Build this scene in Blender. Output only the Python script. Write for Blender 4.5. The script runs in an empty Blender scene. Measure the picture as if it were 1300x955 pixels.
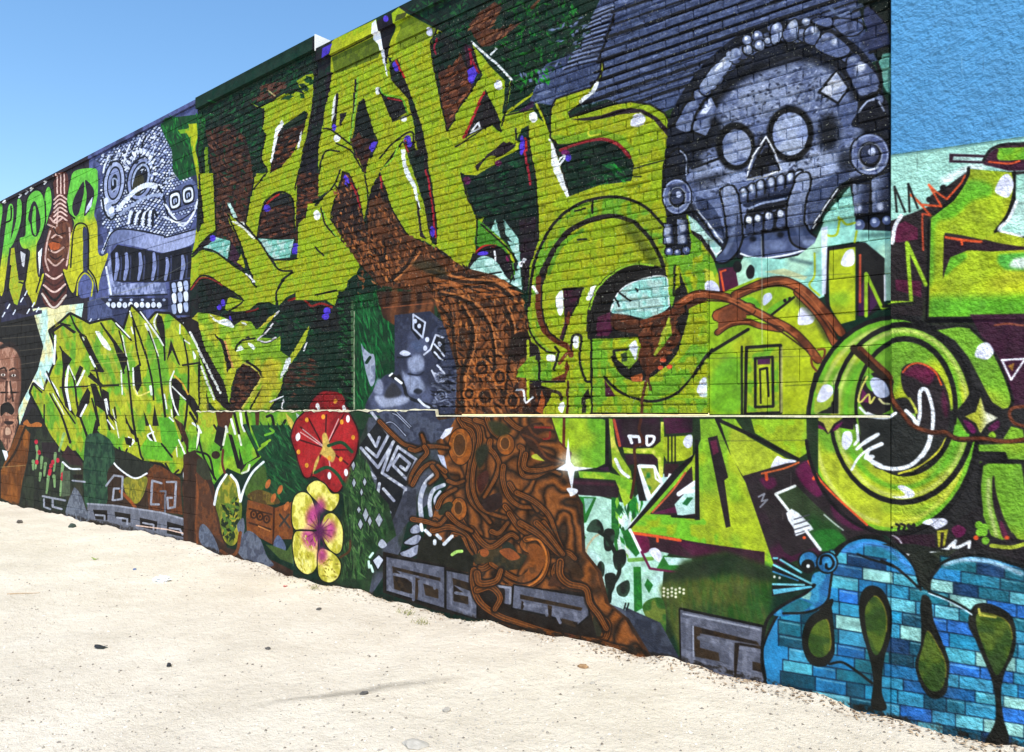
import bpy, bmesh, math, random
import numpy as np

# ------------------------------------------------------------------ camera, sky, sun, exposure
IMW, IMH = 1300.0, 955.0              # photograph size; pixels below are in this frame
FPX = 1000.0                          # focal length in photo pixels
VPX, HOR = -520.0, 527.0              # vanishing point of the wall, horizon row
TH = math.atan((IMW / 2 - VPX) / FPX)  # angle between the view axis and the wall direction
CAM_D, CAM_H = 4.75, 1.69             # distance to the wall, eye height
SC = bpy.context.scene

cam_d = bpy.data.cameras.new('camera')
cam = bpy.data.objects.new('camera', cam_d)
SC.collection.objects.link(cam)
cam.location = (0, -CAM_D, CAM_H)
cam.rotation_euler = (math.radians(90), 0, math.radians(90) - TH)
cam_d.sensor_fit = 'HORIZONTAL'
cam_d.sensor_width = 36.0
cam_d.lens = 36.0 * FPX / IMW
cam_d.shift_y = (HOR - IMH / 2) / IMW
cam_d.clip_start = 0.05
cam_d.clip_end = 3000
SC.camera = cam

SUN_EL, SUN_AZ = 61.0, 48.0           # elevation; azimuth turned from the wall's normal towards +X
sun_dir = (math.sin(math.radians(SUN_AZ)) * math.cos(math.radians(SUN_EL)),
           -math.cos(math.radians(SUN_AZ)) * math.cos(math.radians(SUN_EL)),
           math.sin(math.radians(SUN_EL)))
w = bpy.data.worlds.new('World')
SC.world = w
w.use_nodes = True
wn = w.node_tree
sky = wn.nodes.new('ShaderNodeTexSky')
sky.sky_type = 'NISHITA'
sky.sun_disc = False
sky.sun_elevation = math.radians(SUN_EL)
sky.sun_rotation = math.atan2(sun_dir[0], sun_dir[1])
sky.air_density = 1.35
sky.dust_density = 0.1
sky.ozone_density = 3.0
bg = wn.nodes['Background']
bg.inputs['Strength'].default_value = 0.15
hsv = wn.nodes.new('ShaderNodeHueSaturation')
hsv.inputs['Saturation'].default_value = 1.18
wn.links.new(sky.outputs[0], hsv.inputs['Color'])
wn.links.new(hsv.outputs[0], bg.inputs['Color'])

sd = bpy.data.lights.new('sun', 'SUN')
sd.energy = 3.8
sd.angle = math.radians(0.5)
sd.color = (1.0, 0.94, 0.84)
sun = bpy.data.objects.new('sun', sd)
SC.collection.objects.link(sun)
from mathutils import Vector
sun.rotation_euler = Vector(sun_dir).to_track_quat('Z', 'Y').to_euler()
sun.location = (4, -6, 9)

SC.view_settings.view_transform = 'Standard'
SC.view_settings.look = 'None'
SC.view_settings.gamma = 1
SC.view_settings.use_curve_mapping = False
SC.view_settings.exposure = 0.5
SC.render.engine = 'CYCLES'

# ------------------------------------------------------------------ pixel <-> wall helpers
ST, CT = math.sin(TH), math.cos(TH)

def wall(px, py, Y=0.0):
    """photo pixel -> (X, Z) where its ray meets the wall plane at depth Y"""
    u = (np.asarray(px, float) - IMW / 2) / FPX
    v = (HOR - np.asarray(py, float)) / FPX
    dx, dy = -CT + u * ST, ST + u * CT
    t = (Y + CAM_D) / dy
    return dx * t, CAM_H + v * t

def ground_px(px, py, z=0.0):
    """photo pixel -> (X, Y) where its ray meets the ground"""
    u = (px - IMW / 2) / FPX
    v = (HOR - py) / FPX
    t = (z - CAM_H) / v
    return (-CT + u * ST) * t, -CAM_D + (ST + u * CT) * t

# ------------------------------------------------------------------ the mural: painted in wall coordinates
RES = 240.0
MX0, MX1, MZ0, MZ1 = -20.0, 2.8, -0.3, 5.9
TW, THT = int((MX1 - MX0) * RES), int((MZ1 - MZ0) * RES)
rng = np.random.RandomState(7)
IMG = np.zeros((THT, TW, 3), np.float32)

def up(grid, n):
    s = np.linspace(0, grid.shape[0] - 1, n)
    i = np.minimum(s.astype(int), grid.shape[0] - 2)
    f = (s - i)[:, None].astype(np.float32)
    f = f * f * (3 - 2 * f)
    return grid[i] * (1 - f) + grid[i + 1] * f

def noise(cell):
    g = rng.rand(int(THT / cell) + 3, int(TW / cell) + 3).astype(np.float32)
    return up(up(g, THT).T, TW).T

N_BIG = noise(70) * .6 + noise(30) * .4
N_MID = noise(22) * .5 + noise(10) * .5
N_FINE = noise(4) * .6 + noise(2) * .4

CROPS = dict(A=(240, 40, 4.775), B=(240, 220, 4.775), C=(400, 0, 4.775), D=(400, 180, 4.775), E=(580, 0, 4.775),
             F=(560, 180, 4.775), G=(700, 80, 4.775), H=(660, 340, 4.775), I=(110, 150, 6.367), J=(110, 270, 6.367),
             K=(0, 220, 4.775), L=(0, 390, 6.367), M=(0, 510, 6.367), N=(110, 380, 5.969), O=(110, 530, 5.969),
             P=(240, 390, 5.969), Q=(240, 540, 4.775), R=(360, 490, 3.82), S=(430, 370, 5.969), T=(450, 520, 5.969),
             U=(560, 520, 5.306), V=(460, 660, 6.822), W=(600, 660, 5.305), X=(700, 500, 5.306), Y=(700, 600, 4.778),
             Z=(840, 100, 5.969), a=(980, 0, 5.969), b=(840, 0, 5.969), c=(840, 220, 5.969), d=(980, 160, 5.969),
             e=(1120, 180, 4.339), f=(1100, 380, 4.775), g=(960, 380, 5.306), h=(940, 540, 5.306), i=(1100, 550, 4.775),
             j=(960, 680, 5.306), k=(1120, 680, 5.306), l=(840, 740, 6.367), m=(1000, 800, 4.333), n=(420, 320, 4.342),
             o=(660, 230, 2.893), p=(860, 280, 4.643), q=(680, 0, 2.809), r=(680, 230, 5.909), x=(0, 0, 1.0))

def pts(cr, s):
    x0, y0, k = CROPS[cr]
    if isinstance(s, str):
        s = [tuple(float(v) for v in t.split(',')) for t in s.split()]
    return np.array([(x0 + a_ / k, y0 + b_ / k) for a_, b_ in s])

def spline(P, closed, n=7):
    P = np.asarray(P, float)
    if len(P) < 3:
        return P
    if closed:
        Q = np.vstack([P[-1], P, P[0], P[1]])
    else:
        Q = np.vstack([2 * P[0] - P[1], P, 2 * P[-1] - P[-2]])
    t = np.linspace(0, 1, n, endpoint=False)[:, None]
    out = []
    for k in range(len(Q) - 3):
        a_, b_, c_, d_ = Q[k], Q[k + 1], Q[k + 2], Q[k + 3]
        out.append(.5 * (2 * b_ + (c_ - a_) * t + (2 * a_ - 5 * b_ + 4 * c_ - d_) * t ** 2 + (3 * b_ - a_ - 3 * c_ + d_) * t ** 3))
    if not closed:
        out.append(P[-1:])
    return np.vstack(out)

def to_tex(P):
    X, Z = wall(P[:, 0], P[:, 1])
    return np.stack([(X - MX0) * RES, (Z - MZ0) * RES], 1)

def cover(polys, soft=0, orient=False):
    """antialiased coverage of a list of texture-space polygons -> (x0, y0, mask)"""
    SS = 3
    allp = np.vstack(polys)
    pad = int(soft * 2) + 2
    x0, y0 = int(max(0, math.floor(allp[:, 0].min()) - pad)), int(max(0, math.floor(allp[:, 1].min()) - pad))
    x1, y1 = int(min(TW, math.ceil(allp[:, 0].max()) + pad)), int(min(THT, math.ceil(allp[:, 1].max()) + pad))
    if x1 <= x0 or y1 <= y0:
        return None
    wd, ht = x1 - x0, (y1 - y0) * SS
    e0, e1 = [], []
    for p in polys:
        q = p
        if orient:
            a_ = np.sum(p[:, 0] * np.roll(p[:, 1], -1) - np.roll(p[:, 0], -1) * p[:, 1])
            if a_ < 0:
                q = p[::-1]
        e0.append(q)
        e1.append(np.roll(q, -1, 0))
    e0, e1 = np.vstack(e0), np.vstack(e1)
    ax, ay, bx, by = e0[:, 0] - x0, (e0[:, 1] - y0) * SS, e1[:, 0] - x0, (e1[:, 1] - y0) * SS
    sgn = np.where(by > ay, 1.0, -1.0)
    lo, hi = np.minimum(ay, by), np.maximum(ay, by)
    r0 = np.clip(np.ceil(lo - .5), 0, ht).astype(int)
    r1 = np.clip(np.ceil(hi - .5), 0, ht).astype(int)
    n = np.maximum(r1 - r0, 0)
    if n.sum() == 0:
        return None
    idx = np.repeat(np.arange(len(n)), n)
    off = np.arange(n.sum()) - np.repeat(np.cumsum(n) - n, n)
    rows = r0[idx] + off
    dyy = by - ay
    dyy[dyy == 0] = 1
    xs = ax[idx] + (rows + .5 - ay[idx]) * ((bx - ax) / dyy)[idx]
    xs = np.clip(xs, 0, wd)
    xi = np.floor(xs).astype(int)
    fr = xs - xi
    W2 = wd + 2
    acc = np.bincount(np.concatenate([rows * W2 + xi, rows * W2 + xi + 1]),
                      np.concatenate([sgn[idx] * (1 - fr), sgn[idx] * fr]), minlength=ht * W2)
    m = np.minimum(np.abs(np.cumsum(acc.reshape(ht, W2), 1)), 1)[:, :wd]
    m = m.reshape(y1 - y0, SS, wd).mean(1).astype(np.float32)
    if soft:
        for _ in range(2):
            m = box(box(m, int(soft)).T, int(soft)).T
    return x0, y0, m

def box(m, r):
    if r < 1:
        return m
    c_ = np.cumsum(np.pad(m, ((r + 1, r), (0, 0)), mode='edge'), 0)
    return (c_[2 * r + 1:] - c_[:-2 * r - 1]) / (2 * r + 1)

def blend(cov, col, alpha=1.0, col2=None, grad=None, mot=0, lo=.4, hi=.6, amp=.30, nz=None):
    if cov is None:
        return
    x0, y0, m = cov
    h_, w_ = m.shape
    sl = (slice(y0, y0 + h_), slice(x0, x0 + w_))
    c_ = np.array(col, np.float32) / 255
    if col2 is not None:
        c2 = np.array(col2, np.float32) / 255
        if grad is not None:
            g0, g1 = to_tex(np.array([grad[:2]])), to_tex(np.array([grad[2:]]))
            d_ = (g1 - g0)[0]
            yy, xx = np.mgrid[y0:y0 + h_, x0:x0 + w_]
            t = ((xx - g0[0, 0]) * d_[0] + (yy - g0[0, 1]) * d_[1]) / (d_ @ d_)
            t = t + (N_MID[sl] - .5) * .35
            t = np.clip(t, 0, 1)
        else:
            nn = (N_BIG, N_MID, N_FINE)[mot][sl]
            t = np.clip((nn - lo) / (hi - lo), 0, 1)
        t = (t * t * (3 - 2 * t))[..., None].astype(np.float32)
        c_ = c_ * (1 - t) + c2 * t
    sh = 1 + amp * (N_MID[sl] - .5) + amp * .8 * (N_FINE[sl] - .5)
    c_ = c_ * sh[..., None]
    mm = (m * alpha)[..., None]
    if nz is not None:      # broken spray edge
        mm = mm * np.clip((N_FINE[sl] * .5 + N_MID[sl] * .5 - nz) * 6 + .5, 0, 1)[..., None]
    IMG[sl] = IMG[sl] * (1 - mm) + c_ * mm

def soft_tex(P, px):
    """soft radius of px photo pixels around P, in texture pixels"""
    c_ = P.mean(0)
    q = to_tex(np.array([c_, c_ + (0, px)]))
    return abs(q[1, 1] - q[0, 1]) / 1.5

def F(cr, s, col, soft=0, sm=False, **kw):
    P = pts(cr, s)
    if sm:
        P = spline(P, True)
    blend(cover([to_tex(P)], soft_tex(P, soft) if soft else 0), col, **kw)

def FS(cr, s, col, **kw):
    F(cr, s, col, sm=True, **kw)

def ell(cr, cx, cy, rx, ry, n=40, rot=0):
    x0, y0, k = CROPS[cr]
    t = np.linspace(0, 2 * math.pi, n, endpoint=False)
    ca, sa = math.cos(math.radians(rot)), math.sin(math.radians(rot))
    ex, ey = np.cos(t) * rx, np.sin(t) * ry
    return np.stack([x0 + (cx + ex * ca - ey * sa) / k, y0 + (cy + ex * sa + ey * ca) / k], 1)

def EL(cr, cx, cy, rx, ry, col, soft=0, rot=0, **kw):
    P = ell(cr, cx, cy, rx, ry, rot=rot)
    blend(cover([to_tex(P)], soft_tex(P, soft) if soft else 0), col, **kw)

def stroke_polys(P, w0, w1=None, wm=None):
    n = len(P)
    t = np.linspace(0, 1, n)
    w1 = w0 if w1 is None else w1
    wd = (w0 + (w1 - w0) * t) if wm is None else np.interp(t, [0, .5, 1], [w0, wm, w1])
    out = []
    oc = np.linspace(0, 2 * math.pi, 8, endpoint=False)
    oc = np.stack([np.cos(oc), np.sin(oc)], 1)
    for k in range(n - 1):
        d_ = P[k + 1] - P[k]
        L_ = math.hypot(*d_)
        if L_ < 1e-6:
            continue
        nn = np.array([-d_[1], d_[0]]) / L_
        out.append(np.array([P[k] + nn * wd[k] / 2, P[k + 1] + nn * wd[k + 1] / 2, P[k + 1] - nn * wd[k + 1] / 2, P[k] - nn * wd[k] / 2]))
    for k in range(n):
        if wd[k] > .8:
            out.append(P[k] + oc * wd[k] / 2)
    return out

def LN(cr, s, wid, col, w1=None, wm=None, sm=True, closed=False, soft=0, **kw):
    P = s if isinstance(s, np.ndarray) else pts(cr, s)
    if sm:
        P = spline(P, closed, 6)
    if closed:
        P = np.vstack([P, P[:1]])
    pol = [to_tex(p) for p in stroke_polys(P, wid, w1, wm)]
    if pol:
        blend(cover(pol, soft_tex(P, soft) if soft else 0, orient=True), col, **kw)

def LL(cr, s, wid, col, **kw):
    LN(cr, s, wid, col, sm=False, **kw)

def RING(cr, cx, cy, rx, ry, wid, col, rot=0, **kw):
    P = ell(cr, cx, cy, rx, ry, rot=rot)
    LN(cr, P, wid, col, sm=False, closed=True, **kw)

def inside(P, q):
    x, y = q[:, 0], q[:, 1]
    r = np.zeros(len(q), bool)
    a_, b_ = P, np.roll(P, -1, 0)
    for (ax, ay), (bx, by) in zip(a_, b_):
        if ay == by:
            continue
        c_ = ((ay > y) != (by > y)) & (x < (bx - ax) * (y - ay) / (by - ay) + ax)
        r ^= c_
    return r

def LEAVES(cr, s, n, cols, ln=9, wd=3, ang=None, spread=180, seed=1, **kw):
    """small leaf-shaped dabs of paint scattered through a region"""
    P = pts(cr, s)
    rs = np.random.RandomState(seed)
    q = P.min(0) + rs.rand(n * 4, 2) * (P.max(0) - P.min(0))
    q = q[inside(P, q)][:n]
    groups = {}
    for c_ in q:
        a_ = math.radians((ang if ang is not None else 0) + (rs.rand() - .5) * 2 * spread)
        l_ = ln * (.6 + .8 * rs.rand())
        d_ = np.array([math.cos(a_), math.sin(a_)]) * l_ / 2
        nn = np.array([-d_[1], d_[0]]) / (l_ / 2) * wd * (.6 + .8 * rs.rand()) / 2
        groups.setdefault(rs.randint(len(cols)), []).append(to_tex(np.array([c_ - d_, c_ + nn, c_ + d_, c_ - nn])))
    for k, pol in groups.items():
        blend(cover(pol, orient=True), cols[k], **kw)

def MARBLE(cr, s, cols, freq=2.0, ang=80, stretch=.5, alpha=1.0, soft=0):
    """flowing bands of paint, like the contour shading of the roots"""
    P = pts(cr, s)
    cov = cover([to_tex(P)], soft_tex(P, soft) if soft else 0)
    x0, y0, m = cov
    h_, w_ = m.shape
    sl = (slice(y0, y0 + h_), slice(x0, x0 + w_))
    yy, xx = np.mgrid[y0:y0 + h_, x0:x0 + w_].astype(np.float32) / RES
    a_ = math.radians(ang)
    fld = N_BIG[sl] * 3.2 + N_MID[sl] * .28 + stretch * (xx * math.sin(a_) - yy * math.cos(a_)) * 6
    v = np.abs(np.sin(math.pi * freq * fld))
    k = v * (len(cols) - 1)
    i0 = np.clip(k.astype(int), 0, len(cols) - 2)
    f_ = (k - i0)[..., None]
    cc = np.array(cols, np.float32) / 255
    c_ = cc[i0] * (1 - f_) + cc[i0 + 1] * f_
    c_ = c_ * (1 + .25 * (N_FINE[sl] - .5))[..., None]
    mm = (m * alpha)[..., None]
    IMG[sl] = IMG[sl] * (1 - mm) + c_ * mm

YL, LM, GR, DG, DK = (178, 186, 26), (114, 164, 40), (30, 110, 45), (11, 52, 38), (26, 24, 27)
DARKP, PUR, MAG, VIO, RED = (48, 38, 44), (72, 26, 62), (118, 26, 78), (92, 66, 205), (178, 48, 42)
WH, MINT, ICE = (238, 240, 244), (165, 212, 200), (190, 222, 214)
BRN, OBR, DBR, LBR = (98, 54, 32), (168, 98, 42), (52, 36, 24), (196, 128, 66)
SLT, LSL, DSL, WSL = (86, 100, 132), (164, 176, 206), (30, 36, 52), (220, 226, 240)
ORG = (226, 96, 48)
# ================================================================== painting, from the far end of the wall towards the near end
IMG[:] = np.array(DG, np.float32) / 255 * (1 + .35 * (N_MID - .5) + .25 * (N_FINE - .5))[..., None]

# ---- far block wall: grounds of colour
F('x', '-400,0 250,0 250,700 -400,700', (52, 44, 56))
F('x', '112,150 250,100 250,400 112,420', (92, 100, 148), col2=(60, 66, 100), mot=0)
F('x', '-400,395 0,405 54,396 54,470 25,515 25,700 -400,700', (40, 37, 36))
F('x', '40,392 105,385 100,420 78,440 70,470 50,500 38,502 24,540 22,520 47,470 54,440', ICE, col2=(226, 220, 170), mot=0)
F('x', '0,560 60,535 110,560 250,560 250,705 0,670', (44, 56, 44), col2=(62, 62, 46), mot=0)
for y_, x0_, x1_ in ((415, 0, 53), (430, 2, 53), (446, 20, 53), (463, 24, 50)):
    LL('x', [(x0_, y_), (x1_, y_ - 4)], .8, (118, 108, 92), alpha=.7)

# ---- green and yellow letters along the far top
GT = (112, 196, 74)
YB = (190, 190, 40)
gk = lambda y0, y1: dict(col2=YB, grad=(60, y0, 60, y1))
for s in ('-120,240 -60,225 -70,400 -140,640 -220,640 -180,400', '-40,215 10,200 -20,420 -90,640 -140,600 -90,380'):
    FS('K', s, GT, **gk(285, 325))
FS('K', '45,205 65,185 75,215 72,300 55,420 45,500 30,620 15,720 0,740 -10,640 10,480 30,320', GT, **gk(285, 325))
FS('K', '100,165 118,158 127,200 122,280 108,340 85,405 58,450 50,430 80,340 96,260', GT, **gk(290, 330))
F('K', '62,455 82,450 95,560 108,650 140,650 100,800 80,790 50,690 55,560', YB, col2=(158, 176, 44), mot=1)
FS('K', '150,250 165,150 205,108 240,115 262,170 264,280 245,370 216,440 216,560 228,630 262,610 228,730 205,800 180,760 150,680 166,560 176,470 130,450 115,395 150,370', GT, **gk(285, 325))
FS('K', '165,270 185,190 210,172 236,250 240,320 220,380 190,372 178,310', (46, 34, 52))
FS('K', '198,205 212,212 212,300 214,372 198,362 188,290', GT)
FS('K', '268,130 288,82 303,110 306,190 288,262 262,335 252,300', GT)
for s in ('22,300 60,280 62,200', '130,170 135,260 110,370', '140,380 150,240 160,150 205,98 250,110', '268,170 270,290 240,400', '40,720 60,560', '110,660 150,650 160,460', '250,600 215,720'):
    LN('K', s, 2.0, DK)
F('K', '118,470 150,490 140,570 128,560', WH, alpha=.8)
F('K', '225,480 250,450 240,560 232,620', WH)
for s in ('100,800 130,730 160,800', '0,860 40,800 75,840 150,860 210,830 250,830 250,850 0,905', '20,800 42,770 62,810 45,830'):
    F('K', s, (60, 58, 84))
for a_, b_ in ((10, 870), (40, 820), (75, 855), (120, 780), (145, 740), (190, 810), (215, 840), (160, 850)):
    LL('K', [(a_, b_), (a_ + 14, b_ - 26)], 1.6, WSL)
for a_, b_ in ((20, 180), (110, 145), (150, 125), (180, 105), (262, 65), (310, 35), (-40, 200), (-110, 235)):
    LL('K', [(a_, b_), (a_ + 12, b_ - 14)], 2.2, WH)

# ---- striped spine between the letters
SP1, SP2 = (104, 58, 52), (226, 196, 186)
FS('K', '335,10 395,-5 410,60 398,180 432,290 430,430 405,575 382,640 402,700 380,775 330,822 262,790 250,690 272,640 250,540 262,440 298,330 285,290 328,190 316,60', SP1)
for y_ in (20, 60, 100):
    for x_ in (340, 362, 384):
        LL('K', [(x_, y_ - 15), (x_ + 2, y_ + 22)], 1.6, SP2)
for y_ in (140, 165, 190, 215, 240, 268):
    LN('K', [(322, y_ + 22), (357, y_ - 8), (400, y_ + 18)], 2.0, SP2)
FS('K', '300,320 345,290 420,310 425,430 400,520 330,560 275,520 275,420', (134, 84, 62), col2=(96, 58, 48), mot=1)
for s in ('345,215 340,320', '300,270 330,300 375,270', '285,310 330,330', '300,350 280,420 270,520 290,590', '415,330 420,430 398,560', '310,390 340,370 370,390', '290,460 330,480 380,450', '285,520 330,560 380,520'):
    LN('K', s, 2.2, SP2, alpha=.85)
EL('K', 325, 440, 38, 26, (186, 96, 48), soft=1)
for s in ('320,330 345,370 390,360', '310,410 350,420', '300,500 330,520 370,500', '290,440 300,470'):
    LN('K', s, 1.6, (52, 30, 30))
for k in range(4):
    LN('K', [(272 - k * 6, 610 + k * 34), (325, 640 + k * 40), (380 + k * 5, 605 + k * 34)], 2.4, SP2 if k % 2 == 0 else (74, 40, 38))
LN('K', '255,690 325,770 390,690', 2.6, DK)
LN('K', '250,730 320,815 395,740', 2.6, (214, 200, 190))
F('K', '300,-2 330,25 316,60 322,100 300,60', (40, 28, 34))

# ---- the large R
FS('K', '400,180 420,60 450,-15 570,-30 588,20 586,130 566,245 585,320 588,470 612,502 650,490 600,640 588,725 560,640 520,592 488,602 460,650 440,722 412,700 382,612 378,580 408,572 420,400 445,300 410,240', GT, col2=YB, grad=(110, 262, 110, 290))
FS('K', '432,190 462,110 500,50 502,120 472,240 445,255', (50, 38, 56))
FS('K', '510,40 560,90 562,150 530,235 503,252 520,130', (50, 38, 56))
F('K', '520,200 556,140 548,200 510,248', (204, 206, 236))
FS('K', '498,330 520,335 528,400 526,590 500,592 498,420', (60, 66, 98))
LN('K', '424,570 434,400 452,320 490,302 524,330 532,420 530,580', 2.0, DK)
LN('K', '400,180 412,240 448,275', 2.0, DK)
LN('K', '376,600 412,700 440,740', 2.0, DK)
LN('K', '530,580 570,640 586,720', 2.0, DK)
FS('K', '470,660 515,610 552,660 545,740 480,752', (96, 104, 152))
LN('K', '462,740 468,660 510,606 556,660 548,744', 1.8, YB)
LL('K', '420,400 585,370', .8, (70, 84, 30), alpha=.6)
LL('K', '400,560 585,500', .8, (70, 84, 30), alpha=.6)

# ---- grey feathered serpent head
HD = '60,340 520,70 600,60 690,260 700,430 760,450 860,500 890,680 860,820 820,930 600,955 200,900 120,880 100,560 150,400'
F('I', HD, (58, 66, 98))
_rs = np.random.RandomState(4)
_hp = pts('I', HD)
_gr = {0: [], 1: [], 2: []}
for a_ in range(34):
    for b_ in range(44):
        cx, cy = 60 + a_ * 26 + (b_ % 2) * 13, 60 + b_ * 21 + 26 * math.sin(a_ * .35)
        q_ = pts('I', [(cx, cy)])
        if inside(_hp, q_)[0]:
            _gr[_rs.randint(3)].append(to_tex(ell('I', cx, cy, 10.5, 8.0, 8, -28)))
for k_, c_ in enumerate((WSL, (176, 186, 216), (132, 144, 184))):
    blend(cover(_gr[k_], orient=True), c_)
for k in range(8):
    x_ = 120 + k * 42
    LN('I', [(x_ + 55, 300 - k * 22), (x_ + 20, 380 - k * 20), (x_ + 5, 440 - k * 18)], 2.2, DSL if k % 2 else WSL)
for rx, ry, c_ in ((92, 186, DSL), (80, 172, (170, 180, 212)), (58, 138, DSL), (48, 122, (140, 150, 188)), (26, 74, DSL)):
    EL('I', 215, 525, rx, ry, c_, rot=6)
LN('I', '200,590 235,560 235,500 205,490 205,540', 2, LSL)
for rx, ry, c_ in ((140, 190, DSL), (124, 170, (140, 150, 188)), (96, 142, DSL), (84, 126, LSL), (64, 106, DSL)):
    EL('I', 430, 490, rx * .8, ry, c_, rot=14)
EL('I', 410, 540, 44, 88, (66, 64, 46), rot=14)
for k in range(12):
    a_ = math.radians(200 + k * 14)
    EL('I', 430 + 118 * math.cos(a_), 470 + 205 * math.sin(a_), 13, 22, WSL, rot=math.degrees(a_) + 90)
LN('I', '310,640 440,580 525,520 600,600 650,780', 3, DSL)
for k in range(16):
    t = k / 15
    EL('I', 250 + 300 * t, 730 - 190 * math.sin(t * 1.9), 17, 25, WSL, rot=20)
    EL('I', 270 + 330 * t, 770 - 150 * math.sin(t * 1.7), 12, 16, LSL, rot=20)
for k in range(8):
    LN('I', [(330 + k * 28, 850 + k * 3), (350 + k * 26, 790 - 12 * abs(k - 3)), (372 + k * 27, 740 + 14 * abs(k - 3))], 3.0, WSL if k % 2 == 0 else DSL)
for k in range(7):
    LN('I', [(600 + k * 14, 560 - k * 18), (650 + k * 12, 500 - k * 12), (700 + k * 12, 480 - k * 10)], 2.2, DSL if k % 2 else WSL)
F('I', '650,760 700,790 800,780 880,700 870,790 800,880 700,840', (112, 120, 160))
FS('I', '640,640 700,570 840,500 885,560 885,680 800,720 700,760 650,720', (96, 106, 146))
for cx, cy in ((706, 668), (812, 622)):
    FS('I', [(cx - 46, cy - 58), (cx + 38, cy - 80), (cx + 48, cy + 46), (cx - 36, cy + 72)], DSL)
    FS('I', [(cx - 36, cy - 44), (cx + 30, cy - 62), (cx + 38, cy + 34), (cx - 28, cy + 56)], WSL)
    FS('I', [(cx - 24, cy - 26), (cx + 20, cy - 40), (cx + 26, cy + 18), (cx - 18, cy + 38)], DSL)
    LN('I', [(cx - 6, cy + 22), (cx - 8, cy - 8), (cx + 10, cy - 16), (cx + 10, cy + 8)], 1.6, LSL)
for s in ('630,700 690,790 770,870 850,780 890,660', '620,800 720,840 800,850'):
    LN('I', s, 2.6, WSL)
LN('I', '650,780 720,830 790,800 860,740', 1.8, DSL)
for k in range(10):
    EL('I', 130 + k * 8, 690 + k * 12 - (k % 3) * 20, 22, 34, LSL if k % 2 else WSL, rot=20)
LN('I', '120,650 140,760 190,820 230,780', 2.6, DSL)
for k in range(9):
    EL('J', 120 + k * 9, 320 - k * 22, 12, 16, WSL if k % 2 else LSL)
LEAVES('I', '90,300 520,90 600,110 690,300 700,440 600,560 480,480 330,360 130,380', 150, [WSL, DSL, LSL], ln=5, wd=2, ang=-50, spread=25, seed=3)
FS('J', '170,250 205,155 330,132 600,180 640,195 860,135 862,240 720,300 640,322 600,322 240,250 182,330', (118, 128, 168), col2=(160, 168, 204), grad=(150, 292, 205, 318))
LN('J', '130,300 200,160 320,132 600,182 640,196 860,136', 2.0, DSL)
F('J', '185,330 240,258 600,328 840,270 842,520 640,560 300,562 208,548', (30, 32, 46))
for k, x_ in enumerate((235, 312, 424, 535, 640, 768)):
    LN('J', [(x_, 330 + (0 if k < 4 else 40 - 20 * (k - 4))), (x_ + 6, 430), (x_ - 12, 540)], 3.6, (138, 148, 190), wm=5)
    LN('J', [(x_ + 34, 350), (x_ + 36, 430), (x_ + 28, 540)], 2.0, (66, 72, 104))
F('J', '150,440 185,350 205,550 300,572 625,565 645,660 170,665', (112, 122, 160), col2=(152, 160, 196), mot=1)
LN('J', '150,440 172,560 190,660', 2.4, WSL)
LL('J', '180,680 640,660', 2.0, DSL)
F('J', '90,690 650,690 650,780 90,780', (44, 48, 72))
for k in range(11):
    EL('J', 118 + k * 46, 748 - (k % 2) * 3, 19, 24, WSL)
    if k % 2 == 0:
        EL('J', 180 + k * 46 * .95, 705, 13, 11, LSL)
F('J', '660,560 840,530 835,830 690,830', (34, 36, 54))
for k in range(3):
    for q_ in range(3):
        FS('J', [(680 + k * 48, 575 + q_ * 86 - k * 8), (712 + k * 48, 570 + q_ * 86 - k * 8), (716 + k * 48, 638 + q_ * 86 - k * 8), (690 + k * 48, 642 + q_ * 86 - k * 8)], WSL if (k + q_) % 2 else LSL)
F('J', '0,720 100,690 200,790 200,955 0,955', (94, 104, 146), col2=(70, 78, 112), mot=1)
LL('J', '0,720 480,590 860,380', .9, (120, 122, 110), alpha=.6)
for k in range(4):
    LL('J', [(10 + k * 30, 890), (30 + k * 30, 860 + (k % 2) * 30)], 1.6, WSL)
F('I', '590,50 640,0 955,-40 955,120 900,450 840,470 745,505 690,430 680,260 602,100', (20, 84, 44))
LEAVES('I', '590,50 640,0 955,-40 955,120 900,450 840,470 745,505 690,430 680,260 602,100', 110, [(30, 118, 52), (14, 60, 36), (44, 134, 58)], ln=9, wd=2, ang=75, spread=30, seed=5)
F('I', '730,95 800,85 880,45 888,160 870,260 905,380 922,520 960,600 960,880 930,800 905,620 880,450 850,300 830,170 800,120 750,125', YL, col2=LM, mot=1)
LN('I', '905,160 890,260 925,400 940,560', 3, (14, 28, 26))
F('J', '880,120 955,80 955,180 840,340 870,220', (150, 190, 30))
F('J', '840,340 955,300 955,500 900,560 840,600 850,480', YL, col2=LM, mot=1)

# ---- lower letters on the block wall
SIL = '63,420 77,409 88,399 113,412 127,408 140,406 156,420 166,389 186,410 197,398 214,399 232,414 248,440 262,462 262,520 254,575 240,575 228,601 219,602 205,588 180,585 165,576 150,571 135,562 122,546 110,562 105,585 95,572 78,573 60,548 50,522 38,498 42,488 55,497 65,470 72,455 68,435'
LN('x', SIL, 6, DK, sm=False, closed=True)
F('x', SIL, (172, 180, 40), col2=(116, 172, 46), mot=0, lo=.46, hi=.64)
LEAVES('x', SIL, 46, [(200, 196, 70), (104, 164, 44), (186, 172, 50)], ln=40, wd=7, ang=66, spread=8, seed=8, alpha=.5)
for s in ('75,440 92,480 98,520 110,556', '100,425 118,462 128,500 138,545', '92,410 112,440 128,470', '150,420 160,460 166,520 172,560', '185,415 198,450 205,500 212,560', '232,430 238,470 236,520 230,560', '62,500 78,530 88,562', '118,500 124,540'):
    LN('x', s, 2.0, (30, 26, 28), w1=3.2)
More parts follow.
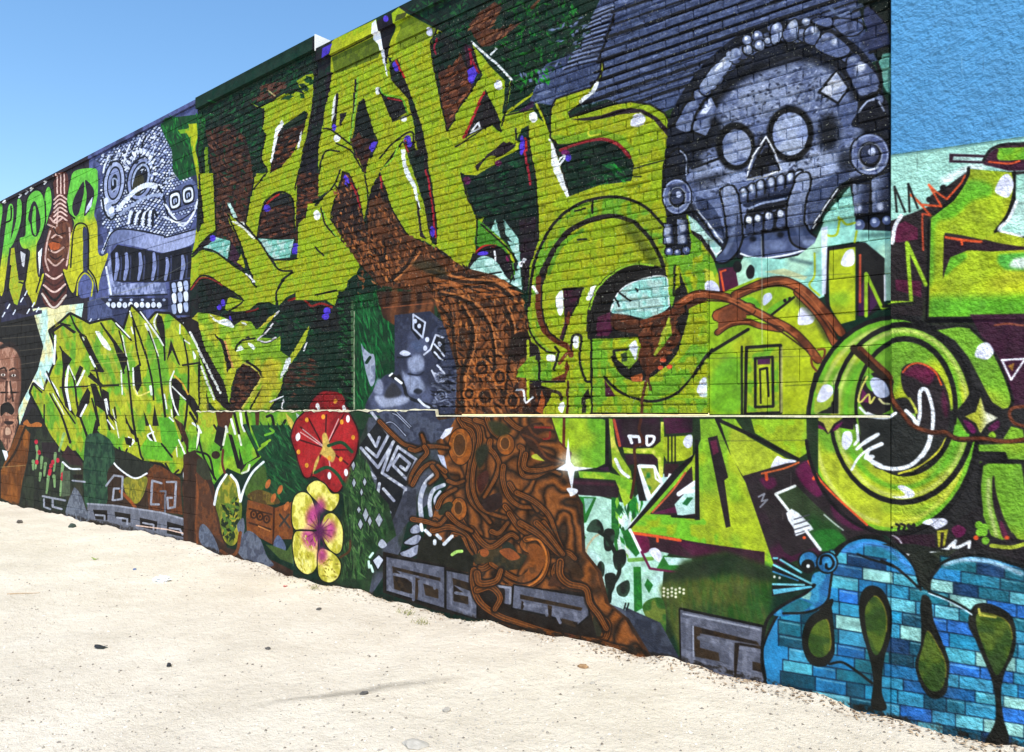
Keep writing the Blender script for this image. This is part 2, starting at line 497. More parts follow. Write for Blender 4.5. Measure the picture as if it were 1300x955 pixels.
for s in ('79,446 94,482', '104,428 120,460', '154,426 163,470', '189,420 200,452', '66,500 80,526', '142,520 150,556', '216,520 224,580'):
    LN('x', s, 1.5, (232, 234, 224), alpha=.9)
for s in ('690,230 760,380 830,530 715,515 780,500 730,400 670,280', '485,335 575,420 520,520 512,660 580,840 610,900 520,800 490,660 500,480', '640,470 668,490 612,620 600,560',
          '605,880 640,760 700,650 725,690 715,770 640,900', '820,660 872,690 885,860 950,940 860,870 820,780', '720,540 825,635 800,640 700,560', '400,190 500,125 610,200 590,215 500,150 430,200 455,300 430,260'):
    F('L', s, (36, 28, 30))
for s in ('548,480 528,640 562,830', '675,515 612,640', '645,880 690,790', '850,745 868,860', '265,590 340,660', '360,540 440,660 470,740', '440,230 430,460', '770,200 830,300 870,340', '720,400 760,480'):
    LN('L', s, 2.6, WH, wm=3.6)
for s in ('370,520 420,640 500,790 600,940', '350,790 350,940', '735,740 780,920', '260,620 330,690', '560,60 620,190 690,240', '480,130 560,150', '800,640 950,632', '480,650 700,640'):
    LN('L', s, 2.0, DK)
for s in ('130,215 205,310 305,450 275,560 258,520 230,440 182,300', '0,345 60,430 130,550 85,552 40,450', '350,520 395,488 412,640 380,705 350,665', '520,105 562,130 582,200 592,360 560,300 520,200',
          '630,305 705,505 685,490 640,385 600,470', '700,130 762,150 862,200 945,400 960,580 900,490 820,330 735,180', '635,600 705,600 722,680 805,750 860,850 850,945 765,800 700,720 690,860 650,905 636,760',
          '425,840 470,960 440,960', '505,800 540,960 490,960', '280,860 320,960 290,940', '20,640 60,640 110,760 180,880 210,950 140,860 60,800'):
    F('N', s, (34, 28, 30))
for s in ('325,100 400,300 450,450 492,640 500,760', '400,90 520,250 575,340 585,460', '345,170 370,360 400,500', '100,180 250,420 275,560', '20,560 110,650', '215,190 330,310', '720,500 860,480', '855,430 850,800', '205,820 215,900'):
    LN('N', s, 2.4, DK)
for s in ('400,95 520,260 575,350', '725,180 845,345 955,560', '735,310 850,405 955,650', '655,545 625,640 645,770 690,880', '530,110 505,170 520,230', '215,180 320,290', '345,520 350,660 378,720', '640,660 740,760', '130,760 150,870', '330,210 345,260', '700,190 700,260', '800,400 810,450', '870,520 920,640', '580,720 600,830', '255,540 262,720', '320,90 330,130'):
    LN('N', s, 1.8, (226, 228, 222), wm=2.6)
for s in ('80,250 140,330 170,380', '440,190 460,230', '475,660 485,720'):
    LN('N', s, 3.4, WH, alpha=.85)
LN('N', '350,660 380,730 470,700', 2.0, (220, 214, 110))
LN('N', '660,580 720,640 760,720', 2.2, (206, 170, 60))
LL('N', '0,655 300,640 640,625', 1.2, (60, 66, 26), alpha=.8)
for y_ in (425, 490):
    LL('N', [(60, y_), (560, y_ - 45)], .8, (210, 200, 110), alpha=.6)
for s in ('0,160 30,140 60,20 90,20 70,130', '280,0 360,120 370,150 330,120', '450,140 510,200 480,110', '540,0 640,0 700,180 620,300 560,180'):
    F('O', s, (36, 30, 30) if s[0] != '5' else (98, 170, 44))
for s in ('150,20 200,90', '470,60 520,200 455,140 500,110', '690,170 760,340 730,420 735,500', '310,150 350,180 320,220', '620,0 650,30'):
    LN('O', s, 1.8, WH, wm=2.4)
F('O', '440,170 600,200 650,330 560,330 430,310 400,230', (112, 182, 44))
F('O', '280,150 340,160 330,220 290,200', (26, 26, 26))
for s in ('380,160 400,280 420,320', '560,200 640,300', '590,350 640,430 690,400', '240,230 270,300 300,240'):
    LN('O', s, 2.4, DK)

# ---- portrait, cloak and cactus
FS('L', '-30,340 40,298 82,288 122,310 150,370 156,500 162,650 142,760 135,880 90,1000 60,1140 20,1100 -30,960', (196, 150, 128), col2=(150, 106, 86), mot=1)
for s in ('-5,500 30,490 45,520', '70,510 110,495 145,530', '75,560 110,555 140,570', '0,570 40,580', '45,600 42,760', '75,600 100,760', '0,690 140,690'):
    LN('L', s, 2.2, (48, 32, 28))
FS('L', '0,800 40,770 75,775 110,830 90,870 40,850 0,880', (38, 30, 28))
FS('L', '40,880 90,890 70,930 45,925', (160, 110, 90))
FS('M', '0,120 40,140 100,140 140,160 100,300 60,400 20,350 0,240', (134, 92, 76), col2=(178, 132, 108), mot=1)
FS('M', '40,215 70,215 78,260 40,268', (206, 170, 146))
FS('M', '30,160 100,160 90,185 40,182', (60, 36, 34))
FS('L', '105,420 158,400 165,650 135,860 110,800 130,640', (120, 80, 64), soft=3, alpha=.8)
FS('L', '-20,520 50,515 45,590 -20,600', (96, 62, 52), soft=2, alpha=.7)
FS('L', '68,530 145,530 140,590 75,590', (96, 62, 52), soft=2, alpha=.7)
for cx, cy in ((18, 548), (104, 552)):
    EL('L', cx, cy, 18, 11, (226, 214, 204))
    EL('L', cx, cy, 8, 10, (30, 22, 20))
LN('L', '52,600 46,720 70,745 92,715', 2.0, (96, 60, 48))
FS('L', '60,610 72,610 76,700 60,705', (226, 186, 164), soft=1.5, alpha=.8)
FS('L', '-30,330 30,290 90,280 140,330 160,420 120,350 60,320 0,340', (54, 42, 40), soft=1.5)
EL('L', 70, 310, 16, 12, (46, 34, 34))
EL('L', 105, 395, 9, 14, (176, 126, 108))
F('M', '190,140 260,40 330,120 360,200 240,210', (40, 38, 36))
FS('M', '180,180 210,145 240,180 290,165 330,180 320,205 230,205', (182, 112, 52))
F('M', '60,420 150,190 200,190 240,260 215,480 175,640 145,840 90,825 0,780 0,560', (150, 92, 36), col2=(118, 70, 28), mot=0)
LN('M', '200,200 120,400 40,520', 3, (60, 40, 24))
LL('M', '0,530 200,515', .9, (196, 170, 120), alpha=.6)
F('M', '10,390 50,400 60,440 40,480', WH)
F('M', '190,205 370,205 440,340 500,430 480,780 330,760 330,860 150,830 215,480 240,260', (56, 64, 48), col2=(40, 44, 38), mot=0)
F('M', '330,330 440,330 480,430 400,460 340,440', (52, 40, 46))
for s in ('290,360 295,420 280,540', '330,450 325,540', '260,480 262,550', '360,500 350,600', '440,420 430,560', '385,600 370,740', '430,600 435,690', '500,500 480,760', '320,580 315,640', '510,260 470,400'):
    LN('M', s, 4, (146, 182, 122), w1=2.4, alpha=.85)
for cx, cy in ((285, 325), (310, 410), (290, 490), (420, 490), (460, 475), (400, 560), (500, 590), (495, 620), (395, 580), (405, 520)):
    EL('M', cx, cy, 14, 20, (204, 44, 70))
F('M', '490,440 540,350 600,420 650,470 660,520 560,510', (66, 40, 44))
LN('M', '500,490 560,540 640,545', 2.4, WH)
F('M', '500,560 560,560 560,760 490,770', (92, 104, 82))
# ---- green bush and stepped frets of the far plinth
F('O', '130,330 450,430 460,700 730,760 770,955 0,955 0,600', (64, 46, 34))
F('O', '440,420 510,355 560,370 700,460 720,740 460,700', (124, 72, 38), col2=(90, 54, 34), mot=1)
FS('O', '280,460 445,450 430,570 380,650 330,640 290,580', (170, 160, 50), col2=(120, 120, 40), mot=1)
F('O', '110,150 190,200 220,260 300,260 400,320 490,350 450,430 380,460 300,450 200,370', (46, 50, 42))
LN('O', '180,320 225,375 300,435 370,462 450,425', 2.2, WH)
LN('O', '250,560 310,620 360,680', 4, (150, 84, 40))
FS('O', '-20,190 60,120 130,140 190,200 205,330 150,420 150,640 80,660 -20,650', (38, 74, 58), col2=(56, 92, 66), mot=1)
GY, GY2, BK = (158, 160, 172), (112, 114, 126), (36, 28, 24)
LL('O', '140,520 200,440 265,450 260,620 190,630 200,540 240,540', 2.6, GY)
LL('O', '490,480 480,660 540,660 M'.replace(' M', ''), 2.8, GY)
LL('O', '490,480 560,500', 2.8, GY)
LL('O', '600,490 670,490 660,680 610,690 605,610 640,610', 2.8, GY)
LL('O', '550,560 590,560 585,720', 2.4, GY2)
F('O', '0,650 200,665 560,720 770,780 780,960 600,930 260,850 0,770', (120, 122, 134))
for s in ('40,700 150,705 150,780 60,770', '205,715 325,735 325,800 260,790 260,770 210,760', '395,760 530,790 520,860 400,830', '600,790 750,830 740,910 600,880'):
    F('O', s, BK)
for s in ('60,740 130,745 130,775', '220,760 300,770 300,810', '420,800 500,815 500,850', '620,840 700,850 720,890'):
    LL('O', s, 2.4, GY)
LL('O', '370,820 600,850 770,890', 1.6, (226, 196, 180))
LL('O', '0,655 200,668 560,722 760,780', 2.2, GY)
FS('M', '520,900 580,720 605,700 650,760 680,850 720,960 560,960', (132, 138, 150), col2=(96, 100, 112), mot=1)
for s in ('350,790 350,850 400,870', '420,790 420,850 490,870', '340,765 520,800'):
    LL('M', s, 2.6, GY)
F('M', '355,790 400,790 400,850 360,850', BK)
F('M', '580,590 660,590 660,630 590,620', BK)
LL('M', '580,640 680,650', 2.6, GY)
# ---- painted trunk at the joint of the two buildings
F('O', '650,0 720,50 775,200 830,310 835,1010 750,1000 735,720 715,520 760,360 745,220', (66, 42, 32), col2=(92, 56, 38), mot=1)
FS('O', '815,300 880,330 940,420 980,560 1000,760 1010,1060 830,1060', (104, 60, 36), col2=(76, 46, 32), mot=1)
F('O', '840,330 900,340 950,450 910,470 850,430', (62, 64, 46))
LN('O', '835,460 860,600 840,800 830,1000', 2.4, (158, 92, 48), alpha=.7)
# ================================================================== brick part, upper letters
F('x', '250,128 410,50 412,75 258,150', (10, 58, 44))
F('A', '95,440 300,380 640,200 760,140 760,330 600,360 420,440 470,460 440,640 420,860 300,640 100,600', (16, 66, 48), col2=(12, 40, 34), mot=1)
LEAVES('A', '95,440 300,380 640,200 760,140 760,330 600,360 420,440 440,640 400,900 330,600 100,560', 150, [(18, 84, 52), (8, 36, 30), (30, 100, 58), (40, 56, 50)], ln=10, wd=3, ang=-35, spread=50, seed=11)
F('A', '100,600 250,560 340,640 380,800 400,1300 160,1300 150,900', (92, 58, 46), col2=(52, 36, 36), mot=1)
LEAVES('A', '100,600 250,560 340,640 380,800 400,1300 160,1300 150,900', 190, [(128, 84, 66), (46, 34, 36), (110, 66, 48), (24, 70, 48)], ln=9, wd=3, ang=40, spread=60, seed=12)
LEAVES('A', '385,410 470,310 610,310 520,400 420,430', 40, [(110, 72, 60), (76, 44, 38)], ln=9, wd=4, ang=-30, spread=25, seed=13)
LL('A', '480,360 520,390', 2, (196, 180, 130))
# dark gap strips
F('A', '760,160 880,80 860,200 820,240 815,420 790,640 770,900 690,960 660,960 690,740 730,600 750,330', (24, 24, 34), col2=(34, 30, 44), mot=1)
F('x', '406,56 427,47 424,58 418,72 412,80', (66, 50, 140))
F('B', '640,0 810,0 775,160 720,190 700,300 690,430 660,490 640,380 650,330', (92, 52, 40), col2=(40, 28, 30), mot=1)
LEAVES('B', '640,0 810,0 775,160 720,190 700,300 690,430 650,420', 60, [(126, 72, 48), (50, 32, 30)], ln=7, wd=3, ang=10, spread=40, seed=14)
# letter L
F('A', '95,700 110,700 130,960 95,960', (150, 180, 30), alpha=.8)
YK = dict(col2=(150, 172, 26), mot=1)
F('B', '45,0 150,0 160,350 110,385 20,490 35,350 80,300', YL, **YK)
FS('B', '60,20 75,120 78,300 40,340', (22, 36, 30))
F('B', '10,510 80,465 165,485 270,565 335,605 410,690 380,620 350,560 290,390 240,290 233,240 280,280 330,300 410,400 520,560 625,590 560,640 530,720 520,800 480,780 420,790 370,832 290,842 215,830 240,750 325,772 200,680 120,630 60,630 0,705', YL, **YK)
F('A', '-10,560 40,555 45,640 30,700 70,955 55,955 20,700', YL)
# letter A
F('A', '365,428 420,462 540,400 610,358 690,372 650,300 705,265 765,255 745,480 722,600 690,740 640,960 385,960 425,870 470,850 440,770 462,620 440,580 452,470', YL, **YK)
F('B', '400,0 655,0 648,340 632,322 632,180 600,128 540,118 470,168 440,240 415,395 340,310 372,170', YL, **YK)
LEAVES('A', '560,380 760,250 740,400 600,470', 14, [(16, 60, 40), (20, 80, 40)], ln=12, wd=6, seed=15)
F('A', '488,862 500,760 540,590 700,480 722,500 692,600 640,720 560,820', (70, 40, 32), col2=(28, 24, 26), mot=1)
LEAVES('A', '500,850 545,600 700,500 640,720 560,820', 45, [(132, 76, 48), (34, 26, 28)], ln=8, wd=3, ang=-20, spread=20, seed=16)
F('A', '545,590 700,480 715,500 690,560 600,590', (18, 60, 44), alpha=.7)
F('A', '520,590 565,535 572,560 540,620 500,800 492,790', WH)
F('A', '668,625 682,600 672,700 655,720', WH)
F('B', '415,392 440,240 480,180 560,120 612,150 632,230 632,330 642,385 622,402', (84, 50, 40), col2=(50, 32, 32), mot=1)
LEAVES('B', '430,380 450,250 560,180 630,240 630,390', 60, [(124, 74, 54), (40, 28, 30)], ln=8, wd=3, ang=-10, spread=25, seed=17)
F('B', '460,185 540,125 600,130 620,200 560,190 500,210 460,230', (34, 40, 44))
LN('B', '455,205 490,165 545,128', 2.4, RED)
EL('B', 470, 212, 22, 22, VIO)
F('B', '412,395 540,405 635,400 612,510 515,522 470,480', ICE, col2=(128, 190, 176), mot=1)
F('B', '632,425 674,425 664,490 622,492', VIO)
LN('B', '690,300 676,480', 2, (150, 40, 50))
# L inner shadow, mint chip
F('B', '85,450 155,385 250,410 235,520 160,485', ICE, col2=(120, 184, 172), mot=1)
F('B', '20,490 90,410 150,370 160,400 85,450', (44, 32, 46))
EL('B', 142, 395, 18, 20, VIO)
F('B', '240,520 260,420 300,480 330,590', (70, 36, 64))
F('B', '290,540 320,490 340,580', YL)
F('B', '230,180 250,180 295,270 270,270', ICE)
F('B', '255,290 330,295 350,340 405,400 385,400 330,340 300,320', WH, alpha=.9)
# M foot
F('B', '705,290 720,190 762,190 800,270 860,320 960,455 960,690 900,745 880,805 830,770 760,775 700,742 650,730 590,752 540,802 530,722 580,642 625,600 540,582 512,532 625,520 790,482 740,420 710,340', YL, **YK)
F('B', '690,480 720,380 745,430 795,480', YL)
EL('B', 778, 255, 20, 28, WH)
LN('B', '720,190 790,180 860,90 925,10', 3, YL)
# outlines
for s in ('15,505 80,460 165,480 270,560 345,610 405,690', '235,250 295,390 355,560 385,630', '280,275 410,395 515,555 560,590 625,592', '530,800 528,720 570,645 625,600', '500,525 625,520 790,478 840,510', '705,300 735,420 800,490',
          '640,330 632,180 600,128 540,115 470,165 438,240 412,400', '340,310 410,400', '160,350 110,390 15,490', '60,10 85,300', '0,705 60,628 125,628 200,680 325,772 240,840 360,835 420,790 500,795', '785,180 810,260 870,340 960,465', '150,0 165,350', '400,0 340,300'):
    LN('B', s, 2.2, DK)
for s in ('345,610 400,660', '365,620 390,660'):
    LN('B', s, 2, WH)
for s in ('365,428 420,462 610,358 690,372', '765,255 740,500 690,740 640,960', '462,620 440,770 470,850 390,955', '455,470 445,580'):
    LN('A', s, 1.8, DK)
# shadow areas under the letters
F('B', '0,710 65,640 130,640 230,700 322,772 240,745 215,832 180,860 0,870', (34, 34, 38), col2=(18, 40, 36), mot=1)
LN('B', '5,705 60,640 130,640 200,680', 2, (150, 44, 40))
EL('B', 205, 785, 14, 22, VIO)
EL('B', 182, 812, 14, 18, VIO)
F('B', '200,852 290,845 370,835 420,792 480,785 540,810 600,765 680,752 740,805 800,790 880,812 905,745 960,690 960,960 230,960', (30, 34, 36), col2=(14, 52, 40), mot=0)
LN('B', '250,860 380,835 420,820', 2.2, (140, 36, 36))
LN('B', '600,770 680,755 740,805 800,790 865,812', 3, (150, 40, 36))
F('B', '590,752 650,722 700,735 760,770 830,770 700,720', (40, 30, 42))
for cx, cy in ((265, 875), (835, 835), (828, 868)):
    EL('B', cx, cy, 22, 22, VIO)
LEAVES('P', '420,200 600,100 955,0 955,780 740,780 700,640 760,430 930,140 700,240', 260, [(16, 66, 46), (10, 38, 32), (40, 60, 46), (22, 84, 50)], ln=10, wd=3, ang=15, spread=40, seed=18)

# ---- letters M and K
F('x', '406,250 412,150 424,70 484,40 500,100 525,125 600,150 640,170 600,330 585,338 545,310 500,280 470,235 455,215 430,230', YL, **YK)
F('x', '421,58 428,51 481,26 484,44 490,80 500,110 522,120 530,160 536,190 470,200 440,210 404,250 404,190 410,150 420,100', YL, **YK)
F('x', '424,62 486,30 486,46 424,80', (176, 184, 30))
F('C', '105,350 380,215 400,290 380,350 120,450', (108, 126, 24), col2=(86, 102, 22), mot=1)
LL('C', '100,345 390,200', 1.6, (44, 50, 16))
F('C', '20,955 30,800 60,740 100,440 130,450 250,440 440,470 480,520 575,580 602,720 622,915 600,905 585,800 480,860 400,955', YL, **YK)
F('D', '0,400 130,250 160,170 200,130 310,200 400,160 520,0 560,80 600,200 660,380 700,600 640,600 560,570 450,400 400,200 310,400 290,500 260,300 190,190 130,400 110,480 260,720 270,760 130,900 0,955', YL, **YK)
F('D', '0,400 110,490 180,600 270,740 250,800 150,880 120,960 -120,960 -100,500', YL, **YK)
# K stem
F('C', '455,410 490,170 480,90 530,48 575,92 745,160 772,192 720,225 702,285 722,400 742,520 772,690 800,795 955,565 955,960 690,960 640,760 580,590 530,440 500,350', YL, **YK)
F('D', '660,0 960,0 960,200 870,190 900,330 960,420 960,680 910,790 735,640 740,500 720,350 690,180', YL, **YK)
F('F', '0,0 480,0 460,40 210,195 115,185 160,340 210,440 212,620 140,780 0,670', YL, **YK)
F('C', '490,170 580,100 745,165 720,220 560,290 500,300', (120, 138, 24))
F('C', '510,100 575,80 560,115 500,140', (40, 44, 20), alpha=.7)
# dark shapes between strokes
DKM = dict(col2=(26, 46, 40), mot=1)
F('C', '0,235 130,190 105,330 62,385 72,560 40,800 0,960 -30,960', (30, 28, 40), **DKM)
F('C', '60,300 120,270 100,330 55,360', (78, 58, 190))
for s in ('72,440 105,440 85,560 62,640', '128,560 142,570 125,760 100,770 112,640', '240,480 255,480 250,640 215,860 205,860 225,690', '150,690 190,680 180,720 150,770'):
    F('C', s, (38, 28, 44))
EL('C', 115, 775, 12, 22, VIO)
F('C', '108,600 125,570 118,700 98,740', WH, alpha=.9)
LN('C', '262,470 235,700 205,870', 2.4, (140, 190, 60))
F('C', '220,870 262,620 298,600 350,790 385,860 345,955 330,960 240,960', (28, 42, 40), col2=(20, 30, 32), mot=1)
F('C', '225,860 265,800 320,900 320,960 250,960', (96, 56, 40))
F('C', '350,860 380,860 350,920 330,925', VIO)
F('C', '388,545 420,580 520,600 556,680 470,732 430,640', (36, 34, 40), col2=(26, 30, 34), mot=1)
LN('C', '440,595 520,610', 2, (170, 40, 50))
LN('C', '395,530 420,575 520,595 560,690', 2, (120, 190, 50))
F('C', '465,372 500,358 530,440 585,590 645,760 685,960 612,960 600,760 560,600 470,485 450,425', (38, 32, 40), **DKM)
EL('C', 488, 405, 16, 30, VIO, rot=-15)
LN('C', '490,365 515,420 540,470', 2.4, (196, 40, 44))
F('C', '388,140 470,88 492,165 462,220 445,330 430,405 402,225', (30, 26, 38))
EL('C', 445, 122, 16, 20, VIO)
F('C', '360,150 384,128 402,220 442,470 430,450 385,270 355,240', (222, 226, 240))
LN('C', '455,340 470,260 510,170', 5, YL)
F('C', '720,235 750,190 830,225 960,252 960,562 800,792 762,600 742,430 715,325', (16, 56, 44), col2=(28, 34, 36), mot=1)
F('C', '745,440 830,400 880,320 940,470 955,560 800,785 765,600', (112, 64, 42), col2=(74, 42, 32), mot=1)
LEAVES('C', '755,440 880,330 945,560 800,770', 60, [(150, 92, 62), (62, 36, 30)], ln=11, wd=3, ang=-30, spread=20, seed=20)
LN('C', '740,235 722,290 735,330', 2.4, (150, 36, 60))
F('C', '900,200 950,220 960,560 920,440', (60, 34, 54))
EL('C', 945, 465, 22, 40, VIO)
LN('C', '940,300 945,390', 2.4, (176, 34, 56))
F('x', '508,10 620,-70 720,-120 720,60 640,60 600,60 560,40 522,20', (8, 46, 38), col2=(12, 60, 44), mot=1)
LEAVES('C', '560,60 955,-60 955,250 840,220 760,160', 90, [(14, 74, 48), (6, 34, 30), (30, 96, 50)], ln=9, wd=3, seed=21)
EL('C', 693, 192, 20, 26, (214, 216, 240))
EL('C', 380, 552, 18, 24, WH)
EL('C', 130, 840, 22, 22, WH)
EL('C', 535, 720, 20, 18, WH)
EL('C', 560, 850, 24, 30, VIO)
LN('C', '545,850 560,910', 2.4, RED)
F('C', '520,905 545,905 545,955 530,955', WH)
# D: dark leaf shapes with trunk behind
F('D', '165,178 208,190 270,330 300,500 325,570 250,610 105,490 100,430 140,280', (70, 46, 40), col2=(40, 30, 34), mot=1)
EL('D', 188, 235, 17, 38, VIO, rot=-10)
LN('D', '215,250 250,320 275,400', 2, (168, 36, 48))
F('D', '210,-20 362,-20 312,150 302,205 268,110', (86, 50, 40), col2=(44, 30, 32), mot=1)
EL('D', 345, 25, 14, 30, VIO, rot=20)
F('D', '395,190 430,300 460,400 560,560 640,620 450,650 320,580 315,400 340,290', (104, 66, 42), col2=(70, 44, 34), mot=1)
F('D', '340,300 395,192 432,300 440,360 380,330 330,350', (42, 34, 38))
LN('D', '398,210 405,280', 2.4, (168, 36, 48))
LEAVES('D', '110,490 200,480 320,480 440,400 560,560 700,640 900,800 940,950 250,950 270,740 180,610', 260, [(150, 94, 56), (58, 38, 28), (120, 74, 44), (40, 30, 26), (176, 116, 70)], ln=10, wd=3, ang=70, spread=35, seed=22)
F('D', '530,0 662,0 692,180 722,350 742,500 736,630 700,610 660,380 600,200 560,80', (36, 30, 36), **DKM)
LN('D', '670,170 690,260 712,400 730,580', 2.4, (180, 36, 56))
EL('D', 710, 545, 15, 34, VIO)
EL('D', 570, 12, 16, 22, VIO)
LN('D', '545,20 560,60', 2.2, RED)
F('D', '515,45 535,50 560,160 612,270 640,420 622,400 596,290 540,190', (228, 232, 236))
F('D', '612,350 632,400 645,540 672,592 635,575 625,470', (44, 28, 46))
LN('D', '645,430 665,540 700,610', 2.6, YL)
LN('D', '605,0 615,50', 3, YL)
F('D', '735,640 800,680 905,790 890,800 740,690', (56, 32, 56), col2=(34, 28, 36), mot=1)
for s in ('0,385 110,270 150,170', '165,180 140,290 95,440 110,490 185,605 275,730', '300,205 320,330 312,560', '130,10 220,60 290,180', '395,190 345,290 316,400', '400,170 530,0', '430,300 460,400 560,565 640,600', '735,640 910,790 960,680', '0,930 130,900', '20,190 60,60 150,60', '35,400 60,500 120,570', '0,640 50,690'):
    LN('D', s, 2.0, DK)
for s in ('400,165 470,100 500,30', '45,420 90,520 150,600'):
    LN('D', s, 1.8, (150, 200, 60))
for s in ('50,780 100,790 220,880', '388,540 430,640 470,735', '470,735 590,690', '620,915 600,905 585,800 480,860 390,960', '745,160 720,225 702,285 742,520 800,795', '455,410 470,485 560,590', '800,795 955,565', '290,600 350,790', '530,48 745,160', '850,890 955,830'):
    LN('C', s, 2.0, DK)
EL('D', 10, 445, 20, 30, WH)

# ---- right half of K
LEAVES('E', '100,0 700,0 740,120 640,330 560,470 350,560 330,480 230,300 270,240 400,130', 320, [(22, 96, 40), (8, 38, 30), (34, 124, 46), (12, 58, 36), (18, 74, 44)], ln=10, wd=3.4, seed=23)
F('E', '70,150 120,90 230,10 275,50 200,180 300,170 410,125 300,215 200,280 150,285 100,220', (112, 68, 46), col2=(80, 48, 36), mot=1)
LEAVES('E', '80,160 240,20 270,60 200,180 380,140 250,250 150,275', 50, [(140, 92, 64), (74, 44, 34)], ln=12, wd=3, ang=-40, spread=15, seed=24)
LN('E', '450,50 480,20 500,0', 3, (110, 72, 48))
F('E', '-10,690 150,455 120,385 88,258 200,400 292,490 285,600 268,745 245,690 176,550 0,870', YL, **YK)
F('E', '175,552 250,700 268,800 210,752 40,842 112,700', (44, 36, 42), col2=(30, 34, 36), mot=1)
LN('E', '165,560 100,705 40,835', 3, (176, 36, 50))
LL('E', '130,740 80,805 140,775 128,742', 2.4, WH)
F('E', '-10,895 210,755 250,800 275,690 300,690 460,655 478,700 552,765 605,960 442,960 430,762 392,780 352,880 232,955 -10,960', YL, **YK)
F('E', '360,690 465,600 470,650 400,680', (64, 32, 74))
LN('E', '290,692 400,610 462,565 490,650 545,770', 3, YL, sm=False)
LN('E', '300,640 322,520 335,490', 2.6, (160, 190, 40))
LN('E', '90,255 200,355 240,385 335,488', 3, WH)
LL('E', '205,330 235,295', 3, WH)
F('E', '60,430 105,390 130,430 90,510', VIO)
LN('E', '75,300 100,380 130,440', 3, (150, 30, 60))
EL('E', 252, 515, 25, 30, (224, 226, 246))
EL('E', 462, 710, 24, 34, (240, 242, 250))
F('E', '555,840 580,850 605,955 570,955', WH)
LN('E', '355,780 350,880 230,960', 2.4, DK)
F('E', '180,940 320,860 350,880 260,950', (46, 30, 44))
for s in ('88,258 120,385 150,455 -10,690', '335,490 310,560 300,650 270,760', '470,560 560,790 600,955', '175,550 268,800 210,750 -5,890', '430,765 442,955', '290,700 460,665'):
    LN('E', s, 1.8, DK, sm=False)
EL('E', 395, 880, 14, 60, VIO)
LN('E', '415,840 425,950', 3, (184, 40, 44))
F('F', '525,0 682,0 802,382 742,440 625,580 592,640 572,250', YL, **YK)
F('F', '118,190 212,205 462,52 525,60 562,300 592,640 545,712 482,692 440,560 300,470 200,440', (14, 58, 44), col2=(10, 38, 34), mot=1)
LEAVES('F', '200,230 460,100 520,300 500,480 220,460', 70, [(22, 84, 52), (8, 34, 30)], ln=12, wd=3, ang=-10, spread=15, seed=25)
F('F', '450,480 570,450 592,640 545,712 520,900 500,900 480,690', (52, 34, 50), col2=(32, 28, 36), mot=1)
LN('F', '500,30 520,130 540,260', 3, (170, 40, 60))
EL('F', 488, 40, 14, 42, VIO)
EL('F', 155, 235, 24, 26, (96, 30, 80))
EL('F', 345, 130, 22, 18, (110, 30, 86))
LN('F', '140,192 215,195 330,110 462,40 455,0', 3.2, YL, sm=False)
F('F', '200,150 380,0 420,20 260,110 220,175', (44, 30, 44))
F('F', '240,490 470,470 480,620 470,880 420,850 200,620', (22, 40, 38))
F('F', '262,490 300,540 330,470 362,590 330,570', MINT)
F('F', '378,470 470,590 478,700 460,640 385,560', MINT)
F('F', '400,600 470,620 490,900 420,860 470,740', MINT, col2=ICE, mot=1)
F('F', '215,470 260,500 380,600 430,660 450,800 400,860 340,700 200,620', (90, 160, 40), alpha=.9)
LN('F', '270,530 380,620 440,730', 2.6, YL)
FS('F', '150,800 180,710 230,650 310,630 390,680 430,780 410,850 380,840 330,780 200,790', (34, 28, 36))
FS('F', '158,798 205,722 262,692 330,722 378,798 412,852 290,830 200,812', MINT, col2=ICE, mot=1)
LN('F', '212,670 260,635 330,632', 3.2, (204, 44, 40))
EL('F', 250, 676, 38, 14, VIO)
LN('F', '325,665 330,720', 2.4, WH)
LL('F', '290,800 360,790', 1.6, DK)
LN('F', '500,710 478,740 490,755 510,712', 2.4, WH)
EL('F', 405, 705, 14, 22, MAG)
F('F', '665,0 690,20 705,110 790,380 775,370 680,180', (240, 242, 244))
LN('F', '700,130 740,80 735,110 705,140', 2.2, WH)
for s in ('118,190 160,340 212,440 212,620', '530,0 575,260 592,640', '680,0 802,385', '150,790 205,690 270,640 350,640 420,720 440,840', '240,500 340,590 430,680 460,780', '500,900 500,740'):
    LN('F', s, 2.0, DK)
# ================================================================== stepped pyramid
PYR = '672,128 690,84 735,62 752,20 800,-80 1140,-160 1140,60 1110,78 880,140 840,148 770,126 720,138 690,132'
F('x', PYR, (86, 100, 138), col2=(64, 76, 110), mot=1)
LEAVES('x', PYR, 300, [(116, 130, 168), (58, 68, 98), (140, 152, 186)], ln=16, wd=4, ang=-18, spread=5, seed=30, alpha=.6)
for k, y_ in enumerate((-60, -40, -22, -6, 10, 24, 38, 51, 63, 75, 86, 97, 108, 119)):
    sl_ = -.34
    x0_ = 790 - k * 4.5
    P_ = [(x0_, y_ + (x0_ - 840) * sl_), (1000, y_ + 160 * sl_), (1132, y_ + 292 * sl_)]
    LN('x', P_, 4.2 if k % 2 else 2.6, (18, 20, 28), sm=False, alpha=.92)
    LN('x', [(a_, b_ + 4.6) for a_, b_ in P_], 2.4, (120, 132, 168), sm=False, alpha=.6, nz=.46)
for k in range(12):
    y_ = 40 + k * 30
    LN('E', [(830 - k * 16, y_ + 40), (890 - k * 14, y_ + 12), (955 - k * 10, y_ - 14)], 1.8, (146, 158, 190), sm=False, alpha=.85)
    LN('E', [(825 - k * 16, y_ + 52), (890 - k * 14, y_ + 26), (955 - k * 10, y_)], 1.8, (24, 26, 36), sm=False)
LN('E', '955,90 900,250 860,360', 3, (20, 22, 30), sm=False)
LEAVES('E', '560,180 760,60 800,180 700,400 480,460 640,330', 60, [(120, 132, 168), (30, 80, 44), (20, 40, 40)], ln=9, wd=3, ang=-30, spread=40, seed=31)
